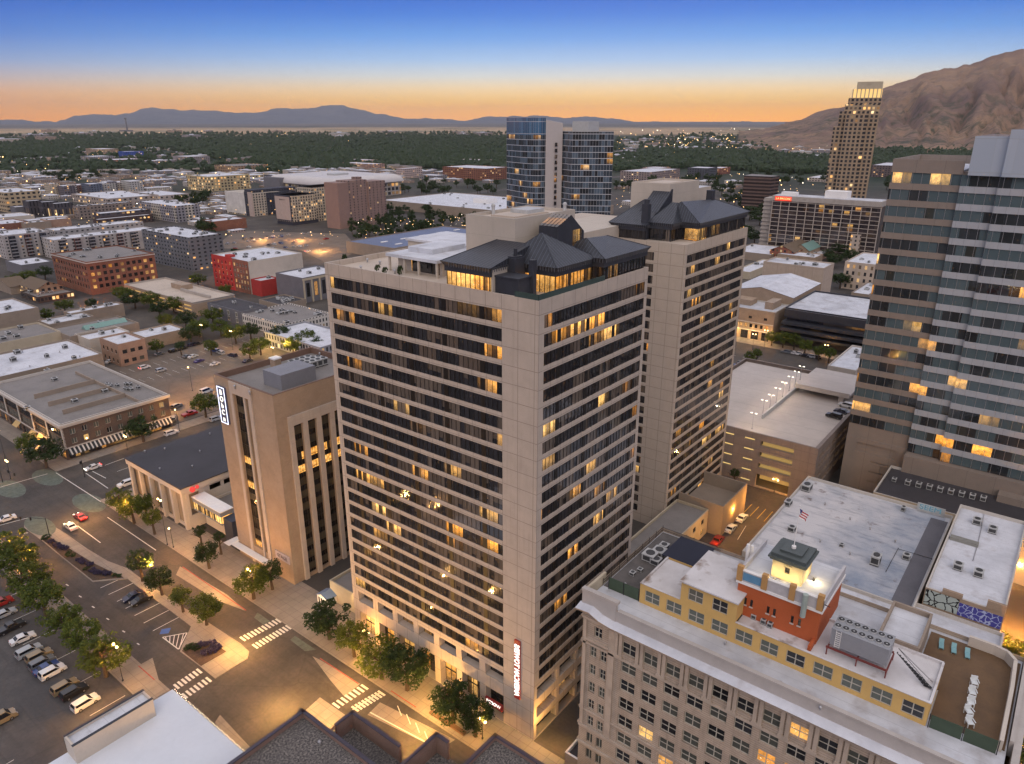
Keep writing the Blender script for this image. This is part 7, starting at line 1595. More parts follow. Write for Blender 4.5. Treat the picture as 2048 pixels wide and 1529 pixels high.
M['leaf'] = leaf_mat('green_leaves', (0.04,0.062,0.011), (0.105,0.14,0.022), (0.21,0.225,0.034))
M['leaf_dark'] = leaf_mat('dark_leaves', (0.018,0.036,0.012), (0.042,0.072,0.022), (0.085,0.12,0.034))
M['leaf_far'] = leaf_mat('distant_leaves', (0.022,0.042,0.018), (0.045,0.075,0.028), (0.08,0.11,0.04))
M['lavender'] = leaf_mat('lavender_flowers', (0.035,0.03,0.045), (0.075,0.06,0.12), (0.13,0.10,0.19))
M['bark'] = plain('bark', (0.075,0.052,0.035), 0.9, 0.25, 3.0)
def crown(seed, n, ls, clumps, flat=0.85):
    rg = np.random.default_rng(seed)
    d = rg.normal(size=(clumps,3)); d /= np.linalg.norm(d,axis=1)[:,None]; rad = 0.35+0.55*rg.random(clumps)**0.6
    cc_ = d*rad[:,None]; cc_[:,2] = cc_[:,2]*flat; cc_[cc_[:,2] < -0.45, 2] *= 0.6
    sz = 0.16+0.16*rg.random(clumps)
    k = rg.integers(0,clumps,n); q = rg.normal(size=(n,3)); q /= np.linalg.norm(q,axis=1)[:,None]
    P = cc_[k]+q*(sz[k]*(0.55+0.5*rg.random(n)))[:,None]
    nr = q*0.8+rg.normal(size=(n,3))*0.5+np.array([0,0,0.35]); nr /= np.linalg.norm(nr,axis=1)[:,None]
    a = np.cross(nr, rg.normal(size=(n,3))); a /= np.linalg.norm(a,axis=1)[:,None]; b = np.cross(nr,a)
    s = (ls*(0.6+0.8*rg.random(n)))[:,None]; a = a*s; b = b*s*0.65
    V = np.stack([P-a, P-b*0.9, P+a, P+b*0.9],1).reshape(-1,3)
    F = np.arange(4*n).reshape(-1,4)
    me = bpy.data.meshes.new('crown'); me.from_pydata(V.tolist(), [], F.tolist()); me.update(); return me
def with_mat(me, m): me = me.copy(); me.materials.append(m); return me
CR = [crown(10+i, 2600, 0.062, 46+6*i) for i in range(4)]
CRN = {'leaf':[with_mat(m, M['leaf']) for m in CR], 'leaf_dark':[with_mat(m, M['leaf_dark']) for m in CR]}
def trunk_mesh(seed):
    rg = random.Random(seed); b = MB()
    b.tube((0,0,0),(0.02,0.0,0.55),0.055,7,0,0.035); b.tube((0.02,0,0.55),(0.0,0.03,0.95),0.035,6,0,0.016)
    for k in range(6):
        a = k*1.05+rg.random(); b.tube((0.01,0,0.45+0.06*k),(0.34*math.cos(a),0.34*math.sin(a),0.72+0.07*k),0.022,5,0,0.006)
    o = b.build('trunk', M['bark']); me = o.data; bpy.data.objects.remove(o); return me
TR = [trunk_mesh(i) for i in range(3)]
tcount = [0]
def tree(base, h, r, label, group=None, lm='leaf', flat=None, name='street_tree'):
    k = tcount[0]; tcount[0] += 1
    t = thing(name, label, 'tree', base, group, random.uniform(0,6.28))
    rz = flat or min(r*0.95, h*0.42)
    c = place(CRN[lm][k%4], 'crown', None, (0,0,0)); c.parent = t; c.location = (0,0,h-rz*0.95); c.scale = (r,r,rz)
    u = place(TR[k%3], 'trunk', None, (0,0,0)); u.parent = t; u.location = (0,0,0); u.scale = (h*0.9,h*0.9,h-rz*0.7)
    return t
def tpx(cx, cy, rpx, label, base=None, zc=None, **kw):
    if base: b = at(*base); z = zat(cx,cy,b)
    else:
        z = zc or 6.0; p = at(cx,cy,z); b = (p[0],p[1],0)
    D = math.sqrt(b[0]**2+b[1]**2+(CH-z)**2); r = rpx/FPX*D
    return tree((b[0],b[1],0.02), z+r*0.8, r, label, **kw)
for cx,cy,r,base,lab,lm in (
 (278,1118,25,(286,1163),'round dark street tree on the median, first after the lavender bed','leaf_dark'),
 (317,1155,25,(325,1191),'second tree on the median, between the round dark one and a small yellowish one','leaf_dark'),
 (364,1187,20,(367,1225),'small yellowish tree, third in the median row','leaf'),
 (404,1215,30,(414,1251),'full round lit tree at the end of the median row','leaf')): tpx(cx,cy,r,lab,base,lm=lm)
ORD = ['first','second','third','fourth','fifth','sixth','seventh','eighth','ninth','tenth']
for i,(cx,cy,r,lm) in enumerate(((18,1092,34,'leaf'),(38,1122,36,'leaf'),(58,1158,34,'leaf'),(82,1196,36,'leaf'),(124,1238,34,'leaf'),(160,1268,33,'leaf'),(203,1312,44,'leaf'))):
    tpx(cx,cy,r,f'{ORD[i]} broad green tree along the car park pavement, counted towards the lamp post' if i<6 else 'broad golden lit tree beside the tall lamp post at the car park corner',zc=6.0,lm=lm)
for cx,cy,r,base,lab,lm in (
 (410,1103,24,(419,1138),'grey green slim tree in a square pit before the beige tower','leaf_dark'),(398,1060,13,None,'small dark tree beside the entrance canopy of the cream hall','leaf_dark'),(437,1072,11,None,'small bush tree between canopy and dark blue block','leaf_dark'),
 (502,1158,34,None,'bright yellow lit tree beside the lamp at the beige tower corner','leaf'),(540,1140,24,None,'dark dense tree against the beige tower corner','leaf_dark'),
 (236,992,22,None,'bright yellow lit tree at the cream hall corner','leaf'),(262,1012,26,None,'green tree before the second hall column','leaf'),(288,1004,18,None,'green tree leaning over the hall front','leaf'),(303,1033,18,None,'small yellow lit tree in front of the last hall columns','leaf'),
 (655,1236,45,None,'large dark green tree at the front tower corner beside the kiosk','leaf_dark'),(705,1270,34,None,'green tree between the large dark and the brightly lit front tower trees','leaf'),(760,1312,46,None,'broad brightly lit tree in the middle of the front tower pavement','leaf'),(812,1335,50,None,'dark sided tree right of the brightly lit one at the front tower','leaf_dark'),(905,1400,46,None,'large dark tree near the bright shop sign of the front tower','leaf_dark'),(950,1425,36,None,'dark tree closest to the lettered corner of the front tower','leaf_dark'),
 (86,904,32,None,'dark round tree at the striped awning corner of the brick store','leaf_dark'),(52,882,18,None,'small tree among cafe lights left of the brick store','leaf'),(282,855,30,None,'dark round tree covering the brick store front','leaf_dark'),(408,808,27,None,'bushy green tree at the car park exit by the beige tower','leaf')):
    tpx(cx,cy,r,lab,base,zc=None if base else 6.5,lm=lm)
for i,(cx,cy,r) in enumerate(((370,640,22),(398,655,22),(425,632,22),(380,668,20),(440,655,20),(470,668,24),(500,660,20),(520,690,20),(498,700,18),(560,668,22),(585,690,24),(612,676,22),(635,685,16),(420,690,14),(345,610,22),(318,618,18),(300,600,20),(245,590,20),(268,600,22),(330,640,16),(312,690,14),(360,690,10),(30,560,14),(55,555,16),(88,545,14),(128,612,16),(90,628,14),(182,605,10),(395,560,16),(450,580,14),(75,668,0))):
    if r: tpx(cx,cy,r,'leafy street tree in the grove between car park and white fronted row' if 365<cx<640 and cy>625 else ('street tree beside the low tan parking deck' if cx>225 else 'small tree among the gabled restaurants'),zc=6,group='grove trees' if 365<cx<640 and cy>625 else ('parking deck trees' if cx>225 else 'restaurant trees'),lm='leaf' if i%3 else 'leaf_dark')
for i,(cx,cy,r) in enumerate(((1545,672,14),(1568,676,16),(1590,680,16),(1612,690,14),(1640,700,13),(1660,705,12),(1500,712,12),(1515,705,10))): tpx(cx,cy,r,'street tree in front of the theatre and the black parking deck' if i<6 else 'street tree by the garage back corner',zc=6,group='theatre street trees' if i<6 else 'garage back trees')
for i,(cx,cy,r) in enumerate(((1683,500,22),(1668,520,16),(1700,512,16),(1682,560,18),(1655,507,12),(1500,430,22),(1520,440,20),(1485,465,22),(1510,475,18),(1535,420,18),(1450,962,10),(1470,945,10))): tpx(cx,cy,r,'bushy tree beside the low white roofed cafe' if i<5 else ('dark tree on the corner by the white stone hall' if i==5 else ('street tree behind the rear tower before the banded hotel' if i<10 else 'shrubby tree in the alley before the garage')) ,zc=7,group='cafe trees' if i<5 else ('rear tower trees' if 5<i<10 else ('alley trees' if i>=10 else None)),lm='leaf_dark')
for i,(px,py,r) in enumerate(((2030,1320,45),(2040,1480,40),(2046,1400,40))): tpx(px,py,r,('street tree lit amber beyond the brown terrace, highest of three','street tree lit amber beyond the brown terrace, lowest of three','street tree lit amber beyond the brown terrace, middle of three')[i],zc=7)
# park trees and other small, shared crowns
LOW = []
for i in range(4):
    m_ = crown(50+i, 620, 0.12, 26, 0.8); b = MB(); b.tube((0,0,-1.5),(0,0,0),0.08,5,0,0.05); o = b.build('x', M['bark']); 
    import bmesh
    bm = bmesh.new(); bm.from_mesh(m_); 
    for f in bm.faces: f.material_index = 0
    n0 = len(bm.faces); bm.from_mesh(o.data); bm.faces.ensure_lookup_table()
    for f in bm.faces[n0:]: f.material_index = 1
    me = bpy.data.meshes.new('park_tree'); bm.to_mesh(me); bm.free(); me.materials.append(M['leaf_far'] if i%2 else M['leaf_dark']); me.materials.append(M['bark']); LOW.append(me); bpy.data.objects.remove(o)
BOXES = [tuple(o['_b']) for o in bpy.data.objects if '_b' in o]
def free(x, y, m=2.0): return not any(a-m < x < c+m and b-m < y < d+m for a,b,c,d,z in BOXES)
def inpoly(x, y, P):
    r = False; j = len(P)-1
    for i in range(len(P)):
        if (P[i][1] > y) != (P[j][1] > y) and x < (P[j][0]-P[i][0])*(y-P[i][1])/(P[j][1]-P[i][1])+P[i][0]: r = not r
        j = i
    return r
rgt = random.Random(3)
def scatter(P, n, hr, label, group, name='park_tree'):
    xs = [p[0] for p in P]; ys = [p[1] for p in P]; k = 0; tries = 0
    while k < n and tries < n*30:
        tries += 1; x, y = rgt.uniform(min(xs),max(xs)), rgt.uniform(min(ys),max(ys))
        if not inpoly(x,y,P): continue
        p = at(x,y,5)
        r = rgt.uniform(*hr)
        if not free(p[0],p[1],r*0.5): continue
        o = place(LOW[k%4], name, None, (p[0],p[1],r*1.35), rgt.uniform(0,6.28), (r,r,r*rgt.uniform(0.8,1.1))); tag(o,label,'tree',group); k += 1
scatter([(700,478),(705,440),(760,418),(900,405),(1010,418),(1010,440),(920,455),(760,480)],70,(4.5,8),'dark park tree between the brown slab tower and the convention hall','park trees by the convention hall')
scatter([(770,385),(860,362),(1010,372),(1010,392),(930,388),(800,395)],26,(6,9),'dark tree in the belt before the red brown brick block','trees by the red brown block')
scatter([(430,510),(470,500),(500,515),(440,530)],8,(4,6),'tree beside the dark grey apartment block and car lot','trees by the car lot')
scatter([(345,400),(420,385),(425,405),(350,415)],16,(5,8),'dark tree at the end of the mall wing','mall end trees')
scatter([(370,455),(425,445),(430,470),(380,462)],12,(4,7),'dark tree between condo block and low brick hall','trees by the low brick hall')
scatter([(80,355),(190,345),(230,352),(120,362)],22,(6,10),'dark tree in the strip between viaduct and condo row','viaduct trees')
scatter([(1230,380),(1240,350),(1500,360),(1500,400),(1420,390),(1300,385)],40,(6,10),'dark tree in the belt behind the rear tower','rear belt trees')
scatter([(1440,400),(1500,345),(1660,345),(1660,365),(1560,372),(1490,420)],40,(5,9),'tree around the dark banded office tower','office tower trees')
scatter([(1760,372),(1780,345),(1800,345),(1790,385)],8,(6,9),'tree right of the stepped tower foot','stepped tower trees')
# lavender beds
sh = MB()
SHR = [crown(90+i, 700, 0.11, 18, 0.6) for i in range(2)]; SHL = with_mat(SHR[0],M['lavender']); SHG = with_mat(SHR[1],M['leaf_dark'])
def shrub(px,py,r,lav,label,group):
    p = at(px,py,0.3); o = place(SHL if lav else SHG, 'lavender_bush' if lav else 'shrub', None, (p[0],p[1],0.3+r*0.35), random.uniform(0,6), (r,r,r*0.6)); tag(o,label,'shrub',group)
shrub(92,1078,1.6,False,'green shrub at the narrow tip of the long median bed',None)
for px,py in ((103,1086),(112,1092),(120,1096),(130,1099),(158,1122),(167,1127),(178,1131),(186,1142),(196,1146),(205,1148),(215,1150)): shrub(px,py,1.35,True,'purple lavender bush in the long median bed','lavender in the long bed')
for px,py in ((140,1106),(148,1112),(172,1140),(228,1152),(238,1154),(136,1112)): shrub(px,py,1.0,False,'low green shrub between the lavender of the long median bed','shrubs in the long bed')
for px,py in ((405,1292),(422,1290),(432,1299),(412,1308),(424,1305)): shrub(px,py,1.5,True,'purple lavender bush in the diamond bed at the median end','lavender in the diamond bed')
for px,py in ((375,1298),(384,1296),(392,1300)): shrub(px,py,1.3,False,'green shrub in the diamond bed at the median end','shrubs in the diamond bed')
for i,(px,py) in enumerate(((689,521),(755,540),(770,545),(800,545))): p = at(px,py+6,DK); o = place(SHG,'roof_shrub',None,(p[0],p[1],DK+1.0),0,(0.7,0.7,1.5 if i in (0,3) else 1.0)); tag(o,('tall narrow shrub','first low shrub','second low shrub','taller clipped shrub')[i]+' on the front tower roof terrace','shrub')
# ------------------------------------------------------------------ vehicles
def carpaint(name, col):
    t = NT('paint_'+name); t.base(col); t.rough(0.28); t.b.inputs['Coat Weight'].default_value = 0.6; t.spec(0.5); return t.mat
CP = {'white':carpaint('white',(0.62,0.62,0.62)),'silver':carpaint('silver',(0.33,0.35,0.37)),'grey':carpaint('grey',(0.12,0.13,0.14)),'black':carpaint('black',(0.012,0.012,0.014)),'blue':carpaint('blue',(0.02,0.045,0.16)),'navy':carpaint('navy',(0.012,0.016,0.045)),'red':carpaint('red',(0.28,0.02,0.018)),'gold':carpaint('gold',(0.24,0.18,0.10)),'purple':carpaint('purple',(0.05,0.035,0.16))}
M['tyre'] = plain('tyre', (0.012,0.012,0.012), 0.8, 0.2); M['car_glass'] = plain('car_glass', (0.012,0.014,0.018), 0.06, 0.1, spec=0.6); M['rim'] = plain('rim', (0.3,0.3,0.31), 0.35, 0.1, metal=0.7)
M['head_off'] = plain('headlamp_glass', (0.5,0.5,0.48), 0.15, 0.05); M['tail_off'] = plain('tail_lamp', (0.2,0.01,0.01), 0.3, 0.05)
M['head_on'] = glow('headlamp_on', (1,0.9,0.7), 8); M['tail_on'] = glow('tail_lamp_on', (1,0.04,0.02), 7)
CS = {'sedan':(4.75,1.82,[(-2.37,.55),(-2.33,.92),(-1.55,.98),(-0.85,1.42),(0.35,1.45),(1.15,0.98),(2.2,.80),(2.37,.5)],(-1.5,1.1)),
      'suv':(4.75,1.92,[(-2.37,.6),(-2.35,1.05),(-2.05,1.70),(0.45,1.74),(1.2,1.14),(2.2,1.0),(2.37,.58)],(-2.2,1.15)),
      'pickup':(5.6,1.95,[(-2.8,.65),(-2.8,1.1),(-0.75,1.12),(-0.55,1.75),(0.75,1.76),(1.4,1.18),(2.6,1.08),(2.8,.62)],(-0.7,1.35)),
      'van':(5.3,2.0,[(-2.65,.55),(-2.6,1.2),(-2.5,2.1),(1.0,2.1),(1.75,1.25),(2.5,1.05),(2.65,.55)],(-2.5,1.7))}
def car_part(nm, b, mats, par):
    o = b.build(nm, mats); o.parent = par; o.location = (0,0,0); return o
def car(kind, col, loc, rz, label, group=None, on=False, detail=True, name='parked_car'):
    key = (kind, col, on)
    if key in car.cache:
        return copy_thing(car.cache[key], loc, rz, label, group or '')
    L_, Wd, P, cab = CS[kind]; t = thing(name, label, 'car' if kind in ('sedan','suv') else ('pickup' if kind=='pickup' else 'van'), loc, group, rz)
    hw = Wd/2; belt = [p for p in P]
    def wy(z): return hw if z < 1.0 else hw-(z-1.0)*0.28
    b = MB(); n = len(P)
    zb = 0.28; ring = [(P[0][0],zb)]+P+[(P[-1][0],zb)]
    for i in range(len(ring)-1):
        (x0,z0),(x1,z1) = ring[i],ring[i+1]
        b.quad((x0,wy(z0),z0),(x0,-wy(z0),z0),(x1,-wy(z1),z1),(x1,wy(z1),z1))
    sh_ = 0.93
    for s in (1,-1):
        low = [(x,s*hw*1.0,min(z,sh_)) for x,z in ring]
        pts = [(x,s*wy(z),z) for x,z in ring]
        b.poly(pts if s < 0 else pts[::-1])
    b.quad((P[0][0],-hw,zb),(P[-1][0],-hw,zb),(P[-1][0],hw,zb),(P[0][0],hw,zb))
    body = car_part('body', b, CP[col], t)
    g = MB(); a,c_ = cab; top = max(z for x,z in P); ztop = top-0.10; zlo = 1.0 if kind=='sedan' else 1.16 
    xs = [p[0] for p in P]; zs = [p[1] for p in P]; roof = [x for x,z in P if z > top-0.06]
    x0r,x1r = min(roof),max(roof)
    for s in (1,-1):
        q = [(a+0.25,s*(wy(zlo)+.012),zlo),(c_-0.12,s*(wy(zlo)+.012),zlo),(x1r-0.02,s*(wy(ztop)+.012),ztop),(x0r+0.08,s*(wy(ztop)+.012),ztop)]
        g.poly(q if s < 0 else q[::-1])
    def slope(xa,za,xb,zb_):
        e = 0.02; g.quad((xa,-wy(za)+.1,za+e),(xa,wy(za)-.1,za+e),(xb,wy(zb_)-.12,zb_+e),(xb,-wy(zb_)+.12,zb_+e))
    i = xs.index(x1r); slope(xs[i]+(xs[i+1]-xs[i])*.08+.012, zs[i]+(zs[i+1]-zs[i])*.08, xs[i]+(xs[i+1]-xs[i])*.95+.012, zs[i]+(zs[i+1]-zs[i])*.95)
    j = xs.index(x0r); slope(xs[j]+(xs[j-1]-xs[j])*.92-.012, zs[j]+(zs[j-1]-zs[j])*.92, xs[j]+(xs[j-1]-xs[j])*.1-.012, zs[j]+(zs[j-1]-zs[j])*.1)
    car_part('window', g, M['car_glass'], t)
    wx = L_*0.29
    for x in (-wx,wx):
        for s in (1,-1):
            w = MB(); nn = 14; y0_,y1_ = s*(hw-0.2), s*(hw+0.015); k0_ = len(w.v)
            for y in (y0_,y1_): w.v += [(x+0.34*math.cos(2*math.pi*q/nn),y,0.34+0.34*math.sin(2*math.pi*q/nn)) for q in range(nn)]
            for q in range(nn): w.f.append((q,(q+1)%nn,nn+(q+1)%nn,nn+q)); w.m.append(0)
            w.f.append(tuple(nn+q for q in range(nn))); w.m.append(0)
            wh = car_part('wheel', w, M['tyre'], t)
            r = MB(); r.poly([(x+0.2*math.cos(2*math.pi*q/10),y1_+s*.006,0.34+0.2*math.sin(2*math.pi*q/10)) for q in range(10)]); ro = r.build('rim', M['rim']); ro.parent = wh; ro.location=(0,0,0)
    for s in (1,-1):
        b = MB(); b.box(P[-1][0]-.12,s*(hw-.12),.62,P[-1][0]+.01,s*(hw-.5),.80); car_part('headlight', b, M['head_on'] if on else M['head_off'], t)
        b = MB(); b.box(P[0][0]-.012,s*(hw-.06),.78,P[0][0]+.1,s*(hw-.42),.98); car_part('tail_light', b, M['tail_on'] if on else M['tail_off'], t)
    t.scale = (1.18,)*3
    car.cache[key] = t; return t
car.cache = {}
def cpx(kind, col, px, py, rz, label, group=None, z=0.035, **kw):
    p = at(px,py,z+0.7); return car(kind,col,(p[0],p[1],z),math.radians(rz),label,group,**kw)
# front car park, nose towards the trees
cpx('sedan','silver',8,1228,0,'silver blue sedan cut by the picture edge in the front car park'); cpx('suv','red',2,1206,0,'dark red car farthest up the front car park row')
cpx('pickup','black',20,1256,2,'black pickup between silver sedan and white sedan in the front car park'); cpx('sedan','white',45,1277,-3,'white sedan parked alone in the middle of the front car park row')
cpx('suv','silver',58,1303,2,'silver SUV, first of the tight cluster of parked cars'); cpx('suv','gold',78,1312,0,'brown SUV tucked behind the silver SUV'); cpx('suv','grey',84,1326,3,'grey SUV in the middle of the tight parked cluster'); cpx('sedan','blue',93,1336,2,'blue sedan between grey SUV and white SUV')
cpx('suv','white',105,1344,2,'big white SUV at the end of the tight parked cluster'); cpx('suv','gold',130,1374,2,'tan gold SUV beside the black SUV near the car park exit'); cpx('suv','black',148,1384,2,'black SUV between tan and white SUVs near the car park exit'); cpx('suv','white',171,1406,3,'white SUV parked last beside the hatched bay'); cpx('van','gold',0,1440,0,'tan van cut by the lower picture edge in the front car park')
cpx('sedan','navy',266,1193,178,'dark navy sedan in the median bays, the farther of two'); cpx('sedan','black',282,1200,178,'black sedan in the median bays, the nearer of two')
cpx('sedan','red',160,1034,92,'red car with lit tail lamps driving away past the median',on=True,name='moving_car'); cpx('sedan','white',141,1053,90,'white car with lit tail lamps waiting by the median tip',on=True,name='moving_car')
cpx('sedan','white',186,935,178,'white sedan with lights on crossing the upper junction',on=True,name='moving_car'); cpx('suv','white',252,968,178,'white SUV half hidden by the cream hall corner'); cpx('sedan','white',12,1038,175,'white sedan entering at the left side of the junction',name='moving_car')
cpx('suv','white',343,866,0,'white SUV parked on the side street beside the cream hall roof'); cpx('suv','grey',353,813,20,'dark grey SUV parked near the brick store corner'); cpx('suv','grey',347,838,60,'grey car behind the lit street lamp by the brick store'); cpx('pickup','red',379,828,0,'dark red pickup beside the bushy tree'); cpx('van','white',412,783,10,'white van parked alone in the middle car park'); cpx('suv','silver',432,838,0,'silver car half hidden by the beige tower edge')
cpx('suv','white',289,735,5,'white SUV crossing the middle car park',on=True,name='moving_car'); cpx('suv','silver',322,741,5,'grey blue SUV in the middle car park'); cpx('sedan','white',219,723,30,'white and blue car beside the pink brick office'); cpx('pickup','black',266,722,20,'dark truck in front of the pink brick office')
for i,(k,c_,x,y,lb) in enumerate((('suv','white',418,699,'white SUV at the head of the top row of the middle car park'),('suv','blue',430,702,'blue SUV next to the white one in the top row'),('suv','silver',441,706,'silver SUV next to the blue one in the top row'),('suv','navy',465,711,'navy SUV apart from the others in the top row'),('sedan','white',386,713,'white sedan in the second row of the middle car park'),('sedan','grey',374,713,'grey sedan beside the white sedan in the second row'),('sedan','purple',398,722,'violet blue sedan in the second row'),('sedan','white',430,728,'white sedan driving near the light pole of the middle car park'),('sedan','navy',495,722,'navy sedan by the trees beside the beige tower roof'),('suv','black',347,702,'black SUV at the pavement of the middle car park'),('suv','black',365,697,'second black SUV at the pavement'),('sedan','grey',318,708,'dark sedan under the small pavement tree'),('suv','navy',385,690,'navy SUV at the far corner of the middle car park'),('sedan','black',394,688,'black sedan at the far corner of the middle car park'))): cpx(k,c_,x,y,90+8*(i%2) if i<4 else 10,lb)
rc = random.Random(11); cols = ['white','silver','grey','black','blue','red','white','silver']
for row,(x0,y0,x1,y1,n) in enumerate(((455,488,560,474,9),(470,497,590,484,10),(505,502,640,488,11),(490,478,620,466,10))):
    for k in range(n):
        if rc.random() < 0.18: continue
        f = k/(n-1); c_ = rc.choice(cols); cpx(rc.choice(['sedan','suv','sedan']),c_,x0+(x1-x0)*f+rc.uniform(-2,2),y0+(y1-y0)*f,90+rc.choice((0,180)),f'{c_} car in the {ORD[row]} row of the big car lot before the hotels',f'{c_} cars in the {ORD[row]} row of the hotel lot')
cpx('pickup','red',652,478,0,'dark red truck alone at the empty end of the hotel car lot'); cpx('sedan','white',615,503,0,'white car passing the red loft building on the lit street',on=True,name='moving_car')
for k,c_,x,y,z,lb in (('suv','black',1668,832,19.05,'black SUV on the garage roof, nearest the open edge'),('sedan','navy',1684,823,19.05,'navy sedan on the garage roof between black SUV and white car'),('suv','white',1692,811,19.05,'white SUV on the garage roof half hidden by the glass tower')): cpx(k,c_,x,y,85,lb,z=z)
cpx('sedan','white',1462,1057,0,'white sedan in the alley beside the annex, nearer the red car'); cpx('sedan','white',1484,1036,0,'white sedan in the alley nearer the yellow hatching'); cpx('pickup','red',1434,1083,2,'dark red pickup in the alley below the beige annex')
for i,(c_,x,y) in enumerate((('grey',1572,704),('white',1587,706),('white',1597,708),('black',1609,711),('silver',1621,713),('black',1633,715))): cpx('sedan' if i%2 else 'suv',c_,x,y,90,f'{c_} car parked on the far street, {ORD[i]} from the theatre')
for i,(c_,x,y) in enumerate((('blue',1470,732),('black',1480,725),('silver',1468,742))): cpx('sedan',c_,x,y,0,f'{c_} car in the small lot behind the rear tower')
# ------------------------------------------------------------------ street lamps, signals
def street_lamp(px, py, top, label, e=700, group=None, arms=2, col=(1.0,0.44,0.09)):
    b = at(px,py,0.15); h = zat(*top,b)-0.15; return lamp_pole('street_lamp',label,b,max(5,h),arms,group,'ball',0 if not e else e*2.2,col,M['black'])
street_lamp(246,1362,(232,1290),'tall black twin globe lamp at the car park corner beside the golden tree',2200)
street_lamp(335,1090,(314,1000),'tall black lamp in front of the last hall columns',1700); street_lamp(506,1193,(498,1140),'black globe lamp beside the yellow lit tree at the beige tower',1700)
street_lamp(347,1095,(342,1058),'short black signal lamp next to the tall lamp by the hall',0,arms=1); street_lamp(965,1478,(968,1440),'black globe lamp near the lettered corner of the front tower',900)
street_lamp(735,1300,(742,1262),'twin globe lamp glowing among the front tower trees',1600); street_lamp(22,958,(20,920),'black twin lamp at the upper junction beside the brick store',900); street_lamp(10,915,(5,858),'black lamp at the edge of the view by the brick store awnings',800)
street_lamp(385,782,(380,735),'tall light pole in the middle car park',1800,arms=1); street_lamp(359,862,(353,820),'flat headed lit street lamp beside the brick store corner',1800,arms=1); street_lamp(407,685,(400,650),'lamp at the far edge of the middle car park',1800); street_lamp(466,700,(461,662),'lamp shining among the grove trees',1800); street_lamp(548,725,(545,695),'white globe lamp among trees behind the beige tower',1300)
street_lamp(178,905,(172,875),'thin lamp before the striped awnings',700); street_lamp(112,900,(104,868),'globe lamp at the cafe pavement',700); street_lamp(255,900,(250,872),'black lamp midway along the striped awnings',700)
street_lamp(1528,698,(1525,660),'black lamp before the theatre entrance',900); street_lamp(1650,712,(1652,690),'lamp before the black parking deck',900); street_lamp(1548,985,(1550,975),'lamp arm over the alley ramp',1500); street_lamp(1505,640+60,(1505,668),'lamp on the theatre pavement corner',600)
for k,(x,y,e,c_) in enumerate(((60,1105,1500,(1,0.5,0.14)),(25,1080,900,(1,0.5,0.14)),(190,1390,900,(1,0.55,0.2)),(640,1440,2600,(1,0.62,0.25)),(560,1370,2600,(1,0.62,0.25)),(420,1160,1900,(1,0.55,0.2)),(300,1130,2200,(1,0.55,0.2)),(150,1010,1800,(1,0.55,0.2)),(470,1260,2200,(1,0.58,0.2)),(830,1450,1800,(1,0.6,0.22)),(340,960+120,900,(1,.55,.2)),(250,1010,1300,(1,0.5,0.12)),(700,1330,1200,(1,0.6,0.2)),(860,1380,1300,(1,0.6,0.2)),(1095,1455,700,(1,0.6,0.2)),(2036,1230,5000,(1,0.5,0.12)),(2030,1300,5000,(1,0.5,0.12)),(2022,1440,5000,(1,0.45,0.08)),(2040,1130,4000,(1,0.5,0.12)),(1450,1070,700,(1,0.52,0.12)),(1520,1000,900,(1,0.5,0.12)),(1470,1020,500,(1,0.5,0.12)),(170,590,2500,(1,0.3,0.08)),(110,575,2200,(1,0.33,0.1)),(415,585,2000,(1,0.2,0.06)),(430,545,1300,(1,0.35,0.1)),(70,870,900,(1,0.6,0.25)),(330,790,3000,(1,0.55,0.22)),(450,740,2600,(1,0.55,0.22)),(600,470,9000,(1,0.55,0.2)),(640,490,9000,(1,0.55,0.22)),(520,470,7000,(1,0.55,0.22)),(380,560,1800,(1,0.5,0.2)),(330,650,1500,(1,.55,.2)),(520,680,1500,(1,.7,.2)),(570,690,1600,(1,.75,.25)))):
    p = at(x,y,6.0); light('lamp_light',p,e*3.6,(c_[0],c_[1]*0.85,c_[2]*0.6),0.2)
def signal(base, arm_to, label):
    b = at(*base,0.15); t = thing('traffic_signal',label,'traffic signal',b); c = MB(); c.cyl(b[0],b[1],0.15,7.0,0.14,0.1,8); e = atd(*arm_to, math.hypot(b[0],b[1])); q = at(*arm_to,6.6); c.tube((b[0],b[1],6.6),(q[0],q[1],6.8),0.07,6); c.build('mast',M['black'],t)
    for f in (1.0,0.6): x,y = b[0]+(q[0]-b[0])*f, b[1]+(q[1]-b[1])*f; c = MB(); c.box(x-.2,y-.2,5.8,x+.2,y+.2,6.9); c.build('signal_head',M['black'],t)
signal((100,1075),(40,1035),'black traffic signal mast with arm at the median tip'); signal((170,955),(160,925),'black traffic signal post at the upper junction by the white sedan'); signal((6,965),(28,948),'black traffic signal mast at the left edge of the upper junction')
bn = thing('bench','long brown bench with planters on the front tower pavement','bench',at(895,1445,.15)); p = at(895,1447,.15); c = MB(); c.box(p[0]-.5,p[1]-5,.15,p[0]+.5,p[1]+5,.6); c.build('seat',plain('bench_wood',(0.16,0.09,0.05),.7,.2),bn)
hy2 = thing('hydrant','small red hydrant at the lettered corner of the front tower','hydrant',at(1052,1462,.15)); p = at(1052,1462,.15); c = MB(); c.cyl(p[0],p[1],.15,.95,.16,.14,8); c.ball((p[0],p[1],.98),.17,0,8,5); c.build('barrel',M['paint_red'],hy2)
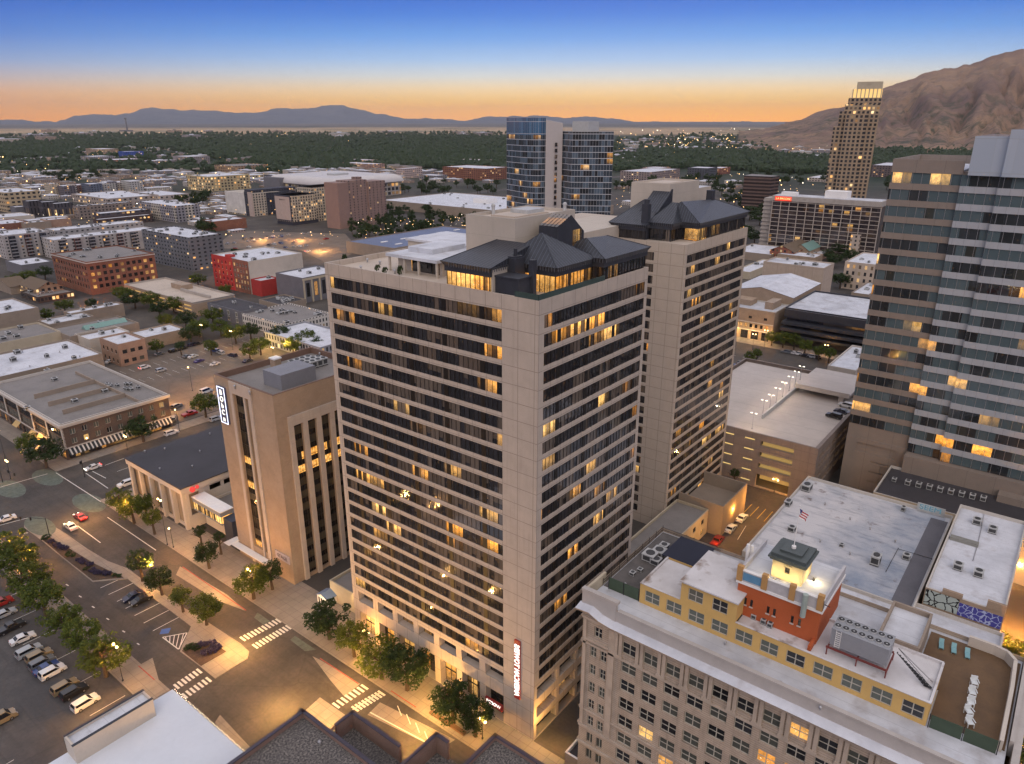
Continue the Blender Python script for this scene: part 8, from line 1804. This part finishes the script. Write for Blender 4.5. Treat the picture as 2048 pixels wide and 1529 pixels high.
# ------------------------------------------------------------------ the wooded suburbs, far houses and far lights
rgn = np.random.default_rng(5)
ico = np.array([(0,0,1),(0.894,0,0.447),(0.276,0.851,0.447),(-0.724,0.526,0.447),(-0.724,-0.526,0.447),(0.276,-0.851,0.447),(0.724,0.526,-0.447),(-0.276,0.851,-0.447),(-0.894,0,-0.447),(-0.276,-0.851,-0.447),(0.724,-0.526,-0.447)])
icf = np.array([(0,1,2),(0,2,3),(0,3,4),(0,4,5),(0,5,1),(1,6,2),(2,6,7),(2,7,3),(3,7,8),(3,8,4),(4,8,9),(4,9,5),(5,9,10),(5,10,1),(1,10,6)])
def in_poly_np(x, y, P):
    r = np.zeros(len(x), bool); j = len(P)-1
    for i in range(len(P)):
        xi,yi,xj,yj = *P[i],*P[j]
        c = ((yi > y) != (yj > y)) & (x < (xj-xi)*(y-yi)/(yj-yi+1e-9)+xi); r ^= c; j = i
    return r
def ground_np(x, y, z=0.0):
    d = _fw[None,:]+_rt[None,:]*((x-1024)/FPX)[:,None]+_up[None,:]*((764.5-y)/FPX)[:,None]; t = (z-CH)/d[:,2]; return d[:,0]*t, d[:,1]*t
def wood(P, n, r0, label_mat, holes=(), bias=1.0):
    xs = [p[0] for p in P]; ys = [p[1] for p in P]
    x = rgn.uniform(min(xs),max(xs),n); y = min(ys)+(max(ys)-min(ys))*rgn.random(n)**bias
    k = in_poly_np(x,y,P)
    for h in holes: k &= ~(in_poly_np(x,y,h) & (rgn.random(n) < 0.85))
    x,y = x[k],y[k]; gx,gy = ground_np(x,y); D = np.hypot(gx,gy)
    cl = np.array([math.sin(a*0.0123+b*0.0071)+math.sin(a*0.0047-b*0.0099+1.3) for a,b in zip(gx,gy)])
    kk = cl+rgn.normal(size=len(gx))*0.7 > -1.25; gx,gy,D = gx[kk],gy[kk],D[kk]
    return gx,gy,D
def wood_mesh(name, sets, mat, r0=5.5):
    Vs,Fs = [],[]; off = 0
    for gx,gy,D in sets:
        for a,b,d in zip(gx,gy,D):
            if d < 2600 and not free(a,b,3): continue
            r = r0*(0.7+0.7*rgn.random())*(1+d/9000); hz_ = r*(0.9+0.5*rgn.random())
            j = 1+0.28*rgn.normal(size=(11,1)); v = ico*j*np.array([r,r,hz_])+np.array([a,b,hz_*0.75]); Vs.append(v); Fs.append(icf+off); off += 11
    V = np.concatenate(Vs); F = np.concatenate(Fs); me = bpy.data.meshes.new(name); me.from_pydata(V.tolist(),[],F.tolist()); me.update(); me.materials.append(mat)
    o = bpy.data.objects.new(name,me); COL.objects.link(o); tag(o,kind='stuff'); return o
W1 = [(-60,318),(-60,273),(300,268),(600,267),(1030,266),(1030,345),(800,335),(640,345),(420,318),(330,300),(240,296),(100,318)]
W2 = [(1225,345),(1225,312),(1330,303),(1460,306),(1560,312),(1660,318),(1660,350),(1540,346),(1400,338),(1300,342)]
W3 = [(1745,345),(1745,290),(1800,283),(1930,280),(1960,330),(1850,340)]
W4 = [(-60,330),(100,318),(240,298),(420,318),(560,335),(600,350),(400,345),(200,350),(-60,352)]
W5 = [(1225,306),(1230,280),(1400,268),(1520,272),(1560,312),(1330,303)]
M['wood_leaf'] = leaf_mat('far_wood_leaves', (0.026,0.05,0.028), (0.05,0.082,0.040), (0.085,0.115,0.052))
wood_mesh('far_wood', [wood(W1,26000,5.5,None,bias=0.75), wood(W2,3600,5.5,None), wood(W3,2600,5.5,None), wood(W4,1500,5.0,None), wood(W5,900,6,None)], M['wood_leaf'])
# small far houses: one mesh per kind, individual objects
def house_mesh(wall, roofc, nm):
    b = MB(); b.box(-7,-5,0,7,5,4.2,0,skip='bt'); b.quad((-7.5,-5.5,4.1),(7.5,-5.5,4.1),(7.5,0,7.2),(-7.5,0,7.2),1); b.quad((7.5,5.5,4.1),(-7.5,5.5,4.1),(-7.5,0,7.2),(7.5,0,7.2),1); b.poly([(-7,5,4.2),(-7,-5,4.2),(-7,0,7.0)],0); b.poly([(7,-5,4.2),(7,5,4.2),(7,0,7.0)],0)
    o = b.build(nm,[wall,roofc]); me = o.data; bpy.data.objects.remove(o); return me
def shed_mesh(wall, roofc):
    b = MB(); b.box(-14,-9,0,14,9,6,0,mt=1,skip='b'); b.box(-3,-2,6,3,2,7.5,1)
    o = b.build('s',[wall,roofc]); me = o.data; bpy.data.objects.remove(o); return me
fw = [fac('fh0',(0.40,0.37,0.34),3.5,3.2,0.4,0.4,0.25), fac('fh1',(0.30,0.23,0.19),3.5,3.2,0.4,0.4,0.25), fac('fh2',(0.22,0.20,0.21),3.5,3.2,0.4,0.4,0.25)]
HS = [house_mesh(fw[0],M['white_roof'],'h'),house_mesh(fw[1],M['shingle'],'h'),house_mesh(fw[2],M['grey_roof'],'h')]
SHD = [shed_mesh(fw[0],M['white_roof']),shed_mesh(fw[2],M['white_roof']),shed_mesh(fw[1],M['grey_roof'])]
def far_scatter(P, n, meshes, name, label, cat, group, s=(0.8,1.6), clear=14):
    xs = [p[0] for p in P]; ys = [p[1] for p in P]; k = 0; tr = 0
    while k < n and tr < n*40:
        tr += 1; x,y = rgt.uniform(min(xs),max(xs)),rgt.uniform(min(ys),max(ys))
        if not inpoly(x,y,P): continue
        p = at(x,y,0); sc = rgt.uniform(*s)
        if not free(p[0],p[1],clear*sc): continue
        o = place(rgt.choice(meshes),name,None,(p[0],p[1],0),rgt.choice((0,math.pi/2)),(sc*rgt.uniform(.8,1.5),sc,sc*rgt.uniform(.8,1.3))); tag(o,label,cat,group); BOXES.append((p[0]-12*sc,p[1]-9*sc,p[0]+12*sc,p[1]+9*sc,6)); k += 1
far_scatter([(-20,322),(0,296),(330,282),(620,286),(1010,280),(1010,330),(640,338),(430,312),(240,296)],60,HS,'far_house','small house roof showing between the trees of the far wooded suburb','house','houses in the far wood')
far_scatter([(-20,345),(-20,300),(60,292),(190,292),(330,292),(430,306),(640,338),(520,345),(330,330),(140,340)],44,SHD,'far_shed','low pale roofed shed on the edge of the far wood left of the arena','shed','sheds by the viaduct',(1.0,2.2))
far_scatter([(-20,372),(-20,352),(120,348),(380,345),(380,356),(140,366)],26,SHD,'low_store','low pale roofed store between viaduct and condo row','store','stores by the viaduct',(0.9,1.6))
far_scatter([(430,350),(520,346),(690,338),(700,346),(560,362),(530,372),(480,370)],16,SHD,'low_store','low pale store between the tan grid office and the arena','store','stores by the arena',(0.8,1.4))
far_scatter([(120,440),(200,400),(330,385),(460,395),(480,470),(330,452)],46,SHD,'low_store','low flat store packed between flats, condos and the car lot','store','stores among the flats',(0.45,0.85),8)
far_scatter([(0,400),(0,362),(380,350),(560,352),(580,372),(400,385),(200,380)],60,SHD,'low_store','low pale roofed store around the mall and condo row','store','stores around the mall',(0.6,1.3),10)
far_scatter([(560,345),(700,338),(860,330),(860,352),(780,362),(620,352)],30,SHD,'low_store','low pale store behind the arena','store','stores behind the arena',(0.9,1.6),10)
far_scatter([(-20,470),(-20,395),(60,388),(160,395),(200,415),(120,440),(60,462)],16,SHD,'low_store','low flat store among the dark condo blocks and flats','store','stores by the condos',(0.5,0.9),10)
far_scatter([(390,425),(400,395),(450,385),(480,400),(440,440),(410,440)],12,SHD,'low_store','low flat store beside the cream and charcoal hotel','store','stores by the hotel',(0.5,0.8),9)
far_scatter([(780,362),(800,345),(870,340),(1012,348),(1012,366),(860,372)],16,SHD,'low_store','low store before the red brown brick block','store','stores by the red brown block',(0.7,1.2))
far_scatter([(1232,330),(1232,285),(1330,275),(1560,285),(1650,300),(1650,318),(1400,305),(1290,330)],56,SHD,'far_shed','low pale works shed in the lit plain below the hill','shed','sheds in the lit plain',(1.2,2.6))
far_scatter([(1232,420),(1235,372),(1330,372),(1500,362),(1500,378),(1300,420)],24,SHD,'low_store','low pale store behind the rear tower','store','stores behind the rear tower',(0.7,1.2),9)
far_scatter([(1760,300),(1800,285),(1920,282),(1940,320),(1800,330)],12,HS,'far_house','house roof among the trees under the hill','house','houses under the hill',(0.9,1.4))
far_scatter([(0,290),(0,265),(420,262),(1000,262),(1000,275),(400,280)],26,SHD,'far_shed','tiny far shed where the wood meets the tan fields','shed','sheds by the tan fields',(2.2,4.5))
# control tower on the far plain
ct = thing('control_tower','slim far control tower standing on the tan plain before the mountains','tower',atd(252,240,9500)[:2]+(0,)); p = atd(251,240,9500); c = MB(); zt_ = zy(237,9500); c.cyl(p[0],p[1],0,zt_-16,9,7,8); c.cyl(p[0],p[1],zt_-16,zt_,13,13,8); c.build('shaft',M['grey_wall'],ct); c = MB(); c.box(p[0]-60,p[1]-90,0,p[0]+20,p[1]+60,14); c.build('terminal',M['grey_wall'],ct)
# far lights
def dots(name, spec, col, st):
    b = MB(); rr_ = random.Random(len(name))
    for P,n,s in spec:
        xs = [p[0] for p in P]; ys = [p[1] for p in P]; k = 0
        while k < n:
            x,y = rr_.uniform(min(xs),max(xs)),rr_.uniform(min(ys),max(ys))
            if not inpoly(x,y,P): continue
            k += 1; p = at(x,y,9); D = math.hypot(p[0],p[1]); r = D/1546*s*(0.28+0.62*rr_.random()**3)
            if D < 1500 and not free(p[0],p[1],1): continue
            b.ball((p[0],p[1],9),r,0,5,3)
    o = b.build(name, glow(name+'_glow',col,st)); tag(o,kind='stuff')
Q1 = [(-10,345),(-10,262),(600,262),(1010,262),(1010,340),(500,345)]; Q2 = [(1232,315),(1235,262),(1480,255),(1560,272),(1660,290),(1660,310),(1400,306),(1300,330)]; Q3 = [(-10,470),(-10,350),(500,345),(760,345),(760,400),(430,440)]; Q4 = [(700,470),(720,440),(1010,425),(1010,450),(760,485)]; Q5 = [(1232,420),(1235,345),(1500,345),(1660,360),(1540,420)]; Q6 = [(1300,300),(1330,270),(1480,268),(1500,295),(1400,303)]; Q7=[(440,470),(600,455),(690,455),(680,475),(560,480)]
dots('street_light_dots', [(Q1,150,1.1),(Q2,170,1.0),(Q3,170,1.25),(Q4,120,1.3),(Q5,110,1.2),(Q6,90,1.15),(Q7,24,1.3)], (1.0,0.60,0.22), 4.5)
dots('white_light_dots', [(Q1,40,0.8),(Q2,70,0.9),(Q3,60,1.0),(Q6,50,1.1),(Q4,40,1.0),(Q5,50,1.0)], (1.0,0.86,0.66), 4.5)

# small vents on the nearer roofs
def vents(pxs, z, where, group, s=1.6):
    for i,(x,y) in enumerate(pxs): o = place(VENT,'roof_vent',None,at(x,y,z),0,(s,s,s)); tag(o,'small grey pipe vent standing on '+where,'vent',group)
vents(((20,720),(60,735),(120,706),(160,715),(45,705),(95,740)),11.8,'the plain white roof behind the brick store','vents on the white roofed hall')
vents(((300,960),(330,900),(400,905),(420,870),(320,940),(290,905),(385,935)),15.25,'the broad dark hall roof','vents on the dark hall roof',1.2)
vents(((460,765),(470,778),(500,790),(600,700),(640,712)),SZ-1.6,'the beige brick tower roof','vents on the beige tower roof')
vents(((1650,1010),(1700,1040),(1740,1060),(1640,1085),(1790,1085),(1700,1110)),21.35,'the puddled white roof','vents on the puddled roof',1.2)
vents(((1330,1215),(1450,1290),(1560,1370),(1640,1420),(1250,1172)),42.36,'the white roof strip behind the stone cornice','vents on the cornice roof',1.0)
vents(((700,1500),(640,1490)),15.05,'the dark gravel roof','vents on the gravel roof',1.5)
vents(((760,530),(735,525),(790,548),(722,540)),DK,'the front tower roof terrace','vents on the roof terrace',1.3)
cd_ = thing('roof_conduit','thin dark conduit with an upright frame on the puddled white roof','conduit',at(1790,1110,21.4)); c = MB()
P_ = [at(x,y,21.6) for x,y in ((1772,1143),(1796,1098),(1864,1118))]
for a,e in zip(P_[:-1],P_[1:]): c.tube(a,e,0.06,5)
for q in P_: c.tube((q[0],q[1],21.3),(q[0],q[1],21.9),0.06,5)
c.build('pipe',M['black'],cd_)
for i,(pts_,lab) in enumerate(((((1968,1028),(1962,1060),(1955,1090),(1946,1122)),'long grey cable duct running down the clean white roof'),((((1500,1150),(1560,1175),(1620,1195),(1660,1215))),'black pipe run on the elevator house roof edge'))):
    z_ = 24.95 if i==0 else 53.1; t_ = thing('roof_conduit',lab,'conduit',at(*pts_[0],z_)); c = MB()
    for a,e in zip(pts_[:-1],pts_[1:]): c.tube(at(*a,z_),at(*e,z_),0.07,5)
    c.build('pipe',M['steel'] if i==0 else M['black'],t_)
